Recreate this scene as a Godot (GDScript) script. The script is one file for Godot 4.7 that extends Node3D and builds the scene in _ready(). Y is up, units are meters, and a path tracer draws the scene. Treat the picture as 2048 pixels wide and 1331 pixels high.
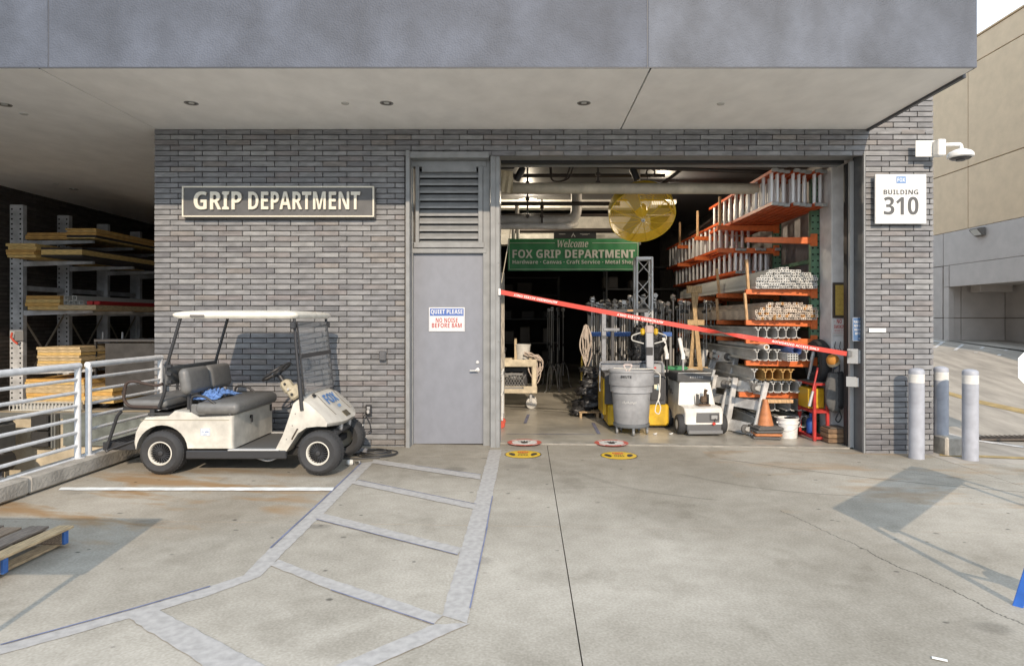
extends Node3D
# The camera stands at the origin's vertical, looks along -Z; d below is the distance along -Z in metres.
const FOC := 1290.0
const EYE := 1.62
const WALL := 8.16
var mats := {}
var noises := {}
var fonts := {}
var rng := RandomNumberGenerator.new()

func P(px: float, py: float, d: float) -> Vector3:
	return Vector3((px - 1054.0) / FOC * d, EYE - (py - 640.0) / FOC * d, -d)

func gy(x: float) -> float:
	return -0.014 * clampf(x, -12.0, 30.0)

func G(px: float, py: float, lift := 0.0) -> Vector3:
	var u := (px - 1054.0) / FOC
	var v := (py - 640.0) / FOC
	var d := (EYE - lift) / (v - 0.014 * u)
	return Vector3(u * d, gy(u * d) + lift, -d)

# ---------- nodes ----------
func thing(called: String, label: String, category: String, at := Vector3.ZERO, yaw := 0.0, group := "") -> Node3D:
	var o := Node3D.new()
	o.name = called
	add_child(o, true)
	o.position = at
	o.rotation.y = yaw
	tag(o, label, category, group)
	return o

func tag(o: Node, label: String, category := "", group := "", kind := "") -> void:
	if label: o.set_meta("label", label)
	if category: o.set_meta("category", category)
	if group: o.set_meta("group", group)
	if kind: o.set_meta("kind", kind)

func put(called: String, mesh: Mesh, m: Material, parent: Node, at := Vector3.ZERO, b := Basis()) -> MeshInstance3D:
	var mi := MeshInstance3D.new()
	mi.name = called
	mi.mesh = mesh
	mi.material_override = m
	parent.add_child(mi, true)
	mi.transform = Transform3D(b, at)
	return mi

func obj(called: String, st: SurfaceTool, m: Material, parent: Node = self) -> MeshInstance3D:
	st.generate_normals()
	return put(called, st.commit(), m, parent)

func mesh_of(st: SurfaceTool) -> Mesh:
	st.generate_normals()
	return st.commit()

func dup(o: Node3D, at: Vector3, yaw := 0.0, label := "") -> Node3D:
	var c: Node3D = o.duplicate()
	c.name = o.name
	add_child(c, true)
	c.position = at
	c.rotation.y = yaw
	if label: c.set_meta("label", label)
	return c

# ---------- shapes ----------
func nst() -> SurfaceTool:
	var st := SurfaceTool.new()
	st.begin(Mesh.PRIMITIVE_TRIANGLES)
	st.set_smooth_group(-1)
	return st

func tri(st: SurfaceTool, a: Vector3, b: Vector3, c: Vector3) -> void:
	st.add_vertex(a)
	st.add_vertex(c)
	st.add_vertex(b)

func quad(st: SurfaceTool, a: Vector3, b: Vector3, c: Vector3, d: Vector3) -> void:
	tri(st, a, b, c)
	tri(st, a, c, d)

func face(st: SurfaceTool, p: Array, cen: Vector3) -> void:
	var n: Vector3 = (p[1] - p[0]).cross(p[2] - p[0])
	var flip: bool = n.dot((p[0] + p[1] + p[2]) / 3.0 - cen) < 0.0
	for i in range(1, p.size() - 1):
		if flip: tri(st, p[0], p[i + 1], p[i])
		else: tri(st, p[0], p[i], p[i + 1])

func cpt(s: Vector3, k: int, h: Vector3, b: float) -> Vector3:
	var q := Vector3(h.x - b, h.y - b, h.z - b)
	q[k] = h[k]
	return Vector3(q.x * s.x, q.y * s.y, q.z * s.z)

func box(st: SurfaceTool, c: Vector3, s: Vector3, bev := 0.0, bas := Basis()) -> void:
	var h := s * 0.5
	var b := minf(bev, minf(h.x, minf(h.y, h.z)) * 0.9)
	st.set_smooth_group(-1)
	var xf := Transform3D(bas, c)
	for k in 3:
		var u := (k + 1) % 3
		var v := (k + 2) % 3
		for sg in [-1.0, 1.0]:
			var pts := []
			for uv in [[-1.0, -1.0], [1.0, -1.0], [1.0, 1.0], [-1.0, 1.0]]:
				var s3 := Vector3()
				s3[k] = sg
				s3[u] = uv[0]
				s3[v] = uv[1]
				pts.append(xf * cpt(s3, k, h, b))
			face(st, pts, c)
	if b <= 0.0: return
	for k in 3:
		var u := (k + 1) % 3
		var v := (k + 2) % 3
		for su in [-1.0, 1.0]:
			for sv in [-1.0, 1.0]:
				var a := Vector3()
				a[u] = su
				a[v] = sv
				var a2 := a
				a[k] = -1.0
				a2[k] = 1.0
				face(st, [xf * cpt(a, u, h, b), xf * cpt(a2, u, h, b), xf * cpt(a2, v, h, b), xf * cpt(a, v, h, b)], c)
	for sx in [-1.0, 1.0]:
		for sy in [-1.0, 1.0]:
			for sz in [-1.0, 1.0]:
				var s3 := Vector3(sx, sy, sz)
				face(st, [xf * cpt(s3, 0, h, b), xf * cpt(s3, 1, h, b), xf * cpt(s3, 2, h, b)], c)

func bx(called: String, c: Vector3, s: Vector3, m: Material, parent: Node, bev := 0.0, bas := Basis()) -> MeshInstance3D:
	var st := nst()
	box(st, c, s, bev, bas)
	return obj(called, st, m, parent)

# a bar of rectangular section from a to b; w across (horizontal), t the other way
# a soft cushion: box with wide round edges and smooth shading
func cushion(called: String, c: Vector3, s: Vector3, r: float, m: Material, parent: Node, bas := Basis(), puff := 0.0) -> MeshInstance3D:
	var st := nst()
	st.set_smooth_group(2)
	var nu := 32
	var nv := 16
	var h := s * .5
	r = minf(r, minf(h.x, minf(h.y, h.z)))
	var rows := []
	for j in nv:
		var row := []
		var th := PI * (j + .5) / nv
		for i in nu:
			var ph := TAU * (i + .5) / nu
			var n := Vector3(sin(th) * cos(ph), cos(th), sin(th) * sin(ph))
			var q := Vector3(signf(n.x) * (h.x - r), signf(n.y) * (h.y - r), signf(n.z) * (h.z - r)) + n * r
			row.append(c + bas * (q + n * puff))
		rows.append(row)
	for j in nv - 1:
		for i in nu:
			var i2 := (i + 1) % nu
			quad(st, rows[j][i], rows[j][i2], rows[j + 1][i2], rows[j + 1][i])
	for e in [0, nv - 1]:
		var cc := Vector3()
		for q in rows[e]: cc += q
		cc /= nu
		for i in nu:
			if e == 0: tri(st, cc, rows[e][(i + 1) % nu], rows[e][i])
			else: tri(st, cc, rows[e][i], rows[e][(i + 1) % nu])
	st.set_smooth_group(-1)
	return obj(called, st, m, parent)

func ordinal(i: int) -> String:
	return ["first", "second", "third", "fourth", "fifth", "sixth", "seventh", "eighth", "ninth", "tenth"][i]

func bar(st: SurfaceTool, a: Vector3, b: Vector3, w: float, t: float, bev := 0.0, up := Vector3.UP) -> void:
	var z := (b - a).normalized()
	if absf(z.dot(up)) > 0.97: up = Vector3.BACK if absf(z.z) < 0.9 else Vector3.RIGHT
	var x := up.cross(z).normalized()
	var y := z.cross(x)
	box(st, (a + b) * 0.5, Vector3(w, t, a.distance_to(b)), bev, Basis(x, y, z))

func bend(pts: Array, rad: float, n := 4) -> Array:
	var out := [pts[0]]
	for i in range(1, pts.size() - 1):
		var a: Vector3 = (pts[i - 1] - pts[i])
		var b: Vector3 = (pts[i + 1] - pts[i])
		var r := minf(rad, minf(a.length(), b.length()) * 0.45)
		var s: Vector3 = pts[i] + a.normalized() * r
		var e: Vector3 = pts[i] + b.normalized() * r
		for j in n + 1:
			var t := float(j) / n
			out.append(s.lerp(pts[i], t).lerp(pts[i].lerp(e, t), t))
	out.append(pts[-1])
	return out

func tube(st: SurfaceTool, pts: Array, r, n := 8, closed := false) -> void:
	var m := pts.size()
	var rings := []
	var t0: Vector3 = (pts[1] - pts[0]).normalized()
	var nrm := t0.cross(Vector3.RIGHT if absf(t0.y) > 0.9 else Vector3.UP).normalized()
	for i in m:
		var t: Vector3
		if closed: t = (pts[(i + 1) % m] - pts[(i - 1 + m) % m]).normalized()
		elif i == 0: t = t0
		elif i == m - 1: t = (pts[i] - pts[i - 1]).normalized()
		else: t = (pts[i + 1] - pts[i - 1]).normalized()
		nrm = (nrm - t * nrm.dot(t)).normalized()
		var bn := t.cross(nrm)
		var rr: float = r[i] if r is Array else r
		var ring := []
		for k in n:
			var a := TAU * k / n
			ring.append(pts[i] + (nrm * cos(a) + bn * sin(a)) * rr)
		rings.append(ring)
	st.set_smooth_group(1)
	for i in (m if closed else m - 1):
		var A: Array = rings[i]
		var B: Array = rings[(i + 1) % m]
		for k in n:
			var k2 := (k + 1) % n
			quad(st, A[k], A[k2], B[k2], B[k])
	st.set_smooth_group(-1)
	if not closed:
		for k in range(1, n - 1):
			tri(st, rings[0][0], rings[0][k + 1], rings[0][k])
			tri(st, rings[m - 1][0], rings[m - 1][k], rings[m - 1][k + 1])

func tb(called: String, pts: Array, r, m: Material, parent: Node, n := 8, closed := false) -> MeshInstance3D:
	var st := nst()
	tube(st, pts, r, n, closed)
	return obj(called, st, m, parent)

# profile: Vector2(radius, height) going up the outside
func lathe(st: SurfaceTool, prof: Array, n := 20, xf := Transform3D()) -> void:
	var g := 2
	for i in prof.size() - 1:
		var a: Vector2 = prof[i]
		var b: Vector2 = prof[i + 1]
		if i > 0:
			var p: Vector2 = prof[i - 1]
			if absf((a - p).angle_to(b - a)) > 0.7: g += 1
		st.set_smooth_group(g)
		for k in n:
			var t0 := TAU * k / n
			var t1 := TAU * (k + 1) / n
			var a0 := xf * Vector3(a.x * cos(t0), a.y, a.x * sin(t0))
			var a1 := xf * Vector3(a.x * cos(t1), a.y, a.x * sin(t1))
			var b0 := xf * Vector3(b.x * cos(t0), b.y, b.x * sin(t0))
			var b1 := xf * Vector3(b.x * cos(t1), b.y, b.x * sin(t1))
			if a.x > 1e-5: tri(st, a0, b1, a1) if false else tri(st, a0, b0, a1)
			if b.x > 1e-5: tri(st, a1, b0, b1)
	st.set_smooth_group(-1)

func lt(called: String, prof: Array, m: Material, parent: Node, n := 20, xf := Transform3D()) -> MeshInstance3D:
	var st := nst()
	lathe(st, prof, n, xf)
	return obj(called, st, m, parent)

# polygon in the xy plane of xf, from z0 to z1 along its z
func prism(st: SurfaceTool, poly: Array, z0: float, z1: float, xf := Transform3D(), smooth := false) -> void:
	var p := PackedVector2Array(poly)
	if Geometry2D.is_polygon_clockwise(p): p.reverse()
	var lo := minf(z0, z1)
	var hi := maxf(z0, z1)
	var idx := Geometry2D.triangulate_polygon(p)
	st.set_smooth_group(-1)
	for i in range(0, idx.size(), 3):
		var a := p[idx[i]]
		var b := p[idx[i + 1]]
		var c := p[idx[i + 2]]
		if (b - a).cross(c - a) < 0.0:
			var t := b
			b = c
			c = t
		tri(st, xf * Vector3(a.x, a.y, hi), xf * Vector3(b.x, b.y, hi), xf * Vector3(c.x, c.y, hi))
		tri(st, xf * Vector3(a.x, a.y, lo), xf * Vector3(c.x, c.y, lo), xf * Vector3(b.x, b.y, lo))
	if smooth: st.set_smooth_group(7)
	for i in p.size():
		var a := p[i]
		var b := p[(i + 1) % p.size()]
		quad(st, xf * Vector3(a.x, a.y, lo), xf * Vector3(b.x, b.y, lo), xf * Vector3(b.x, b.y, hi), xf * Vector3(a.x, a.y, hi))
	st.set_smooth_group(-1)

func pr(called: String, poly: Array, z0: float, z1: float, m: Material, parent: Node, xf := Transform3D()) -> MeshInstance3D:
	var st := nst()
	prism(st, poly, z0, z1, xf)
	return obj(called, st, m, parent)

# skin over equal-length closed rings
func loft(st: SurfaceTool, rings: Array, smooth := true) -> void:
	var n: int = rings[0].size()
	if smooth: st.set_smooth_group(3)
	for i in rings.size() - 1:
		for k in n:
			var k2 := (k + 1) % n
			quad(st, rings[i][k], rings[i][k2], rings[i + 1][k2], rings[i + 1][k])
	st.set_smooth_group(-1)
	for e in [0, rings.size() - 1]:
		var c := Vector3()
		for q in rings[e]: c += q
		c /= n
		for k in n:
			if e == 0: tri(st, c, rings[e][(k + 1) % n], rings[e][k])
			else: tri(st, c, rings[e][k], rings[e][(k + 1) % n])

# flat sheet lying on the ground from picture-traced outline points already in the world
func sheet(st: SurfaceTool, pts: Array) -> void:
	var p := PackedVector2Array()
	for q in pts: p.append(Vector2(q.x, q.z))
	var idx := Geometry2D.triangulate_polygon(p)
	st.set_smooth_group(-1)
	for i in range(0, idx.size(), 3):
		var a: Vector3 = pts[idx[i]]
		var b: Vector3 = pts[idx[i + 1]]
		var c: Vector3 = pts[idx[i + 2]]
		if (b - a).cross(c - a).y < 0.0: tri(st, a, c, b)
		else: tri(st, a, b, c)

func font(called: String, weight := 400) -> Font:
	var key := called + str(weight)
	if not fonts.has(key):
		var f := SystemFont.new()
		f.font_names = PackedStringArray([called])
		f.font_weight = weight
		fonts[key] = f
	return fonts[key]

# lettering fitted to w by h (h = 0 keeps the proportions), its centre at xf's origin, in xf's xy plane
func text(parent: Node, s: String, f: Font, w: float, h: float, dep: float, xf: Transform3D, m: Material, called := "lettering", grow := 0.0) -> MeshInstance3D:
	var tm := TextMesh.new()
	tm.text = s
	tm.font = f
	tm.font_size = 64
	tm.pixel_size = 0.01
	tm.curve_step = 1.0
	tm.depth = 0.05
	var ab := tm.get_aabb()
	var sx := w / ab.size.x
	var sy := h / ab.size.y if h > 0.0 else sx
	if w <= 0.0: sx = sy
	var sc := Vector3(sx, sy, dep / 0.05)
	var c := ab.get_center()
	var mi := put(called, tm, m, parent)
	mi.transform = xf * Transform3D(Basis.from_scale(sc), Vector3(-c.x * sx, -c.y * sy, 0))
	return mi

func XF(at: Vector3, b := Basis()) -> Transform3D:
	return Transform3D(b, at)

func yaw(a: float) -> Basis:
	return Basis(Vector3.UP, a)

# ---------- materials ----------
func noise_tex(kind: String) -> Texture2D:
	if noises.has(kind): return noises[kind]
	var n := FastNoiseLite.new()
	n.seed = hash(kind) % 1000
	var lo := 0.72
	var bumps := false
	match kind:
		"mottle":
			n.frequency = 0.012
			n.fractal_octaves = 5
			lo = 0.86
		"faint":
			n.frequency = 0.014
			n.fractal_octaves = 6
			n.fractal_gain = 0.6
			lo = 0.93
		"stain":
			n.frequency = 0.006
			n.fractal_octaves = 6
			n.fractal_gain = 0.6
			lo = 0.74
		"grain":
			n.frequency = 0.16
			n.fractal_octaves = 3
			lo = 0.82
		"wood":
			n.frequency = 0.02
			n.fractal_octaves = 4
			lo = 0.62
		"bump":
			n.frequency = 0.05
			n.fractal_octaves = 4
			bumps = true
		"finebump":
			n.frequency = 0.2
			n.fractal_octaves = 3
			bumps = true
		"creases":
			n.noise_type = FastNoiseLite.TYPE_CELLULAR
			n.cellular_return_type = FastNoiseLite.RETURN_DISTANCE
			n.frequency = 0.02
			bumps = true
	var t := NoiseTexture2D.new()
	t.width = 512
	t.height = 512
	t.seamless = true
	t.noise = n
	if bumps:
		t.as_normal_map = true
		t.bump_strength = 6.0
	else:
		var g := Gradient.new()
		g.set_color(0, Color(lo, lo, lo))
		g.set_color(1, Color(1, 1, 1))
		t.color_ramp = g
	noises[kind] = t
	return t

# c: real-world (linear) base colour
func mat(c: Color, rough := 0.6, metal := 0.0, kind := "", scale := Vector3.ONE, bump := "", bumpk := 0.3, world := false) -> StandardMaterial3D:
	var key := [c, rough, metal, kind, scale, bump, bumpk, world]
	if mats.has(key): return mats[key]
	var m := StandardMaterial3D.new()
	# the grey pattern darkens what it multiplies; lift the colour so that the mean stays what was asked for
	var k: float = {"faint": .93, "mottle": .86, "stain": .74, "grain": .80, "wood": .62}.get(kind, 1.0)
	c = Color(minf(c.r / k, .97), minf(c.g / k, .97), minf(c.b / k, .97))
	m.albedo_color = c.linear_to_srgb()
	m.roughness = rough
	m.metallic = metal
	if kind:
		m.albedo_texture = noise_tex(kind)
	if bump:
		m.normal_enabled = true
		m.normal_texture = noise_tex(bump)
		m.normal_scale = bumpk
	if kind or bump:
		m.uv1_triplanar = true
		m.uv1_world_triplanar = world
		m.uv1_scale = scale
	mats[key] = m
	return m

func C(r: float, g: float, b: float) -> Color:
	return Color(r, g, b)

var concrete: StandardMaterial3D
var steel_door: StandardMaterial3D
var frame_paint: StandardMaterial3D
var galv: StandardMaterial3D
var alum: StandardMaterial3D
var black_paint: StandardMaterial3D
var rubber: StandardMaterial3D
var white_paint: StandardMaterial3D
var orange_paint: StandardMaterial3D
var plastic_black: StandardMaterial3D

func _ready() -> void:
	rng.seed = 310
	# ----- camera -----
	var cam := Camera3D.new()
	cam.name = "camera"
	add_child(cam)
	cam.position = Vector3(0, EYE, 0)
	cam.projection = Camera3D.PROJECTION_FRUSTUM
	cam.near = 0.05
	cam.far = 400.0
	cam.size = 2.0 * cam.near * 665.5 / FOC
	cam.frustum_offset = Vector2(cam.near * (1024.0 - 1054.0) / FOC, -cam.near * (665.5 - 640.0) / FOC)
	cam.current = true
	# ----- sky -----
	var env := Environment.new()
	var sm := ProceduralSkyMaterial.new()
	sm.sky_top_color = Color(0.78, 0.84, 0.91)
	sm.sky_horizon_color = Color(0.90, 0.925, 0.95)
	sm.sky_curve = 0.12
	sm.ground_bottom_color = Color(0.45, 0.44, 0.42)
	sm.ground_horizon_color = Color(0.72, 0.72, 0.72)
	sm.sky_energy_multiplier = 1.5
	var sk := Sky.new()
	sk.sky_material = sm
	env.background_mode = Environment.BG_SKY
	env.sky = sk
	env.tonemap_mode = Environment.TONE_MAPPER_LINEAR
	env.tonemap_exposure = 0.94
	env.sdfgi_enabled = true
	env.ssao_enabled = true
	env.ssil_enabled = true
	var we := WorldEnvironment.new()
	we.name = "world_environment"
	we.environment = env
	add_child(we)
	# ----- sun: behind the photographer, a little to the right -----
	var sun := DirectionalLight3D.new()
	sun.name = "sun"
	add_child(sun)
	sun.look_at_from_position(Vector3.ZERO, Vector3(-0.13, -0.49, -1.0))
	sun.light_energy = 1.35
	sun.light_color = Color(1.0, 0.92, 0.82)
	sun.light_angular_distance = 0.5
	sun.shadow_enabled = true

	make_materials()
	build_ground()
	build_building()
	build_bricks()
	build_door_unit()
	build_garage()
	build_dock()
	build_room()
	build_facade_things()
	build_cart()
	build_rail()
	build_racks()
	build_room_things()
	build_small_things()

func make_materials() -> void:
	steel_door = mat(C(.195, .205, .235), .45, 0.0, "faint", Vector3(.8, .5, .8), "", .03)
	frame_paint = mat(C(.22, .225, .225), .5, 0.0, "mottle", Vector3.ONE * .7, "bump", .06)
	galv = mat(C(.40, .40, .395), .42, .15, "grain", Vector3.ONE * 1.3)
	alum = mat(C(.55, .55, .54), .36, .3, "grain", Vector3.ONE * 2.0)
	black_paint = mat(C(.022, .022, .024), .5, 0.0, "mottle", Vector3.ONE * 2.0)
	rubber = mat(C(.035, .035, .036), .8, 0.0, "mottle", Vector3.ONE * 3.0, "finebump", .2)
	white_paint = mat(C(.74, .74, .72), .4, 0.0, "mottle", Vector3.ONE * 1.5)
	orange_paint = mat(C(.62, .14, .03), .45, 0.0, "mottle", Vector3.ONE * 2.0)
	plastic_black = mat(C(.03, .03, .032), .42, 0.0, "grain", Vector3.ONE * 2.0)

# ---------- the ground ----------
func ground_texture() -> ImageTexture:
	var N := 2048
	var f := FastNoiseLite.new()
	f.seed = 5
	f.frequency = 0.0022
	f.fractal_octaves = 5
	f.fractal_gain = 0.58
	var a := f.get_image(N, N).get_data()
	f.seed = 9
	f.frequency = 0.035
	f.fractal_octaves = 4
	var b := f.get_image(N, N).get_data()
	f.seed = 12
	f.frequency = 0.4
	f.fractal_octaves = 2
	var c := f.get_image(N, N).get_data()
	f.seed = 21
	f.frequency = 0.013
	f.fractal_octaves = 5
	f.fractal_gain = 0.6
	var si := f.get_image(620, N)
	si.resize(N, N, Image.INTERPOLATE_CUBIC)
	var s := si.get_data()
	var out := PackedByteArray()
	out.resize(N * N * 3)
	# rust lies in front of and under the cart
	for y in N:
		var d := 16.0 * y / N
		for x in N:
			var i := y * N + x
			var X := -6.0 + 16.0 * x / N
			var v := 150.0 + (a[i] - 128) * 0.17 + (b[i] - 128) * 0.05 + (c[i] - 128) * 0.13
			var r := v + 5.0
			var g := v - 1.0
			var bl := v - 13.0
			if X < 0.0 and d > 3.2:
				var ex := (X + 3.4) / 1.7
				var ed := (d - 5.7) / 1.35
				var k := 1.0 - ex * ex - ed * ed
				if k > 0.0:
					# streaks drift towards the camera on the left
					var y2 := clampi(y + int((x - 400) * 0.22), 0, N - 1)
					var w := clampf((s[y2 * N + x] - 128) / 62.0, 0.0, 1.0) * minf(1.0, k * 1.8) * 0.72 + minf(k, .6) * .14
					r = lerpf(r, 148.0, w)
					g = lerpf(g, 116.0, w)
					bl = lerpf(bl, 80.0, w)
			elif X > 2.2 and d > 5.5 and d < 8.2:
				var w2 := clampf((s[i] - 148) / 70.0, 0.0, 1.0) * 0.35
				r = lerpf(r, 150.0, w2)
				g = lerpf(g, 118.0, w2)
				bl = lerpf(bl, 84.0, w2)
			# damp and dirt patches
			var dk := clampf((a[(i * 3 + 911) % (N * N)] - 172) / 40.0, 0.0, 1.0) * 10.0
			out[i * 3] = clampi(int(r - dk), 0, 255)
			out[i * 3 + 1] = clampi(int(g - dk), 0, 255)
			out[i * 3 + 2] = clampi(int(bl - dk), 0, 255)
	# round dark spots, drips and chewing gum
	var rg := RandomNumberGenerator.new()
	rg.seed = 77
	for k in 260:
		var cx := rg.randi_range(100, N - 100)
		var cy := rg.randi_range(300, 1050)
		var rad := rg.randf_range(1.0, 3.4) if k > 14 else rg.randf_range(7.0, 22.0)
		var dark := rg.randf_range(.55, .85) if k > 14 else rg.randf_range(.86, .94)
		var asp := rg.randf_range(.5, 1.0)
		for yy in range(int(-rad) - 1, int(rad) + 2):
			for xx in range(int(-rad) - 1, int(rad) + 2):
				var q := sqrt(xx * xx + yy * yy / asp / asp) / rad
				if q < 1.0:
					var kk := lerpf(1.0, dark, minf(1.0, (1.0 - q) * 2.5))
					var j := ((cy + yy) * N + cx + xx) * 3
					for ch in 3: out[j + ch] = int(out[j + ch] * kk)
	# cracks and tyre marks: wandering lines
	var lines := [[2.45, 4.6, 2.75, 3.3, 1, .55], [2.2, 5.6, 2.45, 4.6, 1, .7], [-1.6, 5.9, 1.0, 6.3, 1, .88], [4.2, 7.1, 6.5, 5.8, 1, .7], [2.3, 7.7, 5.3, 6.2, 5, .86], [1.6, 6.9, 3.1, 6.1, 12, .965], [0.5, 6.9, 1.7, 5.9, 12, .97]]
	for l in lines:
		var p := Vector2(l[0], l[1])
		var e := Vector2(l[2], l[3])
		var steps := int(p.distance_to(e) / 0.006)
		var off := 0.0
		var nrm := (e - p).orthogonal().normalized()
		for t in steps:
			off += rg.randf_range(-.005, .005) if l[4] < 4 else 0.0
			off *= .995
			var bow := 0.18 * sin(PI * t / steps) if l[4] > 4 else 0.0
			var q := p.lerp(e, float(t) / steps) + nrm * (off + bow)
			var x0 := int((q.x + 6.0) / 16.0 * N)
			var y0 := int(q.y / 16.0 * N)
			for wx in range(0, l[4]):
				var j := (y0 * N + x0 + wx) * 3
				if j > 0 and j + 2 < out.size():
					for ch in 3: out[j + ch] = int(out[j + ch] * l[5])
	return ImageTexture.create_from_image(Image.create_from_data(N, N, false, Image.FORMAT_RGB8, out))

func slab(st: SurfaceTool, x0: float, x1: float, d0: float, d1: float, lift := 0.0) -> void:
	var nx := maxi(1, int((x1 - x0) / 4.0))
	for i in nx:
		var a := lerpf(x0, x1, float(i) / nx)
		var b := lerpf(x0, x1, float(i + 1) / nx)
		var q := [[a, d0], [b, d0], [b, d1], [a, d1]]
		for k in [0, 2, 1, 0, 3, 2]:
			st.set_uv(Vector2((q[k][0] + 6.0) / 16.0, q[k][1] / 16.0))
			st.add_vertex(Vector3(q[k][0], gy(q[k][0]) + lift, -q[k][1]))
	# edges that show in the joints
	for e in [[x0, d0, x1, d0], [x1, d0, x1, d1], [x1, d1, x0, d1], [x0, d1, x0, d0]]:
		var a := Vector3(e[0], gy(e[0]) + lift, -e[1])
		var b := Vector3(e[2], gy(e[2]) + lift, -e[3])
		st.set_uv(Vector2((e[0] + 6.0) / 16.0, e[1] / 16.0))
		quad(st, a, b, b - Vector3(0, .05, 0), a - Vector3(0, .05, 0))

func build_ground() -> void:
	concrete = StandardMaterial3D.new()
	concrete.albedo_texture = ground_texture()
	concrete.roughness = 0.9
	concrete.metallic_specular = 0.3
	concrete.normal_enabled = true
	var ng := Node3D.new()
	ng.name = "ground"
	add_child(ng)
	ng.set_meta("kind", "structure")
	var cn: StandardMaterial3D = concrete
	cn.normal_enabled = false
	var base := mat(C(.10, .095, .085), .95, 0.0, "mottle", Vector3.ONE * .5)
	# the sheet underneath reaches the horizon; the loading pit on the left is cut out
	var st := nst()
	for r in [[-4.64, 30.0, -300.0, 8.3], [30.0, 300.0, -300.0, 300.0], [-12.0, -4.64, -300.0, -3.0], [-300.0, -12.0, -300.0, 300.0], [-12.0, -9.6, -3.0, 300.0], [-9.6, 30.0, 18.4, 300.0], [5.1, 30.0, 8.3, 18.4]]:
		quad(st, Vector3(r[0], gy(r[0]) - .06, -r[2]), Vector3(r[1], gy(r[1]) - .06, -r[2]), Vector3(r[1], gy(r[1]) - .06, -r[3]), Vector3(r[0], gy(r[0]) - .06, -r[3]))
	obj("sheet", st, base, ng)
	# slabs between saw-cut joints
	var xs := [-4.5, 0.262, 5.05, 9.9]
	var ds := [.2, 2.35, 5.075, 7.62, 8.42]
	var g := 0.0035
	for i in 3:
		for j in 4:
			if i == 2 and j == 3: continue
			var s := nst()
			slab(s, xs[i] + g, xs[i + 1] - g, ds[j] + (.002 if j == 2 else .003), ds[j + 1] - (.002 if j == 1 else .003))
			obj("slab", s, concrete, ng)
	var far := mat(C(.33, .315, .28), .85, 0.0, "mottle", Vector3.ONE * .15, "", .3, true)
	st = nst()
	slab(st, -4.5, 60.0, -80.0, .19)
	slab(st, -40.0, -4.7, -80.0, -3.0)
	slab(st, 9.91, 40.0, .2, 9.19)
	obj("outer_slab", st, far, ng)
	build_markings(ng)

func mark(called: String, outline: Array, m: Material, parent: Node, lift: float) -> void:
	var st := nst()
	var w := []
	for i in outline.size():
		var a := G(outline[i][0], outline[i][1], lift)
		var j := (i + 1) % outline.size()
		var b := G(outline[j][0], outline[j][1], lift)
		w.append(a)
		# worn, slightly ragged edges
		var n := int(a.distance_to(b) / .045)
		for k in range(1, n):
			var p := a.lerp(b, float(k) / n) + Vector3(rng.randf_range(-.005, .005), 0, rng.randf_range(-.005, .005))
			w.append(p)
	sheet(st, w)
	obj(called, st, m, parent)

func stripe(called: String, a: Array, b: Array, width: float, m: Material, parent: Node, lift: float) -> void:
	var p := G(a[0], a[1], lift)
	var q := G(b[0], b[1], lift)
	var n := Vector3(-(q - p).z, 0, (q - p).x).normalized() * width * .5
	var st := nst()
	sheet(st, [p + n, q + n, q - n, p - n])
	obj(called, st, m, parent)

func build_markings(ng: Node3D) -> void:
	var tape := mat(C(.385, .37, .35), .85, 0.0, "mottle", Vector3.ONE * 2.2, "", .3, true)
	var blue := mat(C(.17, .19, .28), .75, 0.0, "stain", Vector3.ONE * 1.4, "", .3, true)
	var white := mat(C(.72, .72, .69), .7, 0.0, "mottle", Vector3.ONE * .8, "", .3, true)
	for q in [tape, blue, white]: q.metallic_specular = 0.15
	mark("painted_stripe", [[979, 899], [1003, 899], [985, 991], [934, 1246], [884, 1230], [953, 991]], tape, ng, .003)
	mark("painted_stripe", [[722, 925], [748, 922], [655, 1018], [566, 1105], [520, 1152], [420, 1189], [316, 1220], [0, 1308], [-300, 1385], [-300, 1360], [0, 1288], [264, 1216], [420, 1171], [487, 1150], [540, 1095], [640, 1003]], tape, ng, .003)
	mark("painted_stripe", [[748, 918], [962, 948], [961, 958], [741, 925]], tape, ng, .0055)
	mark("painted_stripe", [[716, 959], [953, 1007], [947, 1017], [702, 966]], tape, ng, .0055)
	mark("painted_stripe", [[646, 1026], [923, 1095], [915, 1108], [632, 1037]], tape, ng, .0055)
	mark("painted_stripe", [[556, 1118], [640, 1150], [886, 1230], [868, 1247], [661, 1178], [541, 1130]], tape, ng, .0055)
	mark("painted_stripe", [[318, 1219], [420, 1273], [530, 1331], [640, 1392], [520, 1400], [390, 1320], [258, 1236]], tape, ng, .0055)
	mark("painted_stripe", [[870, 1247], [940, 1246], [746, 1331], [560, 1410], [480, 1410], [668, 1331]], tape, ng, .0055)
	for l in [[722, 925, 640, 1003], [640, 1003, 540, 1095], [420, 1171, 264, 1216], [264, 1216, 0, 1288]]:
		stripe("tape_edge", [l[0], l[1]], [l[2], l[3]], .014, blue, ng, .008)
	for l in [[830, 930, 962, 948], [716, 959, 953, 1007], [632, 1037, 915, 1108], [661, 1178, 868, 1247], [985, 991, 972, 1060], [975, 1050, 940, 1215]]:
		stripe("tape_edge", [l[0], l[1]], [l[2], l[3]], .009, blue, ng, .008)
	mark("parking_line", [[122, 974], [668, 974], [664, 980.5], [116, 979.5]], white, ng, .008)

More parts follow.
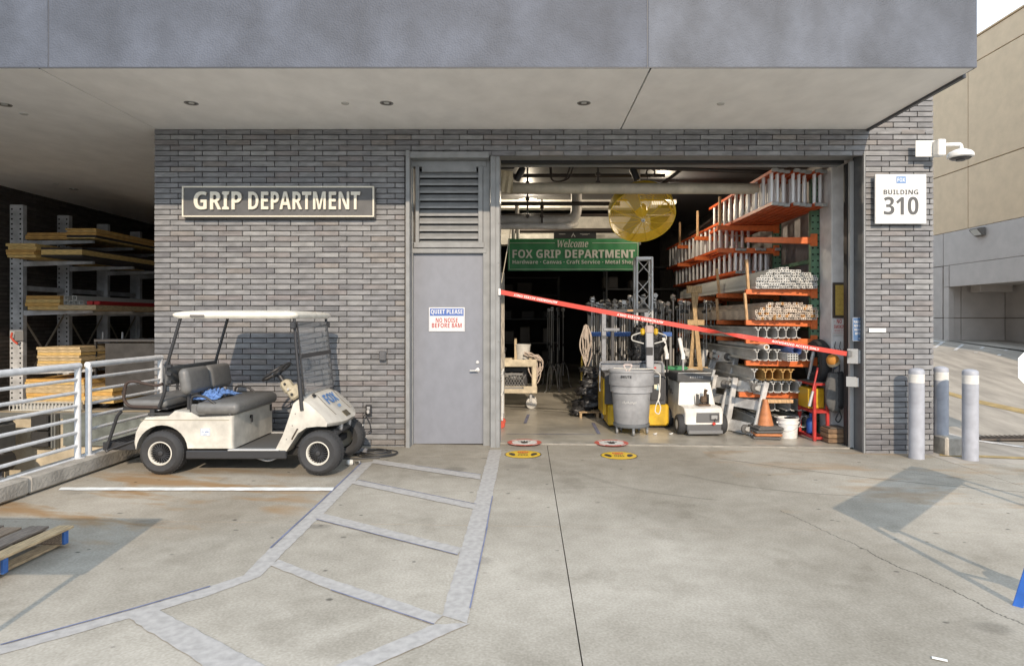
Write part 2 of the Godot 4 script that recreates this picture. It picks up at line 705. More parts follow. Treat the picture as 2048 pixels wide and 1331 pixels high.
# ---------- the building ----------
func build_building() -> void:
	var b := thing("warehouse_building", "grey warehouse with a deep blue-grey painted overhang above its entrance", "building")
	var paint := mat(C(.070, .080, .104), .62, 0.0, "stain", Vector3(.42, .42, .42), "finebump", .14, true)
	var paint2 := mat(C(.082, .092, .114), .6, 0.0, "stain", Vector3(.55, .40, .55), "finebump", .14, true)
	var plaster := mat(C(.86, .845, .82), .85, 0.0, "faint", Vector3(.3, .3, .2), "", .06, true)
	var trim := mat(C(.06, .062, .07), .5)
	var xs := [-14.0, -4.60, 1.16, 4.33]
	for i in 3:
		bx("fascia_panel", Vector3((xs[i] + xs[i + 1]) * .5, 6.5445, -6.26), Vector3(xs[i + 1] - xs[i] - .008, 5.0, .14), paint2 if i == 2 else paint, b, .006)
	for i in [1, 2]: bx("fascia_joint", Vector3(xs[i], 6.54, -6.24), Vector3(.0075, 4.99, .09), trim, b)
	bx("fascia_core", Vector3(-4.84, 6.6, -12.2), Vector3(18.32, 4.9, 11.7), trim, b)
	bx("drip_edge", Vector3(-4.84, 4.0425, -6.2), Vector3(18.3, .007, .03), trim, b)
	bx("drip_edge", Vector3(4.317, 4.04, -7.26), Vector3(.035, .06, 1.80), trim, b)
	# soffit panels with open joints
	for r in [[-14.0, -4.703, 6.20, 18.2], [-4.687, 1.182, 6.20, 8.2], [1.198, 4.298, 6.20, 8.2]]:
		bx("soffit_panel", Vector3((r[0] + r[1]) * .5, 4.055, -(r[2] + r[3]) * .5), Vector3(r[1] - r[0], .036, r[3] - r[2]), plaster, b, .003)
	# left bay: back wall and the building's own side
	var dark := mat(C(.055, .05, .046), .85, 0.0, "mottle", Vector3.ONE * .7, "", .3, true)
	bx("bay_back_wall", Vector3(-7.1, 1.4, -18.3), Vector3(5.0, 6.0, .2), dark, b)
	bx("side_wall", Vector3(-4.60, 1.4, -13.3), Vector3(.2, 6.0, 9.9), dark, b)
	# the room behind the opening
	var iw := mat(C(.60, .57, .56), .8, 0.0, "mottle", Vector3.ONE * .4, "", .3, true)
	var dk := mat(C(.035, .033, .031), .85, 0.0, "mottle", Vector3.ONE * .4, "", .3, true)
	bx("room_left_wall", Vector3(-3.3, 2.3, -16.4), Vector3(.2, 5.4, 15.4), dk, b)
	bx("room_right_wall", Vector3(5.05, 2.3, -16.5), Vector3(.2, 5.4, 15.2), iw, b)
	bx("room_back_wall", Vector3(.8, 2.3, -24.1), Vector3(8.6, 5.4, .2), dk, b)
	bx("front_wall_core", Vector3(-2.45, 2.1, -8.6), Vector3(1.9, 4.6, .3), iw, b)
	bx("front_wall_core", Vector3(4.79, 2.3, -8.74), Vector3(.70, 5.0, .5), iw, b)
	bx("front_wall_core", Vector3(1.4, 4.5, -8.62), Vector3(6.6, 1.5, .3), iw, b)
	bx("pilaster", Vector3(4.62, 2.3, -9.2), Vector3(.72, 5.4, .38), mat(C(.62, .61, .60), .7, 0.0, "mottle", Vector3.ONE * .6), b, .01)
	var ceil_m := mat(C(.74, .72, .67), .85, 0.0, "mottle", Vector3.ONE * .6, "bump", .3, true)
	bx("ceiling", Vector3(.85, 5.05, -16.4), Vector3(8.6, .3, 15.4), ceil_m, b)
	for d in [10.3, 12.0, 13.9, 16.0, 18.4, 21.0]:
		bx("ceiling_beam", Vector3(.85, 4.74, -d), Vector3(8.2, .32, .36), ceil_m, b, .01)
	for q in [[13.7, 3.98, 4.72, 2.75], [14.5, 3.50, 3.98, 2.75], [14.0, 3.24, 3.46, 2.45]]:
		bx("ceiling_beam", Vector3((q[3] - 3.2) * .5, (q[1] + q[2]) * .5, -q[0]), Vector3(q[3] + 3.2, q[2] - q[1], .3), ceil_m, b, .01)
	# room floor, polished concrete, with a shallow threshold
	var fl := Node3D.new()
	fl.name = "floor"
	add_child(fl)
	fl.set_meta("kind", "structure")
	var fm := mat(C(.38, .355, .30), .34, 0.0, "stain", Vector3.ONE * .35, "bump", .05, true)
	var st := nst()
	slab(st, -4.6, 5.0, 8.56, 24.2, .012)
	obj("floor_slab", st, fm, fl)
	st = nst()
	slab(st, -1.55, 4.30, 8.425, 8.55, .016)
	obj("threshold", st, mat(C(.30, .28, .24), .8, 0.0, "stain", Vector3.ONE * 1.2), fl)
	var bt := mat(C(.17, .18, .26), .7, 0.0, "stain", Vector3.ONE * 2.0)
	var gt := mat(C(.12, .115, .10), .8)
	for l in [[1013, 867, 1190, 868, .022], [1186, 845, 1198, 867, .05], [1057, 828, 1050, 846, .05]]:
		stripe("tape_strip", [l[0], l[1]], [l[2], l[3]], l[4], bt, fl, .018)
	for l in [[1020, 817, 1178, 826, .02], [1003, 846, 1050, 846, .016]]:
		stripe("floor_joint", [l[0], l[1]], [l[2], l[3]], l[4], gt, fl, .018)

func brick_mesh(w: float) -> Mesh:
	var st := nst()
	box(st, Vector3.ZERO, Vector3(w, .0592, .05), .004)
	return mesh_of(st)

var brick_tones := []
var brick_cache := {}

func brick_mats() -> void:
	var tones := [[.182, .182, .186], [.198, .197, .20], [.168, .167, .171], [.213, .212, .214], [.180, .168, .166], [.142, .140, .146], [.193, .178, .168], [.230, .230, .230]]
	for t in tones:
		var m := mat(C(t[0], t[1], t[2]), .55, 0.0, "stain", Vector3(1.1, 5.0, 1.1), "finebump", .12, true)
		brick_tones.append(m)

func pick_tone(y: float) -> int:
	var k := rng.randf()
	if y < .35 and k < .55: return 5 if k < .3 else 2
	if k < .24: return 0
	if k < .46: return 1
	if k < .60: return 2
	if k < .74: return 3
	if k < .83: return 4
	if k < .89: return 5
	if k < .95: return 6
	return 7

# lays courses of long thin bricks between x0 and x1; skip(x, y) leaves some to the merged rest
func lay(parent: Node3D, x0: float, x1: float, y0: float, y1: float, d: float, most: int, hidden: Callable) -> void:
	var course := .0677
	var len_ := .305
	var rows := int(ceil((y1 - y0) / course))
	var made := 0
	var rest := nst()
	var any := false
	for r in rows:
		var y := y1 - course * (r + .5)
		var x := x0 - (len_ * (1.0 / 3.0) if r % 2 else 0.0)
		while x < x1 - .012:
			var a := maxf(x, x0)
			var b := minf(x + len_, x1)
			x += len_
			if b - a < .03: continue
			var w := snappedf(b - a - .008, .0005)
			var c := Vector3((a + b) * .5, y, -d)
			if hidden.call(c.x, y) == 2: continue
			var tone := pick_tone(y)
			if made < most and hidden.call(c.x, y) == 0:
				if not brick_cache.has(w): brick_cache[w] = brick_mesh(w)
				put("brick", brick_cache[w], brick_tones[tone], parent, c + Vector3(0, 0, rng.randf_range(-.0015, .0015)))
				made += 1
			else:
				var t: Color = brick_tones[tone].albedo_color.srgb_to_linear()
				rest.set_color(t)
				box(rest, c, Vector3(w, .0592, .05), .004)
				any = true
	if any:
		var m: StandardMaterial3D = brick_tones[0].duplicate()
		m.albedo_color = Color.WHITE
		m.vertex_color_use_as_albedo = true
		var o := obj("brick", rest, m, parent)
		o.set_meta("kind", "stuff")

func build_bricks() -> void:
	brick_mats()
	var mortar := mat(C(.135, .12, .107), .9, 0.0, "grain", Vector3.ONE * 3.0, "", .3, true)
	var w := thing("brick_wall", "long thin grey bricks of the wall behind the parked golf cart", "wall")
	bx("mortar_bed", Vector3(-3.13, 1.95, -8.26), Vector3(3.176, 4.18, .14), mortar, w)
	lay(w, -4.72, -1.545, -.06, 3.765, WALL + .02, 300, func(x, y):
		if y < .08 - 0.0 and y < gy(x) - .03: return 2
		if y < 1.66 and x < -1.95: return 1
		return 0)
	var l := thing("brick_lintel", "grey brick courses running under the soffit over door and wide opening", "lintel")
	bx("mortar_bed", Vector3(1.366, 3.895, -8.26), Vector3(5.81, .28, .14), mortar, l)
	lay(l, -4.72, 5.149, 3.765, 4.036, WALL + .02, 300, func(_x, _y): return 0)
	var p := thing("brick_pier", "grey brick pier at the right end of the facade, carrying the building sign", "wall")
	bx("mortar_bed", Vector3(4.712, 2.3, -8.33), Vector3(.86, 4.9, .28), mortar, p)
	lay(p, 4.282, 5.149, -.12, 3.765, WALL + .02, 300, func(_x, y): return 2 if y < -.1 else 0)
	lay(p, 4.33, 5.149, 4.036, 4.80, WALL + .02, 60, func(_x, _y): return 0)
	# side of the pier that returns into the alley, and the dark wall of the loading bay
	bx("return_wall", Vector3(5.13, 2.3, -16.3), Vector3(.05, 5.0, 15.6), mortar, p)
	var bw := thing("bay_brick_wall", "dark brick side wall of the loading bay behind the rack", "wall")
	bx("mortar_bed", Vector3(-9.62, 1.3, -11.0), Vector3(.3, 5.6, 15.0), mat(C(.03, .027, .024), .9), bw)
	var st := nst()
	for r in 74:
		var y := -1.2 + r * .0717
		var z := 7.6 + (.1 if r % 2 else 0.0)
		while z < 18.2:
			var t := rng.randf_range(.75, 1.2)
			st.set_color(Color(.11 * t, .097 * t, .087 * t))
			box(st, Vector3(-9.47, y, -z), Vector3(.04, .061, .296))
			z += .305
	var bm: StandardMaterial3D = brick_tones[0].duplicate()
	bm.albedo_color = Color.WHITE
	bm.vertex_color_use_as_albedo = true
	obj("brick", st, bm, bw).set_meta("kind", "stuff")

# ---------- steel door with a louvre over it, and the frame of the wide opening ----------
func build_door_unit() -> void:
	var o := thing("steel_door", "blue-grey steel door with a louvred vent panel above it", "door", Vector3(-1.0, 0, -8.2))
	var dk := mat(C(.15, .152, .15), .5, 0.0, "mottle", Vector3.ONE)
	var z0 := Vector3(1.0, 0, 8.2)
	# frame members; the unit sits 0.14 m back from the brick face
	for f in [[811, 819, 300, 893, 8.20, .22], [819, 826, 314, 893, 8.33, .10], [966, 980, 314, 893, 8.33, .10]]:
		var a := P(f[0], f[2], f[4] - f[5] * .5)
		var b := P(f[1], f[3] + 6, f[4] - f[5] * .5)
		bx("jamb", Vector3((a.x + b.x) * .5, (a.y + b.y) * .5, -f[4]) + z0, Vector3(b.x - a.x, a.y - b.y, f[5]), frame_paint, o, .004)
	bx("head", Vector3(-1.0, 3.70, -8.25) + z0, Vector3(1.04, .075, .28), frame_paint, o, .004)
	bx("head", Vector3(-1.0, 3.625, -8.33) + z0, Vector3(.96, .075, .12), frame_paint, o, .004)
	bx("transom", Vector3(-1.0, 2.51, -8.33) + z0, Vector3(.955, .06, .11), frame_paint, o, .004)
	bx("transom", Vector3(-1.0, 2.585, -8.30) + z0, Vector3(.90, .07, .07), frame_paint, o, .003)
	# louvre: border and sloping blades
	for s in [[832, 839], [957, 966]]:
		var xa := P(s[0], 0, 8.32).x
		var xb := P(s[1], 0, 8.32).x
		bx("vent_frame", Vector3((xa + xb) * .5, 3.10, -8.31) + z0, Vector3(xb - xa, 1.0, .08), frame_paint, o, .003)
	bx("vent_frame", Vector3(-1.0, 3.56, -8.31) + z0, Vector3(.70, .075, .078), frame_paint, o, .003)
	var bl := nst()
	box(bl, Vector3.ZERO, Vector3(.775, .076, .006), .001)
	var blade := mesh_of(bl)
	for i in 10:
		var y := 3.51 - i * .0985
		put("vent_blade", blade, frame_paint, o, Vector3(-1.0, y, -8.33) + z0, Basis(Vector3.RIGHT, -deg_to_rad(38)))
		bx("vent_blade_lip", Vector3(-1.0, y - .042, -8.302) + z0, Vector3(.775, .028, .005), frame_paint, o, .001)
	bx("vent_back", Vector3(-1.0, 3.1, -8.43) + z0, Vector3(.8, 1.05, .02), mat(C(.02, .02, .02), .9), o)
	# leaf
	var la := P(826.5, 505, 8.335)
	var lb := P(966.5, 887, 8.335)
	bx("door_leaf", Vector3((la.x + lb.x) * .5, (la.y + lb.y) * .5, -8.358) + z0, Vector3(lb.x - la.x - .006, la.y - lb.y, .045), steel_door, o, .003)
	bx("door_gap", Vector3((la.x + lb.x) * .5, .05, -8.40) + z0, Vector3(.93, .12, .03), mat(C(.015, .015, .015), .9), o)
	for py in [544, 640, 742, 845]:
		var h := P(825.5, py, 8.32)
		lt("hinge", [Vector2(0, -.05), Vector2(.008, -.05), Vector2(.008, .05), Vector2(0, .05)], galv, o, 10, XF(h + z0))
	var hd := P(955, 740, 8.33) + z0
	var hn := lt("handle", [Vector2(0, 0), Vector2(.028, 0), Vector2(.028, .008), Vector2(.012, .012), Vector2(.012, .05), Vector2(0, .05)], alum, o, 16, XF(hd, Basis(Vector3.RIGHT, PI / 2)))
	tb("lever", bend([hd + Vector3(0, 0, .05), hd + Vector3(-.02, 0, .055), hd + Vector3(-.095, -.004, .05)], .02), .011, alum, o)
	lt("lock_cylinder", [Vector2(0, 0), Vector2(.02, 0), Vector2(.02, .012), Vector2(0, .014)], alum, o, 16, XF(P(955, 724, 8.33) + z0, Basis(Vector3.RIGHT, PI / 2)))
	hn.set_meta("label", "lever handle of brushed metal")
	# frame of the wide opening
	var f := thing("opening_frame", "grey steel frame round the wide roll-up opening", "door frame", Vector3(1.9, 0, -8.2))
	var f0 := Vector3(-1.9, 0, 8.2)
	bx("jamb", Vector3(-.435, 1.85, -8.215) + f0, Vector3(.06, 3.86, .07), frame_paint, f, .003)
	bx("jamb", Vector3(-.372, 1.85, -8.26) + f0, Vector3(.05, 3.86, .14), frame_paint, f, .003)
	bx("jamb", Vector3(-.385, 1.85, -8.47) + f0, Vector3(.075, 3.86, .26), galv, f, .003)
	bx("jamb_seal", Vector3(-.403, 1.85, -8.205) + f0, Vector3(.008, 3.80, .03), mat(C(.3, .3, .3), .6), f)
	bx("head", Vector3(1.92, 3.765, -8.36) + f0, Vector3(4.68, .06, .36), frame_paint, f, .004)
	bx("head", Vector3(1.92, 3.775, -8.62) + f0, Vector3(4.60, .14, .10), black_paint, f, .004)
	bx("head", Vector3(1.92, 3.728, -8.73) + f0, Vector3(4.60, .05, .12), frame_paint, f, .003)
	bx("jamb", Vector3(4.268, 1.80, -8.17) + f0, Vector3(.022, 3.90, .05), frame_paint, f, .003)
	bx("jamb", Vector3(4.290, 1.80, -8.33) + f0, Vector3(.03, 3.90, .27), mat(C(.10, .105, .11), .5, 0.0, "mottle", Vector3.ONE), f, .003)
	bx("guide_rail", Vector3(4.247, 1.80, -8.45) + f0, Vector3(.05, 3.80, .05), galv, f, .002)
	bx("guide_rail", Vector3(4.285, 1.80, -8.60) + f0, Vector3(.075, 3.80, .10), black_paint, f, .003)
	for i in 7:
		var y := .35 + i * .5
		lt("bolt", [Vector2(0, 0), Vector2(.012, 0), Vector2(.008, .008), Vector2(0, .009)], galv, f, 8, XF(Vector3(4.247, y, -8.425) + f0, Basis(Vector3.RIGHT, PI / 2)))
		lt("bolt", [Vector2(0, 0), Vector2(.009, 0), Vector2(.006, .006), Vector2(0, .007)], frame_paint, f, 8, XF(Vector3(-.362, y, -8.189) + f0, Basis(Vector3.RIGHT, PI / 2)))
	# two bent-plate brackets on the right jamb
	for q in [[1706, 712, .19, .13], [1703, 763, .13, .12]]:
		var c := P(q[0], q[1], 8.30) + f0
		bx("bracket", c, Vector3(.006, q[2], q[3]), galv, f, .002, yaw(.9))
		bx("bracket_plate", c + Vector3(.05, -.005, .02), Vector3(.07, q[2] * .9, .006), galv, f, .002, yaw(-.5))

# ---------- alley on the right: ramp and parking structure ----------
func ramp_y(x: float, d: float) -> float:
	var k := [[9.2, gy(x)], [15.57, .87], [19.0, 1.09], [34.0, 2.1]]
	if d <= 9.2: return gy(x)
	for i in 3:
		if d <= k[i + 1][0]: return lerpf(k[i][1], k[i + 1][1], (d - k[i][0]) / (k[i + 1][0] - k[i][0]))
	return 2.1

func RG(px: float, py: float, lift: float) -> Vector3:
	var d := 6.0
	while d < 33.0:
		var q := P(px, py, d)
		if q.y <= ramp_y(q.x, d) + lift: return Vector3(q.x, ramp_y(q.x, d) + lift, -d)
		d += .01
	return P(px, py, 33.0)

func ramp_mark(called: String, pts: Array, m: Material, parent: Node) -> void:
	var st := nst()
	var w := []
	for q in pts: w.append(RG(q[0], q[1], .006))
	sheet(st, w)
	obj(called, st, m, parent)

func build_garage() -> void:
	var road := Node3D.new()
	road.name = "ramp_road"
	add_child(road)
	road.set_meta("kind", "structure")
	var rm := mat(C(.34, .305, .255), .85, 0.0, "stain", Vector3(.7, .7, .22), "", .3, true)
	var st := nst()
	slab(st, 5.056, 9.9, 7.626, 9.196)
	var ds := [9.2, 10.5, 12.0, 13.5, 15.57, 17.0, 19.0, 24.0, 34.0]
	for i in ds.size() - 1:
		for j in 4:
			var xa := lerpf(5.06, 12.1, j / 4.0)
			var xb := lerpf(5.06, 12.1, (j + 1) / 4.0)
			quad(st, Vector3(xa, ramp_y(xa, ds[i]), -ds[i]), Vector3(xb, ramp_y(xb, ds[i]), -ds[i]), Vector3(xb, ramp_y(xb, ds[i + 1]), -ds[i + 1]), Vector3(xa, ramp_y(xa, ds[i + 1]), -ds[i + 1]))
	quad(st, Vector3(11.9, .7, -12.0), Vector3(14.2, .7, -12.0), Vector3(14.2, 1.06, -18.3), Vector3(11.9, 1.06, -18.3))
	obj("road_surface", st, rm, road)
	var yel := mat(C(.36, .26, .11), .7, 0.0, "stain", Vector3.ONE * 1.5, "", .3, true)
	var wht := mat(C(.55, .54, .52), .7, 0.0, "stain", Vector3.ONE * 1.2, "", .3, true)
	ramp_mark("painted_line", [[1860, 768], [1902, 784], [1960, 800], [2048, 818], [2120, 836], [2120, 845], [2048, 827], [1960, 807], [1902, 791], [1860, 775]], yel, road)
	ramp_mark("painted_line", [[1880, 907], [2060, 914], [2140, 917], [2140, 921], [2060, 918], [1880, 911]], yel, road)
	ramp_mark("painted_line", [[1870, 858], [1900, 866], [1935, 876], [2048, 892], [2048, 895], [1935, 879], [1900, 869], [1870, 861]], wht, road)
	ramp_mark("painted_line", [[1860, 679], [2100, 709], [2100, 711.5], [1860, 681]], wht, road)
	ramp_mark("painted_line", [[1860, 692], [2100, 728], [2100, 730.5], [1860, 694]], wht, road)
	for x in [1870, 1910, 1951, 1997, 2046]:
		var y: float = 681.0 + (x - 1860) * .124
		ramp_mark("painted_line", [[x + 14, y + .6], [x + 20, y + 1.2], [x + 4, y + 13], [x - 3, y + 12.5]], wht, road)
	# drain grate let into the gutter
	var gr := thing("drain_grate", "dark iron drain grate in the gutter beyond the bollards", "drain grate", RG(2030, 874, .004))
	var iron := mat(C(.11, .085, .065), .7, .1, "grain", Vector3.ONE * 4.0)
	bx("pit", Vector3(0, -.004, 0), Vector3(1.3, .006, .46), mat(C(.015, .014, .012), .9), gr)
	for i in 17: bx("grate_bar", Vector3(-.6 + i * .075, .008, 0), Vector3(.03, .014, .44), iron, gr)
	for z in [-.225, .225]: bx("grate_rim", Vector3(0, .009, z), Vector3(1.3, .018, .03), iron, gr)
	# parking structure
	var b := thing("parking_structure", "tan and grey concrete parking structure across the ramp", "building")
	var tan_m := mat(C(.60, .455, .295), .85, 0.0, "faint", Vector3.ONE * .3, "", .12, true)
	var gray_m := mat(C(.45, .405, .365), .85, 0.0, "faint", Vector3.ONE * .3, "", .1, true)
	var joint := mat(C(.20, .16, .11), .9)
	bx("wall_core", Vector3(14.6, 4.5, -25.0), Vector3(2.0, 9.2, 34.0), joint, b)
	bx("wall_core", Vector3(12.9, 4.5, -30.3), Vector3(1.7, 9.2, 24.0), joint, b)
	bx("wall_core", Vector3(12.9, 5.9, -14.0), Vector3(1.66, 6.4, 8.4), joint, b)
	var dj := [8.0, 12.6, 17.48, 22.4, 27.0, 34.0]
	var yj := [4.10, 5.77, 8.5, 9.15]
	for i in dj.size() - 1:
		for j in 3:
			bx("wall_panel", Vector3(12.02, (yj[j] + yj[j + 1]) * .5, -(dj[i] + dj[i + 1]) * .5), Vector3(.12, yj[j + 1] - yj[j] - .022, dj[i + 1] - dj[i] - .022), tan_m, b, .006)
	var gd := [8.0, 13.2, 18.46, 23.5, 30.0]
	for i in 4:
		bx("wall_panel", Vector3(12.0, 3.63, -(gd[i] + gd[i + 1]) * .5), Vector3(.16, .92, gd[i + 1] - gd[i] - .024), gray_m, b, .006)
	bx("wall_panel", Vector3(12.0, 2.86, -13.1), Vector3(.16, .60, 10.18), gray_m, b, .006)
	bx("wall_panel", Vector3(12.0, 2.86, -18.33), Vector3(.16, .60, .22), gray_m, b, .006)
	bx("wall_panel", Vector3(12.0, 2.12, -18.33), Vector3(.16, .86, .22), gray_m, b, .004)
	bx("wall_panel", Vector3(12.0, .85, -18.33), Vector3(.16, 1.66, .22), gray_m, b, .004)
	for y in [[1.69, 3.15], [-.2, 1.67]]:
		bx("wall_panel", Vector3(12.0, (y[0] + y[1]) * .5, -24.2), Vector3(.16, y[1] - y[0], 11.4), gray_m, b, .006)
		var y1 := minf(y[1], 2.72)
		bx("recess_panel", Vector3(12.19, (y[0] + y1) * .5, -18.30), Vector3(.21, y1 - y[0], .06), gray_m, b, .003)
		bx("recess_panel", Vector3(12.93, (y[0] + y1) * .5, -18.30), Vector3(1.23, y1 - y[0], .06), gray_m, b, .003)
		bx("recess_panel", Vector3(13.57, (y[0] + y1) * .5, -13.2), Vector3(.06, y1 - y[0], 10.1), gray_m, b, .003)
	bx("recess_ceiling", Vector3(12.8, 2.64, -13.2), Vector3(1.5, .1, 10.2), gray_m, b)
	bx("recess_beam", Vector3(12.9, 2.5, -17.9), Vector3(.9, .2, .4), gray_m, b, .01)
	bx("coping", Vector3(12.1, 9.18, -20.0), Vector3(.34, .05, 26.0), tan_m, b, .01)
	var wp := thing("wall_lamp", "dark wedge-shaped lamp fixed to the grey band of the parking structure", "lamp", P(1965, 463, 16.9))
	wp.position.x = 11.9
	pr("housing", [Vector2(0, .1), Vector2(-.16, .09), Vector2(-.20, .06), Vector2(-.06, -.1), Vector2(0, -.12)], -.17, .17, mat(C(.13, .12, .11), .5), wp)
	pr("lens", [Vector2(-.17, .05), Vector2(-.195, .055), Vector2(-.075, -.09), Vector2(-.06, -.085)], -.13, .13, mat(C(.6, .6, .57), .3), wp, XF(Vector3(-.012, -.004, 0)))

# ---------- loading pit and dock on the left ----------
func build_dock() -> void:
	var pit := Node3D.new()
	pit.name = "loading_ramp"
	add_child(pit)
	pit.set_meta("kind", "structure")
	var pm := mat(C(.24, .22, .19), .85, 0.0, "stain", Vector3.ONE * .4, "", .3, true)
	var st := nst()
	var ds := [[-3.0, -.06], [2.0, -.5], [8.0, -1.22], [11.5, -1.25]]
	for i in 3:
		quad(st, Vector3(-9.6, ds[i][1], -ds[i][0]), Vector3(-4.62, ds[i][1], -ds[i][0]), Vector3(-4.62, ds[i + 1][1], -ds[i + 1][0]), Vector3(-9.6, ds[i + 1][1], -ds[i + 1][0]))
	obj("pit_floor", st, pm, pit)
	var kb := Node3D.new()
	kb.name = "kerb"
	add_child(kb)
	kb.set_meta("kind", "structure")
	var km := mat(C(.36, .33, .285), .88, 0.0, "stain", Vector3.ONE * .9, "bump", .35, true)
	var dj := [-3.0, 1.2, 3.7, 5.72, 8.17]
	for i in 4:
		bx("kerb_stone", Vector3(-4.53, .155, -(dj[i] + dj[i + 1]) * .5), Vector3(.24, .155, dj[i + 1] - dj[i] - .008), km, kb, .018)
	bx("kerb_wall", Vector3(-4.57, -.62, -2.6), Vector3(.15, 1.36, 11.1), km, kb)
	var cream := mat(C(.50, .44, .33), .88, 0.0, "stain", Vector3.ONE * .5, "bump", .2, true)
	var dk := thing("dock_platform", "cream concrete loading dock platform under the overhang", "platform", Vector3(-7.1, 0, -14.8))
	bx("dock_wall", Vector3(0, -.64, 3.44 - .12), Vector3(5.0, 1.28, .24), cream, dk, .01)
	bx("dock_floor", Vector3(0, -.1, -.1), Vector3(5.0, .2, 6.6), mat(C(.33, .31, .27), .7, 0.0, "stain", Vector3.ONE * .4, "", .3, true), dk)
	var steel := mat(C(.22, .23, .225), .5, .4, "grain", Vector3.ONE * 1.2)
	bx("edge_angle", Vector3(0, -.055, 3.45), Vector3(5.0, .11, .02), steel, dk, .003)
	# leveller plate with raised treads
	var lv := thing("dock_leveller", "grey chequer-plate dock leveller lip hanging at the dock edge", "dock leveller", Vector3(-7.3, 0, -11.30))
	var green := mat(C(.20, .225, .215), .5, .35, "stain", Vector3.ONE * 1.1)
	bx("lip_plate", Vector3(.05, -.30, 0), Vector3(1.75, .56, .03), green, lv, .004)
	bx("lip_hinge", Vector3(.05, -.01, 0), Vector3(1.8, .04, .05), steel, lv, .006)
	st = nst()
	for r in 14:
		for c in 40:
			var a := .7 if (r + c) % 2 else -.7
			box(st, Vector3(-.80 + c * .043, -.06 - r * .036, .0165), Vector3(.032, .008, .004), 0.0, Basis(Vector3.BACK, a))
	obj("tread", st, green, lv).set_meta("kind", "stuff")
	# rubber bumpers
	for k in 2:
		var bp := thing("dock_bumper", ["black laminated rubber dock bumper left of the leveller plate", "black laminated rubber dock bumper right of the leveller plate, near the cart step"][k], "bumper", Vector3([-8.47, -6.25][k], -.30, -11.25), 0.0, "dock bumpers")
		for j in 2: bx("rubber_block", Vector3(0, .14 - j * .29, 0), Vector3(.30, .27, .14), rubber, bp, .02)
		for s in [.19, .24]: bx("side_angle", Vector3(s, -.01, -.02), Vector3(.03, .6, .1), steel, bp, .004)
	# slotted steel rail on the dock edge
	var rl := thing("slotted_rail", "pale steel rail with a row of slots lying on the dock edge", "rail", Vector3(-8.55, .0, -11.5))
	var pale := mat(C(.55, .56, .54), .5, .2, "grain", Vector3.ONE * 2.0)
	bx("flange", Vector3(0, .155, 0), Vector3(1.25, .022, .09), pale, rl, .003)
	bx("flange", Vector3(0, .022, 0), Vector3(1.25, .03, .09), pale, rl, .003)
	bx("web", Vector3(0, .09, -.03), Vector3(1.25, .11, .012), mat(C(.08, .08, .08), .8), rl)
	for i in 20: bx("web_bar", Vector3(-.6 + i * .0632, .09, .0), Vector3(.03, .112, .05), pale, rl, .006)
	# grey equipment at the picture's left edge
	var m := thing("dock_machine", "dark grey machine with orange straps on top at the dock foot", "machine", Vector3(-8.75, -1.25, -10.6))
	bx("body", Vector3(-.12, .95, 0), Vector3(.62, .5, .5), mat(C(.10, .105, .11), .6, 0.0, "mottle", Vector3.ONE), m, .06)
	bx("body_top", Vector3(-.1, 1.22, 0), Vector3(.55, .05, .48), mat(C(.16, .165, .17), .5), m, .02)
	lt("drum", [Vector2(0, -.22), Vector2(.16, -.22), Vector2(.18, -.2), Vector2(.18, .2), Vector2(.16, .22), Vector2(0, .22)], plastic_black, m, 18, XF(Vector3(.1, .55, .1), Basis(Vector3.RIGHT, PI / 2)))
	for x in [-.3, .18]: bx("leg", Vector3(x, .35, .1), Vector3(.07, .72, .07), mat(C(.12, .12, .13), .5), m, .01)
	for k in 3: tb("strap", [Vector3(-.32 + k * .05, 1.26, .2), Vector3(-.2 + k * .08, 1.275 + .01 * k, .05), Vector3(.0 + k * .1, 1.26, .18)], .018, mat(C(.6, .13, .04), .7), m, 6)

# ---------- white guard rail ----------
func build_rail() -> void:
	var wp := mat(C(.60, .605, .61), .38, 0.0, "mottle", Vector3.ONE * 1.2)
	var x := -4.53
	for s in 2:
		var d0: float = [3.0, 6.66][s]
		var d1: float = [6.50, 7.96][s]
		var r := thing("guard_rail", ["white tube guard rail section reaching out of the left picture edge", "short white tube guard rail section beside the golf cart's rear seat"][s], "guard rail", Vector3(x, .14, -(d0 + d1) * .5), 0.0, "white guard rails on the kerb")
		var h := (d1 - d0) * .5
		var top := bend([Vector3(0, 0, h), Vector3(0, 1.02, h), Vector3(0, 1.02, -h), Vector3(0, 0, -h)], .02)
		var st := nst()
		tube(st, [Vector3(0, 1.02, h + .02), Vector3(0, 1.02, -h - .02)], .033, 14)
		obj("top_rail", st, wp, r)
		var posts := [h - .0, -h + .0] if s else [h, 0.0, -h]
		for z in posts:
			lt("post", [Vector2(0, 0), Vector2(.030, 0), Vector2(.030, 1.02), Vector2(0, 1.02)], wp, r, 14, XF(Vector3(0, .0, z)))
			lt("base_flange", [Vector2(0, 0), Vector2(.06, 0), Vector2(.06, .008), Vector2(0, .008)], wp, r, 16, XF(Vector3(0, .091, z)))
		for k in 7:
			tb("rail", [Vector3(0, .885 - k * .133, h), Vector3(0, .885 - k * .133, -h)], .0175, wp, r, 10)

# ---------- things on and before the facade ----------
func sign_board(called: String, label: String, at: Vector3, w: float, h: float, dep: float, m: Material, b := Basis()) -> Node3D:
	var o := thing(called, label, "sign", at)
	o.basis = b
	bx("board", Vector3.ZERO, Vector3(w, h, dep), m, o, minf(.004, dep * .4))
	return o

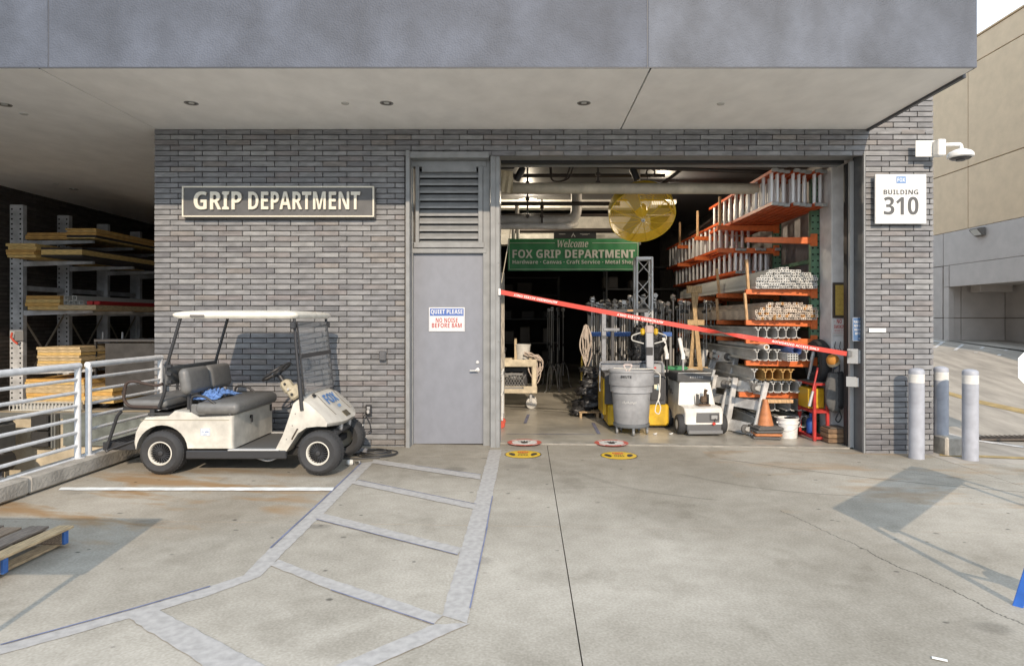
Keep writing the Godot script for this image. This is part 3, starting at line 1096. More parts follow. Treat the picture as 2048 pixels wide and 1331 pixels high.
func build_facade_things() -> void:
	var bold := font("Droid Sans", 700)
	var regular := font("Droid Sans", 400)
	var serif := font("Droid Serif", 700)
	# department sign
	var cream := mat(C(.66, .62, .52), .45)
	var slate := mat(C(.085, .083, .082), .5, 0.0, "mottle", Vector3.ONE * .8)
	var c := P(557, 403.5, 8.08)
	var s := thing("department_sign", "long dark sign with raised cream lettering on the brick wall", "sign", c)
	bx("backing_box", Vector3(.01, -.008, -.035), Vector3(2.40, .395, .05), mat(C(.10, .095, .09), .5), s, .004)
	bx("board", Vector3(0, 0, 0), Vector3(2.36, .36, .03), slate, s, .003)
	for k in [[0, .184, 2.40, .018], [0, -.184, 2.40, .018], [-1.191, 0, .018, .35], [1.191, 0, .018, .35]]:
		bx("border", Vector3(k[0], k[1], .012), Vector3(k[2], k[3], .035), cream, s, .003)
	text(s, "GRIP", regular, .595, .225, .02, XF(Vector3(-.745, .01, .035)), cream)
	text(s, "DEPARTMENT", regular, 1.395, .222, .02, XF(Vector3(.335, .01, .035)), cream)
	for k in 2:
		text(s, ["GRIP", "DEPARTMENT"][k], bold, [.585, 1.385][k], [.222, .219][k], .016, XF(Vector3([-.745, .335][k], .01, .0335)), cream)
	# quiet sign on the door
	var wht := mat(C(.60, .60, .59), .45)
	var blue := mat(C(.055, .12, .36), .45)
	var red := mat(C(.36, .025, .025), .45)
	c = P(893.5, 638.5, 8.325)
	s = sign_board("quiet_sign", "white and blue quiet-please sign on the grey steel door", c, .463, .312, .006, wht)
	bx("blue_band", Vector3(0, .094, .004), Vector3(.435, .095, .002), blue, s)
	text(s, "QUIET PLEASE", bold, .41, .068, .001, XF(Vector3(0, .094, .006)), wht)
	text(s, "NO NOISE", bold, .285, .060, .001, XF(Vector3(0, -.010, .004)), red)
	text(s, "BEFORE 8AM", bold, .385, .060, .001, XF(Vector3(0, -.076, .004)), red)
	for k in [[0, -.143, .44, .003], [-.22, -.045, .003, .195], [.22, -.045, .003, .195]]: bx("thin_border", Vector3(k[0], k[1], .0036), Vector3(k[2], k[3], .001), mat(C(.25, .3, .45), .5), s)
	# building number
	c = P(1801, 398, 8.08)
	var grey := mat(C(.075, .075, .075), .5)
	var white2 := mat(C(.68, .68, .66), .4)
	s = sign_board("building_sign", "square white building number sign on the brick pier", c, .64, .62, .03, white2)
	bx("spacer", Vector3(.0, 0, -.03), Vector3(.58, .56, .04), slate, s)
	bx("logo_patch", Vector3(.002, .238, .017), Vector3(.118, .085, .004), mat(C(.12, .24, .47), .4), s, .001)
	text(s, "FOX", bold, .096, .05, .001, XF(Vector3(.002, .238, .0195)), white2)
	text(s, "BUILDING", bold, .436, .062, .002, XF(Vector3(0, .085, .016)), grey)
	text(s, "BUILDING", bold, .43, .056, .002, XF(Vector3(0, .085, .0155)), grey)
	text(s, "310", bold, .435, .225, .002, XF(Vector3(.002, -.085, .016)), grey)
	# bicycle notice on the frame's reveal
	c = P(1717.5, 658, 8.27)
	s = sign_board("bicycle_notice", "small blue notice on the right frame of the wide opening", c, .155, .30, .005, mat(C(.07, .14, .27), .45))
	for k in [[0, .148, .15, .003], [0, -.148, .15, .003], [-.074, 0, .003, .296], [.074, 0, .003, .296]]: bx("thin_border", Vector3(k[0], k[1], .003), Vector3(k[2], k[3], .002), wht, s)
	var tx := ["PLEASE PARK", "BICYCLES &", "GOLFCARTS", "OUTSIDE."]
	for k in 4: text(s, tx[k], bold, [.125, .115, .115, .095][k], .030, .001, XF(Vector3(.002, .095 - k * .05, .0035)), wht)
	text(s, "Thank You", serif, .07, .02, .001, XF(Vector3(.03, -.118, .0035)), wht)
	# blank sticker on the pier
	c = P(1755.5, 660, 8.135)
	bx("sticker", Vector3.ZERO, Vector3(.215, .052, .004), white2, thing("blank_sticker", "blank white strip stuck on the brick pier beside the blue notice", "sticker", c))
	# dome camera on its corner bracket
	var o := thing("dome_camera", "white dome camera on a bent arm at the pier corner", "camera", P(1868, 298, 8.05))
	var cw := mat(C(.78, .77, .74), .35)
	bx("mount_plate", Vector3(-.11, 0, .02), Vector3(.26, .20, .012), cw, o, .003)
	bx("mount_box", Vector3(.02, -.01, .08), Vector3(.10, .20, .12), cw, o, .012)
	bx("mount_box", Vector3(.055, 0, .075), Vector3(.035, .17, .09), cw, o, .012)
	tb("arm", bend([Vector3(.06, .03, .08), Vector3(.29, .04, .08), Vector3(.29, -.05, .08)], .07, 6), .023, cw, o, 14)
	lt("dome_shell", [Vector2(0, .01), Vector2(.06, .008), Vector2(.12, -.02), Vector2(.145, -.05), Vector2(.145, -.085), Vector2(.125, -.095), Vector2(0, -.095)], cw, o, 28, XF(Vector3(.28, -.035, .08)))
	lt("dome_glass", [Vector2(.12, -.096), Vector2(.10, -.112), Vector2(.055, -.118), Vector2(.05, -.13), Vector2(0, -.135)], mat(C(.04, .04, .045), .15), o, 24, XF(Vector3(.28, -.035, .08)))
	for k in [[-.2, .07], [-.2, -.07], [-.04, .07], [-.04, -.07]]: lt("screw", [Vector2(0, 0), Vector2(.008, 0), Vector2(0, .004)], galv, o, 8, XF(Vector3(k[0], k[1], .026), Basis(Vector3.RIGHT, PI / 2)))
	# recessed downlights and sprinkler caps in the soffit
	var ring := mat(C(.35, .34, .32), .35, .6)
	var well := mat(C(.14, .13, .12), .4, .3)
	var spots := [[382, 206, "above the department sign"], [773, 206, "above the louvred vent"], [1168, 206, "above the yellow fan"], [8, 209, "at the left picture edge"], [147, 378, "deep in the loading bay ceiling"]]
	for q in spots:
		var at := sof(q[0], q[1])
		var l := thing("recessed_downlight", "round recessed downlight in the soffit " + q[2], "ceiling light", at, 0.0, "downlights in the soffit")
		lt("trim_ring", [Vector2(.055, -.002), Vector2(.074, -.004), Vector2(.076, .004)], ring, l, 24)
		lt("reflector", [Vector2(.055, -.0015), Vector2(.045, .0005), Vector2(0, .001)], well, l, 24)
		lt("bulb_face", [Vector2(0, -.006), Vector2(.03, -.005), Vector2(.034, .001)], mat(C(.5, .5, .48), .2), l, 16)
	for q in [[690, 206, "between the two downlights over sign and vent"], [1442, 207, "right of the fan's downlight"], [47, 227, "near the left picture edge"], [112, 367, "deep in the loading bay"]]:
		var l := thing("sprinkler_cap", "small flat sprinkler cap in the soffit " + q[2], "sprinkler", sof(q[0], q[1]), 0.0, "sprinkler caps in the soffit")
		lt("cover", [Vector2(0, -.012), Vector2(.038, -.011), Vector2(.042, -.006), Vector2(.042, .002)], mat(C(.5, .49, .46), .7), l, 20)
	# key box, power outlet
	var kb := thing("key_box", "small dark key box fixed to the brick wall near the door frame", "key box", P(765, 711, 8.11))
	bx("case", Vector3.ZERO, Vector3(.085, .125, .05), mat(C(.11, .11, .115), .5), kb, .012)
	bx("cover", Vector3(0, .0, .026), Vector3(.07, .105, .01), mat(C(.09, .09, .095), .45), kb, .004)
	var ou := thing("power_outlet", "black outdoor power outlet with a plug in it, low on the brick wall", "outlet", P(737, 820, 8.11))
	bx("plate", Vector3.ZERO, Vector3(.075, .14, .02), plastic_black, ou, .006)
	bx("socket", Vector3(0, .03, .012), Vector3(.04, .035, .01), mat(C(.3, .3, .3), .5), ou, .004)
	bx("plug", Vector3(.0, -.015, .03), Vector3(.035, .05, .045), mat(C(.45, .44, .42), .5), ou, .01)
	tb("plug_cord", bend([Vector3(-.01, -.015, .05), Vector3(-.05, -.07, .055), Vector3(-.065, -.17, .03)], .03), .006, plastic_black, ou, 6)
	tb("dangling_cord", bend([Vector3(-.03, -.06, .03), Vector3(.02, -.15, .025), Vector3(.035, -.25, .02), Vector3(.0, -.27, .02)], .03), .007, plastic_black, ou, 6)
	bx("tag", Vector3(-.07, -.2, .03), Vector3(.018, .06, .01), mat(C(.6, .6, .58), .5), ou, .002, Basis(Vector3.BACK, -.2))
	# bollards
	var bpaint := mat(C(.345, .355, .39), .5, 0.0, "mottle", Vector3.ONE * 1.0, "bump", .08)
	var band := mat(C(.62, .60, .56), .4, 0.0, "mottle", Vector3.ONE * 2.0)
	var bl := [[1842, 919, 731, "pale grey steel bollard standing directly before the brick pier"], [1883, 906, 724, "pale grey steel bollard rising from the concrete block at the pier corner"], [1951, 922, 734, "pale grey steel bollard farthest right, standing free"]]
	var first: Node3D
	for q in bl:
		var at := G(q[0], q[1])
		at.z -= .085
		if q[1] == 906: at = Vector3(5.33, gy(5.33), -8.30)
		if first == null:
			first = thing("bollard", q[3], "bollard", at, 0.0, "bollards at the alley mouth")
			lt("pipe", [Vector2(0, -.05), Vector2(.087, -.05), Vector2(.087, .925), Vector2(.0, .925)], bpaint, first, 28)
			lt("reflective_band", [Vector2(.0, .925), Vector2(.0885, .925), Vector2(.0885, 1.03), Vector2(0, 1.03)], band, first, 28)
			lt("cap", [Vector2(0, 1.03), Vector2(.0875, 1.03), Vector2(.088, 1.065), Vector2(.08, 1.082), Vector2(.06, 1.095), Vector2(.03, 1.102), Vector2(0, 1.104)], bpaint, first, 28)
		else:
			dup(first, at, 0.0, q[3])
	var cb := thing("concrete_block", "worn concrete block at the foot of the pier corner", "block", Vector3(5.33, gy(5.3), -8.24))
	bx("block", Vector3(.03, .1, .0), Vector3(.24, .26, .36), mat(C(.46, .42, .36), .9, 0.0, "stain", Vector3.ONE * 1.4, "bump", .4), cb, .02)
	# octagonal sign at the right picture edge, seen from behind
	o = thing("octagonal_sign", "blank white back of an octagonal traffic sign at the right edge", "traffic sign", Vector3(6.72, gy(6.7), -8.45))
	var oc := []
	for k in 8: oc.append(Vector2(.33, 0).rotated(PI / 8 + k * PI / 4))
	pr("plate", oc, -.003, .003, mat(C(.82, .82, .80), .5), o, XF(Vector3(0, 1.09, .03)))
	bx("post", Vector3(.02, .7, -.02), Vector3(.05, 1.4, .04), galv, o, .004)
	bx("base_plate", Vector3(.02, .01, -.02), Vector3(.14, .012, .14), galv, o, .002)
	build_barricades()
	build_pallet()
	build_stickers()
	build_barrier_tape()
	# coiled charging cable on the ground by the front wheel
	var cab := thing("charging_cable", "black charging cable coiled on the concrete by the cart's front wheel", "cable", G(752, 908))
	var pts := []
	for i in 130:
		var a := i * .23
		var rr := .24 - .0011 * i + .02 * sin(a * .37)
		pts.append(Vector3(cos(a) * rr * 1.05 + .02 * sin(a * .21), .012 + .0025 * (i / 27) * 4.0, sin(a) * rr * .9))
	tb("coil", pts, .0075, plastic_black, cab, 6)
	tb("lead", bend([Vector3(.1, .012, .24), Vector3(-.2, .012, .30), Vector3(-.42, .012, .27), Vector3(-.46, .05, .1)], .1), .0075, plastic_black, cab, 6)
	bx("connector", Vector3(-.2, .045, .02), Vector3(.2, .06, .07), mat(C(.16, .16, .17), .5), cab, .015, yaw(.1))
	var pg := thing("cord_plug", "small white cord plug lying on the concrete behind the front wheel", "plug", G(705, 930))
	lt("plug_body", [Vector2(0, 0), Vector2(.03, 0), Vector2(.034, .03), Vector2(.03, .055), Vector2(.012, .07), Vector2(0, .07)], mat(C(.55, .54, .5), .5), pg, 14, XF(Vector3(0, .034, 0), Basis(Vector3.BACK, PI / 2) * Basis(Vector3.RIGHT, .4)))
	tb("cord_end", bend([Vector3(.03, .03, 0), Vector3(.06, .02, -.06), Vector3(.05, .012, -.14)], .03), .007, plastic_black, pg, 6)
	bx("ferrule", Vector3(.055, .02, -.07), Vector3(.02, .022, .04), mat(C(.4, .39, .36), .4), pg, .004)

func sof(px: float, py: float) -> Vector3:
	var y := 4.036
	var d := (y - EYE) * FOC / (640.0 - py)
	return Vector3((px - 1054.0) / FOC * d, y, -d)

func build_barricades() -> void:
	var bluep := mat(C(.03, .13, .48), .45, 0.0, "stain", Vector3.ONE * 1.5)
	var wood := mat(C(.7, .68, .64), .5, 0.0, "mottle", Vector3.ONE)
	var a := Vector3(3.055, 0, -3.57)
	var b := Vector3(4.74, 0, -5.2)
	var o := thing("barricade", "folding barricade with a blue leg entering the picture at lower right", "barricade", (a + b) * .5 + Vector3(0, gy(3.9), 0))
	var along := (b - a).normalized()
	var across := Vector3(-along.z, 0, along.x)
	var mid := (a + b) * .5
	for e in [a, b]:
		for s in [-1.0, 1.0]:
			var st := nst()
			bar(st, e - mid + across * .27 * s + along * .02 * s, e - mid + across * .02 * s + along * .02 * s + Vector3(0, 1.06, 0), .05, .03, .003, along)
			obj("leg", st, bluep, o)
		var st2 := nst()
		bar(st2, e - mid + across * .2 + Vector3(0, .27, 0), e - mid - across * .2 + Vector3(0, .27, 0), .03, .02, .002)
		obj("leg_brace", st2, bluep, o)
	for s in [-1.0, 1.0]:
		var st3 := nst()
		bar(st3, a - mid - along * .05 + across * .07 * s + Vector3(0, .91, 0), b - mid + along * .05 + across * .07 * s + Vector3(0, .91, 0), .02, .28, .004)
		obj("board", st3, wood, o)
	lt("reflector_disc", [Vector2(0, -.012), Vector2(.095, -.012), Vector2(.1, 0), Vector2(.095, .012), Vector2(0, .012)], mat(C(.6, .2, .03), .4), o, 24, XF(a - mid + Vector3(.09, .27, .02), Basis(Vector3.RIGHT, PI / 2)))
	var l := thing("board_on_posts", "white board on thin posts left of the pallet, seen by its shadow", "board", Vector3(-3.4, gy(-3.4), -2.62))
	bx("panel", Vector3(.0, .95, 0), Vector3(1.65, .55, .02), wood, l, .004)
	for x in [-.78, .78]:
		bx("post", Vector3(x, .6, -.03), Vector3(.035, 1.22, .03), galv, l, .003)
		bx("foot", Vector3(x, .02, -.03), Vector3(.04, .04, .5), galv, l, .004)

func build_pallet() -> void:
	var o := thing("wooden_pallet", "weathered wooden pallet with blue-painted stringer ends at lower left", "pallet", Vector3(-3.74, gy(-3.7), -3.9))
	var woods := [mat(C(.40, .29, .17), .85, 0.0, "wood", Vector3(8, 8, .8), "bump", .3), mat(C(.26, .19, .13), .9, 0.0, "wood", Vector3(8, 8, .8), "bump", .4), mat(C(.20, .16, .125), .9, 0.0, "wood", Vector3(7, 7, .7), "bump", .4), mat(C(.44, .32, .18), .8, 0.0, "wood", Vector3(8, 8, .7), "bump", .3)]
	var bluep := mat(C(.04, .12, .34), .6, 0.0, "mottle", Vector3.ONE * 4.0)
	for i in 6:
		bx("deck_board", Vector3(.505 - i * .168, .124 + .002 * (i % 2), .02 * (i % 3 - 1)), Vector3(.135 - .03 * float(i == 0), .018, 1.2), woods[[3, 2, 1, 2, 0, 1][i]], o, .003, yaw(.012 * (i % 3 - 1)))
	for k in 3:
		var z := -.56 + k * .52
		bx("stringer", Vector3(-.02, .068, z), Vector3(1.11, .09, .04), woods[1], o, .004)
		bx("painted_end", Vector3(.545, .068, z), Vector3(.02, .091, .041), bluep, o, .003)
	for i in 3: bx("bottom_board", Vector3(.45 - i * .45, .013, 0), Vector3(.1, .018, 1.2), woods[0], o, .003)

func build_stickers() -> void:
	var bold := font("Droid Sans", 700)
	var yel := mat(C(.64, .42, .02), .5, 0.0, "mottle", Vector3.ONE * 3.0)
	var blk := mat(C(.02, .02, .02), .5)
	var red := mat(C(.50, .03, .03), .5)
	var wht := mat(C(.62, .61, .58), .5, 0.0, "mottle", Vector3.ONE * 3.0)
	var flat := Basis(Vector3.RIGHT, -PI / 2)
	for k in 2:
		var o := thing("floor_sticker", ["yellow oval wait-here floor sticker by the door frame", "yellow oval wait-here floor sticker in front of the trash can"][k], "sticker", G([1046, 1238][k], [908, 910.5][k], .003), 0.0, "yellow floor stickers before the threshold")
		lt("edge", [Vector2(.222, 0), Vector2(.222, .001), Vector2(0, .001)], blk, o, 40)
		lt("face", [Vector2(.212, .001), Vector2(.212, .002), Vector2(0, .002)], yel, o, 40)
		lt("patch", [Vector2(.07, .002), Vector2(.07, .0025), Vector2(0, .0025)], red, o, 20, Transform3D(Basis.from_scale(Vector3(1.0, 1, .75)), Vector3(0, 0, -.125)))
		text(o, "STOP", bold, .10, .05, .0006, XF(Vector3(0, .003, -.125), flat), yel)
		text(o, "WAIT", bold, .12, .055, .0006, XF(Vector3(0, .0025, -.03), flat), blk)
		text(o, "HERE", bold, .12, .055, .0006, XF(Vector3(0, .0025, .05), flat), blk)
		for s in [-1.0, 1.0]:
			var sole := []
			for i in 18:
				var a := TAU * i / 18
				sole.append(Vector2(cos(a) * (.035 + .008 * sin(a)), sin(a) * .085))
			pr("footprint", sole, 0, .0006, blk, o, XF(Vector3(s * .13, .0025, .01), flat * Basis(Vector3.BACK, -s * .25)))
		var w := thing("floor_sticker", ["white and red round hand sticker just inside the door frame", "white and red round hand sticker inside, ahead of the trash can"][k], "sticker", G([1049, 1223][k], [884, 885][k], .020), 0.0, "hand stickers inside the opening")
		lt("edge", [Vector2(.225, 0), Vector2(.225, .001), Vector2(0, .001)], mat(C(.50, .10, .07), .5), w, 40)
		lt("face", [Vector2(.165, .001), Vector2(.165, .002), Vector2(0, .002)], wht, w, 32)
		for s in 4: bx("red_ring_gap", Vector3(cos(PI / 4 + s * PI / 2) * .195, .0018, sin(PI / 4 + s * PI / 2) * .195), Vector3(.09, .0014, .016), wht, w, 0.0, yaw(-(PI / 4 + s * PI / 2) + PI / 2))
		lt("palm", [Vector2(.045, .002), Vector2(.045, .003), Vector2(0, .003)], blk, w, 16, Transform3D(Basis.from_scale(Vector3(1, 1, 1.2)), Vector3(0, 0, .03)))
		for f in 5:
			var a := -.75 + f * .36
			bx("finger", Vector3(sin(a) * .085, .0025, .03 - cos(a) * .085), Vector3(.02, .001, .075), blk, w, 0.0, yaw(-a))

func build_barrier_tape() -> void:
	var o := thing("barrier_tape", "red retractable barrier belt stretched across the wide opening", "barrier tape", Vector3(-.36, 0, -8.2))
	var redm := mat(C(.54, .05, .032), .55, 0.0, "grain", Vector3.ONE * 3.0)
	var wht := mat(C(.75, .73, .7), .5)
	var a := P(1001, 583.5, 8.17)
	var b := P(1694, 707, 8.28)
	var z0 := Vector3(.36, 0, 8.2)
	var st := nst()
	var n := 60
	var prev := []
	var frames := []
	for i in n + 1:
		var t := float(i) / n
		var c := a.lerp(b, t) - Vector3(0, .035 * sin(PI * t) * .6, 0) + z0
		# the belt carries one half twist past its middle
		var tw := 0.06 * sin(t * 9.0) + PI * smoothstep(.56, .72, t)
		var dir := (b - a).normalized()
		var up := (Vector3.UP - dir * dir.y).normalized()
		up = up.rotated(dir, tw)
		frames.append([c, dir, up])
		var hh := .029
		var nr := dir.cross(up).normalized() * .0012
		var cur := [c + up * hh + nr, c - up * hh + nr, c - up * hh - nr, c + up * hh - nr]
		if i:
			for k in 4: quad(st, prev[k], prev[(k + 1) % 4], cur[(k + 1) % 4], cur[k])
		prev = cur
	obj("belt", st, redm, o)
	bx("clip", a + z0 + Vector3(-.012, 0, .006), Vector3(.03, .085, .02), wht, o, .004)
	bx("cassette", b + z0 + Vector3(.03, 0, 0), Vector3(.05, .08, .05), mat(C(.14, .14, .14), .5), o, .008)
	var f := font("Droid Sans", 700)
	for q in [.1, .41, .865]:
		var fr: Array = frames[int(q * n)]
		var dir: Vector3 = fr[1]
		var up: Vector3 = fr[2]
		var side := dir.cross(up).normalized()
		var flip: bool = q < .6
		# before the twist the print stands upside down
		var bs := Basis(-dir, -Vector3.UP.slide(dir).normalized(), Vector3.ZERO) if flip else Basis(dir, Vector3.UP.slide(dir).normalized(), Vector3.ZERO)
		bs.z = bs.x.cross(bs.y)
		text(o, "AUTHORIZED ACCESS ONLY", f, [.56, .60, .62][[.1, .41, .865].find(q)], .030, .001, XF(fr[0] + bs.z * .004, bs), wht)

# ---------- the golf cart: x forward, z = minus the distance in from the near wheels' outer face ----------
func wheel_meshes() -> Array:
	var ty := nst()
	var p := []
	for i in 25:
		var a := PI * i / 24.0
		var zz := cos(a) * .105
		var rr := .222 - .045 * pow(absf(cos(a)), 4.0)
		p.append(Vector2(rr, -zz))
	p.push_front(Vector2(.118, -.088))
	p.append(Vector2(.118, .088))
	lathe(ty, p, 40, Transform3D(Basis(Vector3.RIGHT, PI / 2), Vector3.ZERO))
	# tread grooves stand as thin ribs
	for k in 40:
		var a := TAU * k / 40
		for s in [-1.0, 1.0]:
			box(ty, Vector3(cos(a) * .2195, sin(a) * .2195, .035 * s), Vector3(.008, .022, .045), 0.0, Basis(Vector3.BACK, a))
	var rim := nst()
	lathe(rim, [Vector2(.118, .06), Vector2(.118, .086), Vector2(.121, .094), Vector2(.112, .096), Vector2(.104, .086), Vector2(.100, .05)], 36, Transform3D(Basis(Vector3.RIGHT, PI / 2), Vector3.ZERO))
	var back := nst()
	lathe(back, [Vector2(.102, -.08), Vector2(.102, .045), Vector2(0, .05)], 28, Transform3D(Basis(Vector3.RIGHT, PI / 2), Vector3.ZERO))
	var hub := nst()
	lathe(hub, [Vector2(.03, .05), Vector2(.03, .082), Vector2(.022, .094), Vector2(0, .097)], 20, Transform3D(Basis(Vector3.RIGHT, PI / 2), Vector3.ZERO))
	var fin := nst()
	for k in 22:
		var a := TAU * k / 22
		box(fin, Vector3(cos(a) * .066, sin(a) * .066, .068), Vector3(.072, .008, .030), .003, Basis(Vector3.BACK, a + .12))
	return [mesh_of(ty), mesh_of(rim), mesh_of(back), mesh_of(hub), mesh_of(fin)]

func build_cart() -> void:
	var at := G(318, 951)
	var o := thing("golf_cart", "cream golf cart with grey seats and white roof parked along the brick wall", "golf cart", at)
	var cream := mat(C(.55, .52, .455), .35, 0.0, "stain", Vector3.ONE * .8, "bump", .03)
	cream.clearcoat_enabled = true
	cream.clearcoat = .3
	cream.clearcoat_roughness = .2
	var roofm := mat(C(.68, .65, .57), .4, 0.0, "mottle", Vector3.ONE)
	var vinyl := mat(C(.135, .133, .128), .42, 0.0, "mottle", Vector3.ONE * 2.0, "finebump", .12)
	var steel := mat(C(.028, .028, .03), .42, 0.0, "mottle", Vector3.ONE * 3.0)
	var rusty := mat(C(.045, .028, .021), .7, 0.0, "stain", Vector3.ONE * 5.0)
	var dark := mat(C(.02, .02, .02), .8)
	var mat_floor := mat(C(.10, .10, .098), .75, 0.0, "grain", Vector3.ONE * 2.0)
	# wheels
	var wm := wheel_meshes()
	var hubm := mat(C(.05, .05, .052), .4, .3)
	for k in 4:
		var w := Node3D.new()
		w.name = "wheel"
		o.add_child(w, true)
		var zc: float = [-.105, -.985][k % 2]
		w.position = Vector3([0.0, 1.60][k / 2], .222, zc)
		if k % 2: w.rotation.y = PI
		if k / 2 == 1: w.rotation.y += -.06
		put("tyre", wm[0], rubber, w)
		put("rim", wm[1], mat(C(.58, .55, .48), .35), w)
		put("rim_well", wm[2], dark if k != 3 else mat(C(.45, .41, .33), .5), w)
		put("hub", wm[3], hubm, w)
		put("spoke", wm[4], hubm, w)
	# rear body with its wheel arches
	var prof := [Vector2(.725, .60), Vector2(.725, .262), Vector2(.275, .262)]
	for i in 15:
		var a := deg_to_rad(lerpf(5.0, 176.0, i / 14.0))
		prof.append(Vector2(.0 + cos(a) * .272, .235 + sin(a) * .272))
	prof.append_array([Vector2(-.285, .33), Vector2(-.270, .43), Vector2(-.225, .52), Vector2(-.165, .585), Vector2(.07, .60), Vector2(.13, .65), Vector2(.30, .635), Vector2(.38, .585)])
	var c2 := Vector2(.2, .45)
	var rings := []
	for w in [[.035, .965], [.045, .987], [.07, 1.0], [1.04, 1.0], [1.065, .987], [1.075, .965]]:
		var r := []
		for q in prof:
			var v: Vector2 = c2 + (q - c2) * w[1]
			r.append(Vector3(v.x, v.y, -w[0]))
		rings.append(r)
	var st := nst()
	for i in rings.size() - 1:
		for k in prof.size():
			var k2 := (k + 1) % prof.size()
			quad(st, rings[i][k], rings[i][k2], rings[i + 1][k2], rings[i + 1][k])
	var idx := Geometry2D.triangulate_polygon(PackedVector2Array(prof))
	for e in [0, rings.size() - 1]:
		for i in range(0, idx.size(), 3):
			tri(st, rings[e][idx[i]], rings[e][idx[i + 1]], rings[e][idx[i + 2]])
	obj("body", st, cream, o)
	bx("arch_liner", Vector3(.0, .40, -.56), Vector3(.50, .2, .72), dark, o)
	bx("body_seam", Vector3(.24, .558, -.0335), Vector3(.9, .006, .006), mat(C(.3, .27, .2), .6), o)
	bx("deck_mat", Vector3(-.01, .612, -.56), Vector3(.30, .02, .98), mat(C(.04, .04, .04), .7), o, .005)
	# front cowl: profile in the middle and at the sides
	var pm := [Vector2(1.14, .24), Vector2(1.22, .42), Vector2(1.28, .60), Vector2(1.325, .755), Vector2(1.40, .815), Vector2(1.50, .775), Vector2(1.60, .668), Vector2(1.70, .575), Vector2(1.775, .50), Vector2(1.755, .465), Vector2(1.65, .46), Vector2(1.53, .46), Vector2(1.42, .43), Vector2(1.34, .33), Vector2(1.28, .24)]
	var pe := [Vector2(1.136, .222), Vector2(1.225, .40), Vector2(1.29, .585), Vector2(1.335, .73), Vector2(1.395, .775), Vector2(1.485, .74), Vector2(1.575, .66), Vector2(1.65, .59), Vector2(1.70, .52), Vector2(1.69, .485), Vector2(1.59, .487), Vector2(1.475, .475), Vector2(1.385, .415), Vector2(1.32, .314), Vector2(1.26, .222)]
	rings = []
	for w in [.035, .05, .08, .15, .26, .38, .56, .74, .86, .97, 1.04, 1.065, 1.08]:
		var e := absf(w - .557) / .523
		var t := smoothstep(.35, 1.0, e)
		var shrink := 1.0 - .05 * smoothstep(.88, 1.0, e)
		var r := []
		for k in pm.size():
			var v: Vector2 = pm[k].lerp(pe[k], t)
			var cc := Vector2(1.42, .56)
			v = cc + (v - cc) * shrink
			r.append(Vector3(v.x, v.y, -w))
		rings.append(r)
	st = nst()
	st.set_smooth_group(3)
	for i in rings.size() - 1:
		for k in pm.size():
			var k2 := (k + 1) % pm.size()
			st.set_smooth_group(3 if k >= 3 and k <= 7 else (4 if k < 3 else 5))
			quad(st, rings[i][k], rings[i][k2], rings[i + 1][k2], rings[i + 1][k])
	st.set_smooth_group(-1)
	idx = Geometry2D.triangulate_polygon(PackedVector2Array(pe))
	for e in [0, rings.size() - 1]:
		for i in range(0, idx.size(), 3):
			tri(st, rings[e][idx[i]], rings[e][idx[i + 1]], rings[e][idx[i + 2]])
	obj("front_cowl", st, cream, o)
	bx("cowl_liner", Vector3(1.42, .36, -.56), Vector3(.26, .22, .7), dark, o)
	# hood lettering and badge lie on the sloping hood
	var slope := Vector3(1.50 - 1.60, .775 - .668, 0).normalized()
	var bs := Basis(Vector3(0, 0, -1), slope, Vector3.ZERO)
	bs.z = bs.x.cross(bs.y)
	text(o, "FOX", font("Droid Sans", 700), .36, .125, .003, XF(Vector3(1.555, .716, -.55) + bs.z * .010, bs), mat(C(.06, .17, .40), .4))
	text(o, "GRIP", font("Droid Sans", 700), .10, .035, .003, XF(Vector3(1.64, .631, -.58) + bs.z * .012, bs), mat(C(.15, .25, .42), .4))
	var sl2 := Vector3(1.70 - 1.775, .575 - .50, 0).normalized()
	var b2 := Basis(Vector3(0, 0, -1), sl2, Vector3.ZERO)
	b2.z = b2.x.cross(b2.y)
	bx("hood_badge", Vector3(1.724, .553, -.58), Vector3(.16, .075, .012), mat(C(.10, .085, .05), .35, .4), o, .003, b2)
	bx("hood_vent", Vector3(1.49, .783, -.22), Vector3(.08, .035, .008), dark, o, .002, bs)
	# panel gaps of the hood
	var gap := mat(C(.16, .145, .12), .7)
	for z in [-.29, -.83]: tb("panel_gap", [Vector3(1.45, .797, z), Vector3(1.50, .777, z), Vector3(1.60, .670, z), Vector3(1.70, .577, z)], .0035, gap, o, 5)
	tb("panel_gap", [Vector3(1.45, .797, -.29), Vector3(1.45, .797, -.83)], .0035, gap, o, 5)
	tb("fender_trim", [Vector3(1.385, .47, -.032), Vector3(1.345, .40, -.032), Vector3(1.325, .36, -.033)], .008, mat(C(.05, .035, .025), .6), o, 6)
	for q in [[1.33, .50], [1.36, .62], [1.27, .36]]: lt("rivet", [Vector2(0, 0), Vector2(.006, 0), Vector2(0, .004)], mat(C(.1, .1, .1), .5), o, 8, XF(Vector3(q[0], q[1], -.034), Basis(Vector3.RIGHT, PI / 2)))
	# lamps, bumper, axle
	for z in [-.40, -.72]:
		var hl := lt("headlight", [Vector2(0, 0), Vector2(.03, 0), Vector2(.045, .03), Vector2(.045, .045), Vector2(0, .055)], mat(C(.55, .55, .55), .12, .6), o, 18, Transform3D(Basis(Vector3.BACK, -PI / 2), Vector3(1.685, .435, z)))
		bx("lamp_bezel", Vector3(.0, .02, .0), Vector3(.10, .03, .11), plastic_black, hl, .01)
		hl.get_child(0).position = Vector3(1.665, .43, z) - Vector3.ZERO
	bx("bumper", Vector3(1.66, .38, -.56), Vector3(.10, .09, .62), plastic_black, o, .03)
	bx("axle_beam", Vector3(1.60, .24, -.55), Vector3(.07, .07, .80), steel, o, .01)
	bx("rear_axle", Vector3(0, .235, -.55), Vector3(.12, .12, .78), steel, o, .03)
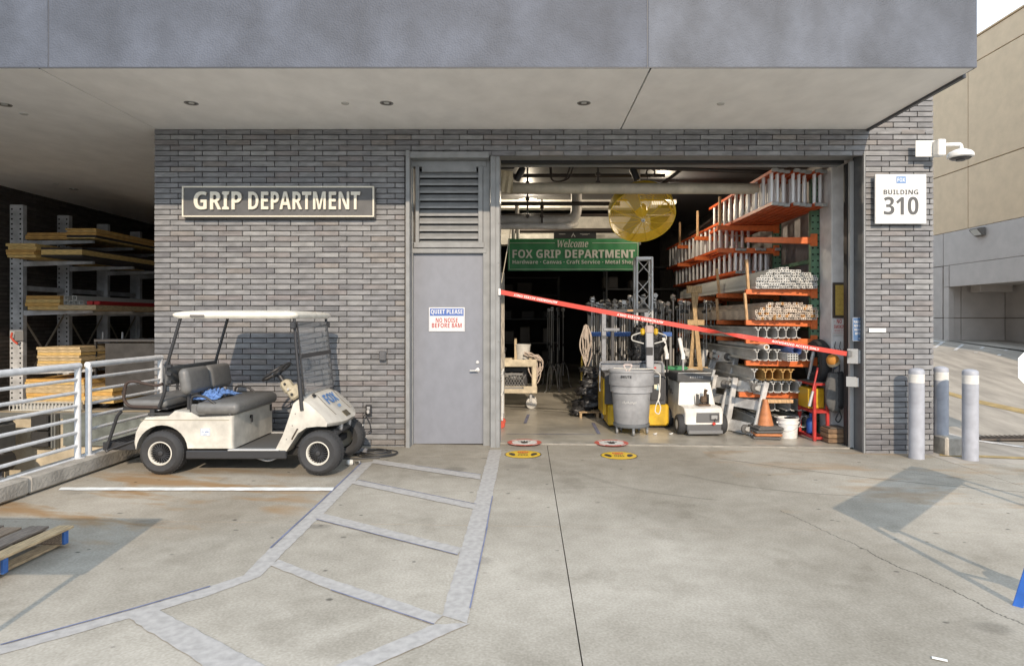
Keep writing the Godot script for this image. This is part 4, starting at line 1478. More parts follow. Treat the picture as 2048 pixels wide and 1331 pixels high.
	for z in [-.30, -.78]:
		tb("shock_absorber", [Vector3(1.58, .26, z), Vector3(1.50, .48, z)], .022, steel, o, 8)
	# floor and sills
	bx("floor_mat", Vector3(.94, .235, -.56), Vector3(.50, .025, 1.0), mat_floor, o, .004)
	for z in [-.05, -1.06]:
		bx("rocker_panel", Vector3(.76, .205, z), Vector3(1.02, .085, .05), plastic_black, o, .01)
		bx("sill_strip", Vector3(.94, .254, z + .004), Vector3(.52, .016, .06), alum, o, .004)
	bx("chassis", Vector3(.72, .20, -.56), Vector3(1.2, .07, .66), dark, o)
	# seats
	cushion("seat_cushion", Vector3(.555, .668, -.56), Vector3(.45, .125, 1.06), .055, vinyl, o)
	bx("seat_base", Vector3(.5, .60, -.56), Vector3(.43, .03, 1.0), dark, o)
	for z in [-.30, -.80]:
		cushion("backrest", Vector3(.205, .94, z), Vector3(.115, .27, .475), .056, vinyl, o, Basis(Vector3.BACK, .14))
		bx("backrest_post", Vector3(.20, .74, z + .11), Vector3(.03, .20, .03), steel, o, .004)
		bx("backrest_post", Vector3(.20, .74, z - .11), Vector3(.03, .20, .03), steel, o, .004)
	for z in [-.06, -1.05]:
		tb("hip_rail", bend([Vector3(.29, .60, z), Vector3(.29, .80, z), Vector3(.42, .80, z), Vector3(.70, .60, z)], .06), .013, steel, o)
	bx("hip_panel", Vector3(.36, .66, -.06), Vector3(.16, .11, .02), vinyl, o, .01)
	# lock and plate details
	lt("seat_latch", [Vector2(0, 0), Vector2(.018, 0), Vector2(.022, .02), Vector2(0, .024)], steel, o, 12, XF(Vector3(.727, .53, -.45), Basis(Vector3.BACK, -PI / 2)))
	bx("latch_tab", Vector3(.745, .50, -.45), Vector3(.012, .06, .03), steel, o, .004)
	bx("side_reflector", Vector3(.729, .555, -1.0), Vector3(.008, .075, .05), plastic_black, o, .004)
	var wl := mat(C(.62, .63, .62), .45)
	bx("fleet_sticker", Vector3(.448, .435, -.0335), Vector3(.098, .075, .003), wl, o)
	text(o, "FL 400", font("Droid Sans", 700), .07, .018, .0008, XF(Vector3(.448, .437, -.0315)), mat(C(.12, .2, .4), .5))
	text(o, "cart", font("Droid Sans", 700), .035, .011, .0008, XF(Vector3(.445, .412, -.0315)), mat(C(.12, .2, .4), .5))
	for k in [[0, .034, .09, .003], [0, -.034, .09, .003], [-.046, 0, .003, .07], [.046, 0, .003, .07]]: bx("sticker_edge", Vector3(.448 + k[0], .435 + k[1], -.0315), Vector3(k[2], k[3], .0012), mat(C(.2, .3, .5), .5), o)
	# rear-facing seat kit
	cushion("rear_cushion", Vector3(-.19, .715, -.56), Vector3(.45, .085, 1.0), .04, vinyl, o)
	cushion("rear_backrest", Vector3(.04, 1.0, -.56), Vector3(.05, .19, 1.06), .022, mat(C(.085, .083, .08), .6, 0.0, "mottle", Vector3.ONE * 1.5), o, Basis(Vector3.BACK, .06))
	bx("rear_frame", Vector3(-.19, .665, -.56), Vector3(.46, .025, .96), steel, o, .004)
	bx("rear_frame_post", Vector3(-.12, .63, -.10), Vector3(.05, .12, .05), steel, o, .006)
	for z in [-.06, -1.06]:
		tb("rear_armrest", bend([Vector3(.0, .92, z), Vector3(-.06, .90, z), Vector3(-.30, .95, z), Vector3(-.375, .93, z), Vector3(-.40, .76, z), Vector3(-.34, .69, z), Vector3(-.02, .68, z)], .05), .0155, rusty if z > -.5 else steel, o)
		tb("step_arm", bend([Vector3(-.42, .64, z), Vector3(-.46, .60, z), Vector3(-.575, .25, z), Vector3(-.56, .23, z)], .04), .0165, steel, o)
	tb("step_stay", [Vector3(-.575, .24, -.06), Vector3(-.27, .35, -.1)], .012, steel, o)
	bx("step_plate", Vector3(-.465, .30, -.50), Vector3(.34, .03, .80), plastic_black, o, .006)
	for k in 6: bx("step_rib", Vector3(-.60 + k * .054, .318, -.50), Vector3(.022, .012, .78), plastic_black, o, .003)
	bx("step_edge", Vector3(-.465, .28, -.105), Vector3(.34, .08, .02), plastic_black, o, .004)
	bx("rear_bumper", Vector3(-.30, .30, -.56), Vector3(.05, .10, .95), plastic_black, o, .015)
	# canopy
	for z in [-.045, -1.08]:
		tb("canopy_strut", bend([Vector3(.19, 1.59, z), Vector3(.045, 1.08, z), Vector3(.03, .83, z), Vector3(-.03, .68, z)], .06), .0165, steel, o)
		var fs := bend([Vector3(1.345, 1.59, z), Vector3(1.365, 1.30, z), Vector3(1.425, .68, z)], .08)
		tb("canopy_strut", fs, .0155, steel, o)
		tb("strut_sleeve", [Vector3(1.395, .98, z), Vector3(1.428, .65, z)], .024, steel, o)
	for q in [1.10, 1.02, .94]: bx("strut_bracket", Vector3(.075, q, -.05), Vector3(.05, .035, .04), steel, o, .006)
	st = nst()
	rings = []
	for w in [[.02, -.030, .06], [.0, -.012, .03], [-.008, .012, .01], [.01, .030, .0], [.06, .044, .0], [.20, .055, .0]]:
		var r := []
		var ins: float = w[0]
		var x0 := .125 + ins
		var x1 := 1.385 - ins
		var z0 := .02 - ins
		var z1 := -1.17 + ins
		var rad := .07
		for cq in [[x1 - rad, z0 - rad, 0.0], [x0 + rad, z0 - rad, PI / 2], [x0 + rad, z1 + rad, PI], [x1 - rad, z1 + rad, PI * 1.5]]:
			for i in 5:
				var a: float = cq[2] + PI / 2 * i / 4.0
				r.append(Vector3(cq[0] + cos(a) * rad, 1.615 + w[1], cq[1] + sin(a) * rad))
		rings.append(r)
	loft(st, rings)
	obj("roof", st, roofm, o)
	bx("roof_grip", Vector3(.395, 1.612, .029), Vector3(.145, .022, .006), mat(C(.12, .11, .1), .6), o, .008)
	# windscreen
	var glass := StandardMaterial3D.new()
	glass.albedo_color = Color(.55, .58, .6, .16)
	glass.transparency = BaseMaterial3D.TRANSPARENCY_ALPHA
	glass.roughness = .03
	var wx := Basis(Vector3.BACK, .10)
	bx("windscreen", Vector3(1.402, 1.17, -.56), Vector3(.005, .76, .98), glass, o, 0.0, wx)
	bx("windscreen_bar", Vector3(1.404, 1.20, -.56), Vector3(.016, .045, 1.0), plastic_black, o, .004, wx)
	for z in [-.075, -1.045]: bx("windscreen_edge", Vector3(1.402, 1.17, z), Vector3(.016, .76, .012), plastic_black, o, .003, wx)
	bx("mirror_bar", Vector3(1.345, 1.515, -.56), Vector3(.03, .055, 1.14), mat(C(.05, .05, .05), .35), o, .008)
	for z in [.0, -1.12]: bx("mirror_clamp", Vector3(1.35, 1.515, z), Vector3(.05, .07, .05), steel, o, .01)
	# steering
	var beige := mat(C(.46, .41, .30), .55, 0.0, "stain", Vector3.ONE * 4.0)
	var sc := Vector3(.875, .985, -.80)
	var up := Vector3(-.55, .80, 0).normalized()
	var sb := Basis(up.cross(Vector3.BACK).normalized(), up, Vector3.BACK)
	var ring := []
	for i in 32: ring.append(sc + sb * Vector3(cos(TAU * i / 32) * .172, 0, sin(TAU * i / 32) * .172))
	var sw := tb("steering_wheel", ring, .0145, plastic_black, o, 8, true)
	for a in [0.3, PI - .3, PI * 1.5]:
		st = nst()
		bar(st, sc - up * .02, sc + sb * Vector3(cos(a) * .165, 0, sin(a) * .165), .03, .012, .004, up)
		obj("steering_spoke", st, plastic_black, sw)
	lt("steering_hub", [Vector2(.05, -.04), Vector2(.055, -.01), Vector2(.035, .005), Vector2(0, .007)], plastic_black, sw, 18, XF(sc, sb))
	tb("steering_column", [sc - up * .03, sc - up * .42], .028, steel, o, 12)
	bx("column_housing", sc - up * .20 + Vector3(.02, -.0, .02), Vector3(.12, .16, .12), beige, o, .03, sb)
	bx("column_housing", sc - up * .30 + Vector3(.05, .02, .03), Vector3(.16, .14, .08), beige, o, .02, sb)
	for k in 3: lt("column_bolt", [Vector2(0, 0), Vector2(.016, 0), Vector2(.012, .012), Vector2(0, .013)], [steel, alum, steel][k], o, 10, XF(sc - up * (.16 + k * .07) + Vector3(.03, 0, .085), Basis(Vector3.RIGHT, PI / 2)))
	tb("brake_pedal", bend([Vector3(1.22, .5, -.62), Vector3(1.16, .42, -.62), Vector3(1.14, .36, -.62)], .05), .014, steel, o)
	tb("cable_under_floor", bend([Vector3(.95, .16, -.1), Vector3(1.05, .12, -.12), Vector3(1.15, .16, -.14)], .06), .012, mat(C(.4, .4, .4), .5), o, 6)
	# cloth left on the seat
	var cl := thing("blue_cloth", "crumpled light blue cloth lying on the cart's seat", "cloth", at + Vector3(.34, .725, -.56))
	var cm := mat(C(.13, .25, .55), .85, 0.0, "mottle", Vector3.ONE * 3.0)
	var nz := FastNoiseLite.new()
	nz.seed = 4
	nz.frequency = 1.0
	st = nst()
	st.set_smooth_group(2)
	var nx := 34
	var nzz := 44
	var g := []
	for i in nx + 1:
		var row := []
		for j in nzz + 1:
			var u := float(i) / nx - .5
			var v := float(j) / nzz - .5
			var k := nz.get_noise_2d(u * 7.0, v * 8.0)
			var ridge := 1.0 - absf(nz.get_noise_2d(u * 9.0 + 30.0, v * 7.0 + 9.0)) * 2.2
			var hh := .012 + (.055 * ridge + .05 * k) * (1.0 - pow(2.0 * absf(u), 3.0)) * (1.0 - pow(2.0 * absf(v), 4.0)) + .035 * exp(-pow((v + .12) * 5.0, 2.0))
			row.append(Vector3(u * (.24 + .07 * nz.get_noise_2d(v * 6.0, 3.0)) - .02 + .05 * nz.get_noise_2d(v * 4.0, 70.0) , maxf(hh, .004) - .0 , -v * .62 + .04 * nz.get_noise_2d(u * 8.0, 50.0)))
		g.append(row)
	for i in nx:
		for j in nzz: quad(st, g[i][j], g[i + 1][j], g[i + 1][j + 1], g[i][j + 1])
	cm.cull_mode = BaseMaterial3D.CULL_DISABLED
	obj("cloth", st, cm, cl)

# ---------- left: cantilever rack on the dock with sheets of plywood ----------
func plank_stack(label: String, x0: float, x1: float, y0: float, heights: Array, d0: float, d1: float, tones: Array) -> void:
	var y := y0
	for i in heights.size():
		var h: float = heights[i]
		var m: StandardMaterial3D = tones[i % tones.size()]
		var o := thing("lumber_board", label if heights.size() == 1 else label.replace("plywood sheet", ordinal(i) + " plywood sheet from below").replace("pale board", ordinal(i) + " pale board from below").replace("short board end", ordinal(i) + " short board end from below"), "board", Vector3((x0 + x1) * .5 + rng.randf_range(-.012, .012), y + h * .5, -(d0 + d1) * .5 + rng.randf_range(-.02, .02)), 0.0, label)
		bx("board_face", Vector3.ZERO, Vector3(x1 - x0 + rng.randf_range(-.02, .02), h - .003, d1 - d0), m, o, .003)
		y += h

func build_racks() -> void:
	var ply := mat(C(.60, .36, .11), .75, 0.0, "wood", Vector3(.7, 14, .7))
	var ply2 := mat(C(.64, .42, .16), .75, 0.0, "wood", Vector3(.8, 12, .8))
	var ply3 := mat(C(.50, .29, .09), .8, 0.0, "wood", Vector3(.6, 15, .6))
	var pine := mat(C(.50, .39, .23), .75, 0.0, "wood", Vector3(.8, 9, .8))
	var blk := mat(C(.03, .028, .028), .6)
	var steel := mat(C(.44, .45, .46), .5, .0, "stain", Vector3.ONE * 1.0)
	var hole := mat(C(.015, .015, .015), .9)
	var rk := thing("plywood_rack", "grey steel cantilever rack holding plywood on the loading dock", "storage rack", Vector3(-8.6, 0, -13.2))
	var z0 := Vector3(8.6, 0, 13.2)
	var hm := nst()
	lathe(hm, [Vector2(.018, 0), Vector2(.018, .0015), Vector2(0, .0015)], 8, Transform3D(Basis(Vector3.RIGHT, PI / 2), Vector3.ZERO))
	var hmesh := mesh_of(hm)
	for k in 4:
		var d := 11.55 + k * 1.16
		var col := bx("column", Vector3(-9.115, 1.84, -d) + z0, Vector3(.235, 3.68, .10), steel, rk, .006)
		if k < 2:
			for r in 40:
				for s in [-.075, .075]:
					if k == 1 and r > 30: continue
					put("hole", hmesh, hole, col, Vector3(-9.115 + s, 3.60 - r * .0885, -d + .0505) + z0)
		bx("base", Vector3(-8.6, .05, -d) + z0, Vector3(1.3, .1, .10), steel, rk, .006)
		for y in [3.0, 2.63, 1.75, .70]:
			var st := nst()
			var xf := XF(Vector3(-9.0, y, -d) + z0)
			prism(st, [Vector2(0, -.05), Vector2(1.24, .0), Vector2(1.24, .045), Vector2(0, .045)], -.03, .03, xf)
			obj("arm", st, steel, rk)
		if k < 3:
			for s in 2:
				var st := nst()
				bar(st, Vector3(-9.1, .35 if s else 1.75, -d - .02) + z0, Vector3(-9.1, 1.75 if s else .35, -d - 1.14) + z0, .04, .012, .002, Vector3.RIGHT)
				obj("brace", st, mat(C(.34, .31, .26), .6), rk)
			bx("spreader", Vector3(-9.1, 2.2, -d - .58) + z0, Vector3(.05, .09, 1.06), steel, rk, .004)
	plank_stack("plywood sheet in the left stack on the rack's top arms", -8.88, -8.12, 3.05, [.03, .028, .03, .034], 11.42, 14.6, [ply3, ply, ply3])
	plank_stack("plywood sheet in the right stack on the rack's top arms", -8.08, -7.56, 3.05, [.02, .04, .028, .03, .03, .03], 11.30, 15.4, [ply2, blk, ply, ply3, ply2, ply])
	plank_stack("plywood sheet jutting furthest left on the rack's second arms", -8.80, -8.31, 2.68, [.045, .05, .04, .055, .05], 10.9, 14.0, [ply2, ply, ply3, ply2, ply2])
	plank_stack("plywood sheet with black faces on the rack's second arms", -8.29, -7.59, 2.70, [.035, .09, .035], 11.0, 14.4, [blk, ply2, blk])
	plank_stack("plywood sheet in the stack on the rack's third arms", -8.82, -8.22, 1.80, [.065, .065, .06, .065], 11.35, 15.6, [ply2, ply, ply2, ply3])
	plank_stack("long pine beam on the outer end of the rack's third arms", -8.16, -7.50, 1.80, [.085], 11.2, 16.0, [pine])
	plank_stack("pale board in the thick stack on the rack's bottom arms", -8.70, -7.93, .75, [.05, .05, .045, .05, .05, .05, .05, .05], 11.45, 14.8, [pine, pine, ply2])
	plank_stack("pale board in the low pile beneath the bottom arms", -8.95, -7.9, .12, [.07, .07, .06, .08, .07, .05, .05], 11.5, 14.0, [pine, ply2, ply, pine])
	plank_stack("short board end lying in the low pile by the black cart", -7.88, -7.45, .12, [.07, .07, .07, .08], 11.6, 13.2, [ply2, pine, ply])
	# small tubes and red bars on the third arm
	var tubem := square_tube(.075, .008, 3.2)
	var wt := mat(C(.55, .54, .50), .5)
	var f: Node3D
	for q in [[-8.12, 1.93], [-8.03, 1.93], [-7.94, 1.93], [-7.85, 1.93], [-8.12, 2.015], [-7.97, 2.015]]:
		var at := Vector3(q[0], q[1] + .0, -11.35)
		if f == null:
			f = thing("square_tube", "white square tube end on the rack's third arms above the pine beam", "tube", at, 0.0, "white square tubes on the plywood rack")
			put("tube_wall", tubem, wt, f)
		else: dup(f, at)
	for k in 2:
		var r := thing("red_bar", ["long red bar on the pine beam, left one", "long red bar on the pine beam, right one"][k], "bar", Vector3(-7.74 + k * .13, 1.925, -13.6))
		bx("bar_body", Vector3.ZERO, Vector3(.10, .07, 4.4), mat(C(.48, .03, .03), .5), r, .008)
	# hook with red rag on the first column
	var hk := thing("clip_board", "small grey bracket with a red strap hanging on the rack's front column", "bracket", Vector3(-9.08, 1.34, -11.46))
	bx("plate", Vector3(.05, 0, 0), Vector3(.13, .17, .02), mat(C(.14, .14, .14), .5), hk, .004, yaw(.4))
	tb("red_strap", [Vector3(-.05, .06, .03), Vector3(-.06, -.02, .04), Vector3(-.01, -.09, .04), Vector3(.05, -.14, .03)], .018, mat(C(.5, .06, .03), .6), hk, 6)
	# black trolley with a flat side
	var t := thing("panel_trolley", "black steel trolley with a flat grey side panel standing on the dock", "trolley", Vector3(-7.35, 0, -12.0))
	var dkp := mat(C(.05, .05, .052), .55, 0.0, "stain", Vector3.ONE)
	bx("side_panel", Vector3(.08, .72, .12), Vector3(1.0, .95, .02), dkp, t, .003)
	bx("deck", Vector3(0, .27, -.2), Vector3(1.2, .06, .7), dkp, t, .006)
	for x in [-.60, .60]:
		bx("upright", Vector3(x, .75, .12), Vector3(.04, 1.0, .04), black_paint, t, .004)
		bx("upright", Vector3(x, .75, -.5), Vector3(.04, 1.0, .04), black_paint, t, .004)
	bx("top_rail", Vector3(0, 1.25, .12), Vector3(1.24, .05, .05), mat(C(.10, .10, .105), .45), t, .006)
	for x in [-.48, -.12, .5]: tb("peg", [Vector3(x, 1.25, .1), Vector3(x, 1.4, .1)], .018, galv, t)
	for x in [-.45, .45]:
		for z in [.08, -.45]:
			var ca := lt("caster", [Vector2(0, -.03), Vector2(.09, -.03), Vector2(.105, -.015), Vector2(.105, .015), Vector2(.09, .03), Vector2(0, .03)], rubber, t, 20, XF(Vector3(x, .105, z), Basis(Vector3.RIGHT, PI / 2)))
			lt("caster_hub", [Vector2(0, -.034), Vector2(.05, -.034), Vector2(.05, .034), Vector2(0, .034)], mat(C(.45, .44, .41), .5), ca, 16, XF(Vector3(x, .105, z), Basis(Vector3.RIGHT, PI / 2)))
	var fr := thing("wire_frame_stand", "thin grey metal frame standing in the dark behind the black trolley", "frame", Vector3(-8.3, 0, -14.6))
	for x in [-.55, .0, .55]: tb("upright", [Vector3(x, 0, 0), Vector3(x, 1.75, 0)], .018, galv, fr, 6)
	for y in [1.2, 1.74]: tb("crossbar", [Vector3(-.55, y, 0), Vector3(.55, y, 0)], .018, galv, fr, 6)
	var pb := thing("brown_panel", "brown plywood panel standing at the back of the loading bay", "panel", Vector3(-8.55, 0, -16.9))
	bx("panel_sheet", Vector3(0, 1.3, 0), Vector3(1.1, 2.6, .03), mat(C(.26, .12, .05), .8, 0.0, "wood", Vector3(2, .5, 2)), pb, .003)
	build_cantilever()

func square_tube(w: float, t: float, len_: float) -> Mesh:
	# open square tube from z = 0 back to -len_
	var st := nst()
	var h := w * .5
	var i := h - t
	var o := [Vector2(-h, -h), Vector2(h, -h), Vector2(h, h), Vector2(-h, h)]
	var n := [Vector2(-i, -i), Vector2(i, -i), Vector2(i, i), Vector2(-i, i)]
	for k in 4:
		var a: Vector2 = o[k]
		var b: Vector2 = o[(k + 1) % 4]
		var c: Vector2 = n[k]
		var d: Vector2 = n[(k + 1) % 4]
		quad(st, Vector3(a.x, a.y, -len_), Vector3(b.x, b.y, -len_), Vector3(b.x, b.y, 0), Vector3(a.x, a.y, 0))
		quad(st, Vector3(c.x, c.y, 0), Vector3(d.x, d.y, 0), Vector3(d.x, d.y, -len_ * .5), Vector3(c.x, c.y, -len_ * .5))
		quad(st, Vector3(a.x, a.y, 0), Vector3(b.x, b.y, 0), Vector3(d.x, d.y, 0), Vector3(c.x, c.y, 0))
	quad(st, Vector3(-i, -i, -len_ * .5), Vector3(i, -i, -len_ * .5), Vector3(i, i, -len_ * .5), Vector3(-i, i, -len_ * .5))
	return mesh_of(st)

func make_ladder(label: String, len_: float, h: float, rail: Material, rung: Material, group: String) -> Node3D:
	# lies on edge: rails one above the other, rungs upright between them, near end at z = 0
	var o := thing("extension_ladder", label, "ladder", Vector3.ZERO, 0.0, group)
	for y in [.0, h]:
		bx("side_rail", Vector3(0, y, -len_ * .5), Vector3(.075, .03, len_), rail, o, .003)
		bx("rail_end", Vector3(0, y, .01), Vector3(.085, .045, .05), mat(C(.3, .3, .29), .5), o, .006)
		bx("rail_flange", Vector3(-.036, y + (.015 if y < .1 else -.015), -len_ * .5), Vector3(.004, .03, len_), rail, o)
	var st := nst()
	lathe(st, [Vector2(.025, .015), Vector2(.025, h - .015)], 10)
	var rm := mesh_of(st)
	for i in int(len_ / .305):
		put("rung", rm, rung, o, Vector3(0, 0, -.12 - i * .305))
	return o

func build_cantilever() -> void:
	var green := mat(C(.10, .20, .12), .5, 0.0, "stain", Vector3.ONE * 1.6)
	var hole := mat(C(.012, .015, .012), .9)
	var wood := mat(C(.50, .32, .17), .8, 0.0, "wood", Vector3(6, .8, 6))
	var rk := thing("beam_rack", "green and orange cantilever rack along the right wall inside the opening", "storage rack", Vector3(4.2, 0, -11.6))
	var z0 := Vector3(-4.2, 0, 11.6)
	var levels := [3.17, 2.79, 2.03, 1.58, 1.31, .99, .53]
	var st0 := nst()
	box(st0, Vector3.ZERO, Vector3(.03, .022, .004), .002)
	var hm := mesh_of(st0)
	for k in 4:
		var d := 9.46 + k * 1.42
		var col := bx("upright", Vector3(4.215, 1.85, -d) + z0, Vector3(.125, 3.8, .09), green, rk, .004)
		bx("upright_foot", Vector3(3.9, .05, -d) + z0, Vector3(.7, .09, .09), green, rk, .004)
		if k < 2:
			for r in 38:
				for s in [-.04, .035]: put("slot", hm, hole, col, Vector3(4.215 + s, .15 + r * .0935, -d + .047) + z0)
		for i in levels.size():
			if k == 0 and i == 0: continue
			var y: float = levels[i]
			var w := .95 if i != 6 else 1.05
			var st := nst()
			prism(st, [Vector2(0, -.055), Vector2(-w, -.028), Vector2(-w, .04), Vector2(0, .04)], -.035, .035, XF(Vector3(4.15, y, -d + .02) + z0))
			var arm := obj("arm", st, orange_paint, rk)
			bx("arm_bracket", Vector3(4.19, y - .0, -d + .045) + z0, Vector3(.09, .18, .05), orange_paint, arm, .005)
	for y in [.6, 1.5, 2.5]:
		for k in 3:
			bx("rear_beam", Vector3(4.25, y, -10.17 - k * 1.42) + z0, Vector3(.04, .06, 1.33), green, rk, .003)
	# wooden stakes keep the stock from sliding off the tips
	for q in [[3.24, 2.07, 9.44, .44, .06], [3.24, 2.07, 10.86, .42, .10], [3.22, 1.62, 9.44, .40, .08], [3.22, 1.62, 10.86, .36, .06], [3.25, 3.2, 10.86, .5, .0], [3.25, 3.2, 12.28, .5, .0], [3.25, 3.2, 13.7, .5, .0]]:
		var s := thing("wood_stake", "upright wooden stake %s" % [["at the near tip under the silver tube pile", "at the far tip under the silver tube pile", "at the near tip of the yellowish tube pile", "at the far tip of the yellowish tube pile", "nearest along the top ladder tier", "middle along the top ladder tier", "farthest along the top ladder tier"][[9.44, 10.86, 12.28, 13.7].find(q[2]) + (0 if q[1] == 2.07 else (2 if q[1] < 1.7 else 3))]], "stake", Vector3(q[0], q[1], -q[2]), 0.0, "wooden stakes on the rack arm tips")
		s.rotation.z = q[4]
		bx("stake_body", Vector3(0, q[3] * .5, .0), Vector3(.035, q[3], .05), wood, s, .004)
	# ladders on edge on the top arms
	var fib := mat(C(.56, .10, .025), .5, 0.0, "stain", Vector3.ONE * 1.5)
	var rung := mat(C(.84, .83, .80), .35, .1, "grain", Vector3.ONE * 3.0)
	var l1 := make_ladder("leftmost orange fibreglass ladder on edge in the near top tier", 3.1, .47, fib, rung, "ladders in the near top tier")
	for i in 8:
		var at := Vector3(3.44 + i * .105, 3.235, -8.95 - .05 * (i % 3) - .01 * i)
		if i == 0: l1.position = at
		else: dup(l1, at, 0.0, "%s orange fibreglass ladder from the left on edge in the near top tier" % ordinal(i))
	var l2 := make_ladder("leftmost orange ladder on edge in the middle tier above the silver tubes", 4.6, .38, fib, rung, "ladders in the middle tier")
	for i in 7:
		var at := Vector3(3.52 + i * .11, 2.42, -10.75 - .06 * (i % 3))
		if i == 0: l2.position = at
		else: dup(l2, at, 0.0, "%s orange ladder from the left in the middle tier above the silver tubes" % ordinal(i))
	var l3 := make_ladder("leftmost orange ladder on edge in the far upper tier behind the fan", 4.3, .48, fib, rung, "ladders in the far upper tier")
	for i in 5:
		var at := Vector3(3.42 + i * .13, 2.86, -11.3 - .06 * (i % 3))
		if i == 0: l3.position = at
		else: dup(l3, at, 0.0, "%s orange ladder from the left in the far upper tier behind the fan" % ordinal(i))
	# tube piles, too many and too small to pick apart
	var tm := square_tube(.0375, .0085, 4.6)
	var silver := mat(C(.58, .58, .56), .42, .1, "grain", Vector3.ONE * 2.0)
	var brass := mat(C(.58, .50, .42), .45, .1, "stain", Vector3.ONE * 1.2)
	for p in 2:
		var xs := []
		var y0: float = [2.095, 1.645][p]
		var sz: float = [.0385, .0355][p]
		var rows: int = [8, 7][p]
		for r in rows:
			var a := 0
			var b: int = [23, 25][p]
			if r > 3:
				a = [0, 0, 0, 0, 2, 4, 5, 7][r]
				b -= [0, 0, 0, 0, 0, 2, 6, 11][r]
			for c in range(a, b):
				if r > 4 and rng.randf() < .07: continue
				var t := Transform3D(Basis(Vector3.BACK, 0.0 if r < 5 else rng.randf_range(-.1, .1)), Vector3(3.315 + c * sz + rng.randf_range(-.002, .002), y0 + r * sz, -9.28 + rng.randf_range(-.035, .03)))
				xs.append(t.scaled_local(Vector3(sz / .0385, sz / .0385, 1)))
		var mm := MultiMesh.new()
		mm.transform_format = MultiMesh.TRANSFORM_3D
		mm.use_colors = true
		mm.mesh = tm
		mm.instance_count = xs.size()
		for i in xs.size():
			mm.set_instance_transform(i, xs[i])
			var k := rng.randf_range(.7, 1.1)
			if p and rng.randf() < .12: mm.set_instance_color(i, Color(.9 * k, .55 * k, .22 * k))
			else: mm.set_instance_color(i, Color(k, k, k))
		var mi := MultiMeshInstance3D.new()
		mi.name = "tube_pile"
		mi.multimesh = mm
		var m: StandardMaterial3D = [silver, brass][p].duplicate()
		m.vertex_color_use_as_albedo = true
		mi.material_override = m
		add_child(mi, true)
		tag(mi, ["silver square tubes piled on the rack's third arm, ends towards us", "yellowish square tubes piled on the rack's arm below the silver ones"][p], "tubes", "", "stuff")
	# extruded beams
	var prof := [Vector2(-.062, 0), Vector2(-.015, .004), Vector2(0, .026), Vector2(.015, .004), Vector2(.062, 0), Vector2(.062, .009), Vector2(.026, .014), Vector2(.005, .034), Vector2(.005, .118), Vector2(.022, .122), Vector2(.022, .150), Vector2(.05, .154), Vector2(.05, .165), Vector2(.014, .165), Vector2(.014, .132), Vector2(-.014, .132), Vector2(-.014, .165), Vector2(-.05, .165), Vector2(-.05, .154), Vector2(-.022, .150), Vector2(-.022, .122), Vector2(-.005, .118), Vector2(-.005, .034), Vector2(-.026, .014), Vector2(-.062, .009)]
	var st := nst()
	prism(st, prof, 0, -4.6)
	var bmesh := mesh_of(st)
	var al := mat(C(.50, .50, .48), .42, .12, "stain", Vector3(1.2, 1.2, .5))
	var gold := mat(C(.50, .30, .10), .5, .05, "stain", Vector3(1.2, 1.2, .5))
	var names := ["aluminium beam on the arm just under the yellowish tubes", "aluminium beam on the arm with the rolled blue sheet", "aluminium beam in the upper row of the double-stacked arm", "aluminium beam in the lower row of the double-stacked arm", "aluminium beam in the row nearest the floor", "aluminium beam on the floor behind the bucket"]
	var rows2 := [[0, 1.355, [3.33, 3.47, 3.61, 3.75, 3.90]], [1, 1.035, [3.33, 3.47, 3.60, 4.02]], [2, .75, [3.30, 3.44, 3.56, 3.68, 3.80]], [3, .575, [3.29, 3.42, 3.55, 3.67, 3.79, 3.92]], [4, .31, [3.36, 3.58, 3.80, 3.98]], [5, .07, [3.30, 3.46, 3.62, 3.95, 4.08]]]
	for r in rows2:
		var f: Node3D
		for i in r[2].size():
			var at := Vector3(r[2][i], r[1], -9.25 - rng.randf_range(0, .1))
			if f == null:
				f = thing("aluminium_beam", "leftmost " + names[r[0]], "beam", at, 0.0, names[r[0]])
				put("beam_profile", bmesh, al, f)
			else:
				var c := dup(f, at, 0.0, names[r[0]].replace("aluminium beam", ordinal(i) + (" yellowed" if r[0] == 2 else "") + " aluminium beam from the left"))
				if r[0] == 2 and i > 0: c.get_child(0).material_override = gold
	# small stock on the arms
	var rb := thing("rolled_sheet", "rolled blue plastic sheet on the rack arm beside the beams", "roll", Vector3(3.86, 1.19, -9.22))
	var rp := []
	for i in 40:
		var a := i * .32
		var r := .062 + .0016 * i * .5
		rp.append(Vector2(cos(a) * r * .8, sin(a) * r * .7))
	for i in 38:
		st = nst() if i == 0 else st
		var q := [rp[i], rp[i + 1], rp[i + 1] * 1.04, rp[i] * 1.04]
		prism(st, q, 0, -.9)
	obj("sheet_wrap", st, mat(C(.14, .22, .48), .5), rb)
	var wr := thing("white_pipe", "white plastic pipe lying on the beams on the rack arm", "pipe", Vector3(3.42, 1.235, -9.2))
	lt("pipe_wall", [Vector2(.026, 0), Vector2(.042, 0), Vector2(.042, 2.2), Vector2(0, 2.2)], mat(C(.6, .59, .56), .4), wr, 18, XF(Vector3.ZERO, Basis(Vector3.RIGHT, -PI / 2)))
	lt("pipe_bore", [Vector2(.027, .02), Vector2(0, .02)], mat(C(.25, .16, .08), .7), wr, 16, XF(Vector3.ZERO, Basis(Vector3.RIGHT, -PI / 2)))
	var tb4 := square_tube(.036, .005, 1.6)
	var tf: Node3D
	for r in 3:
		for c in 4:
			var at := Vector3(3.72 + c * .037, 1.055 + r * .037, -9.15)
			if tf == null:
				tf = thing("square_tube", "short silver square tube in the small bundle under the blue roll", "tube", at, 0.0, "small tube bundle under the blue roll")
				put("tube_wall", tb4, silver, tf)
			else: dup(tf, at)
	var bk := thing("wood_batten", "light wooden batten across the beams near the traffic cones", "batten", Vector3(3.55, .505, -9.14))
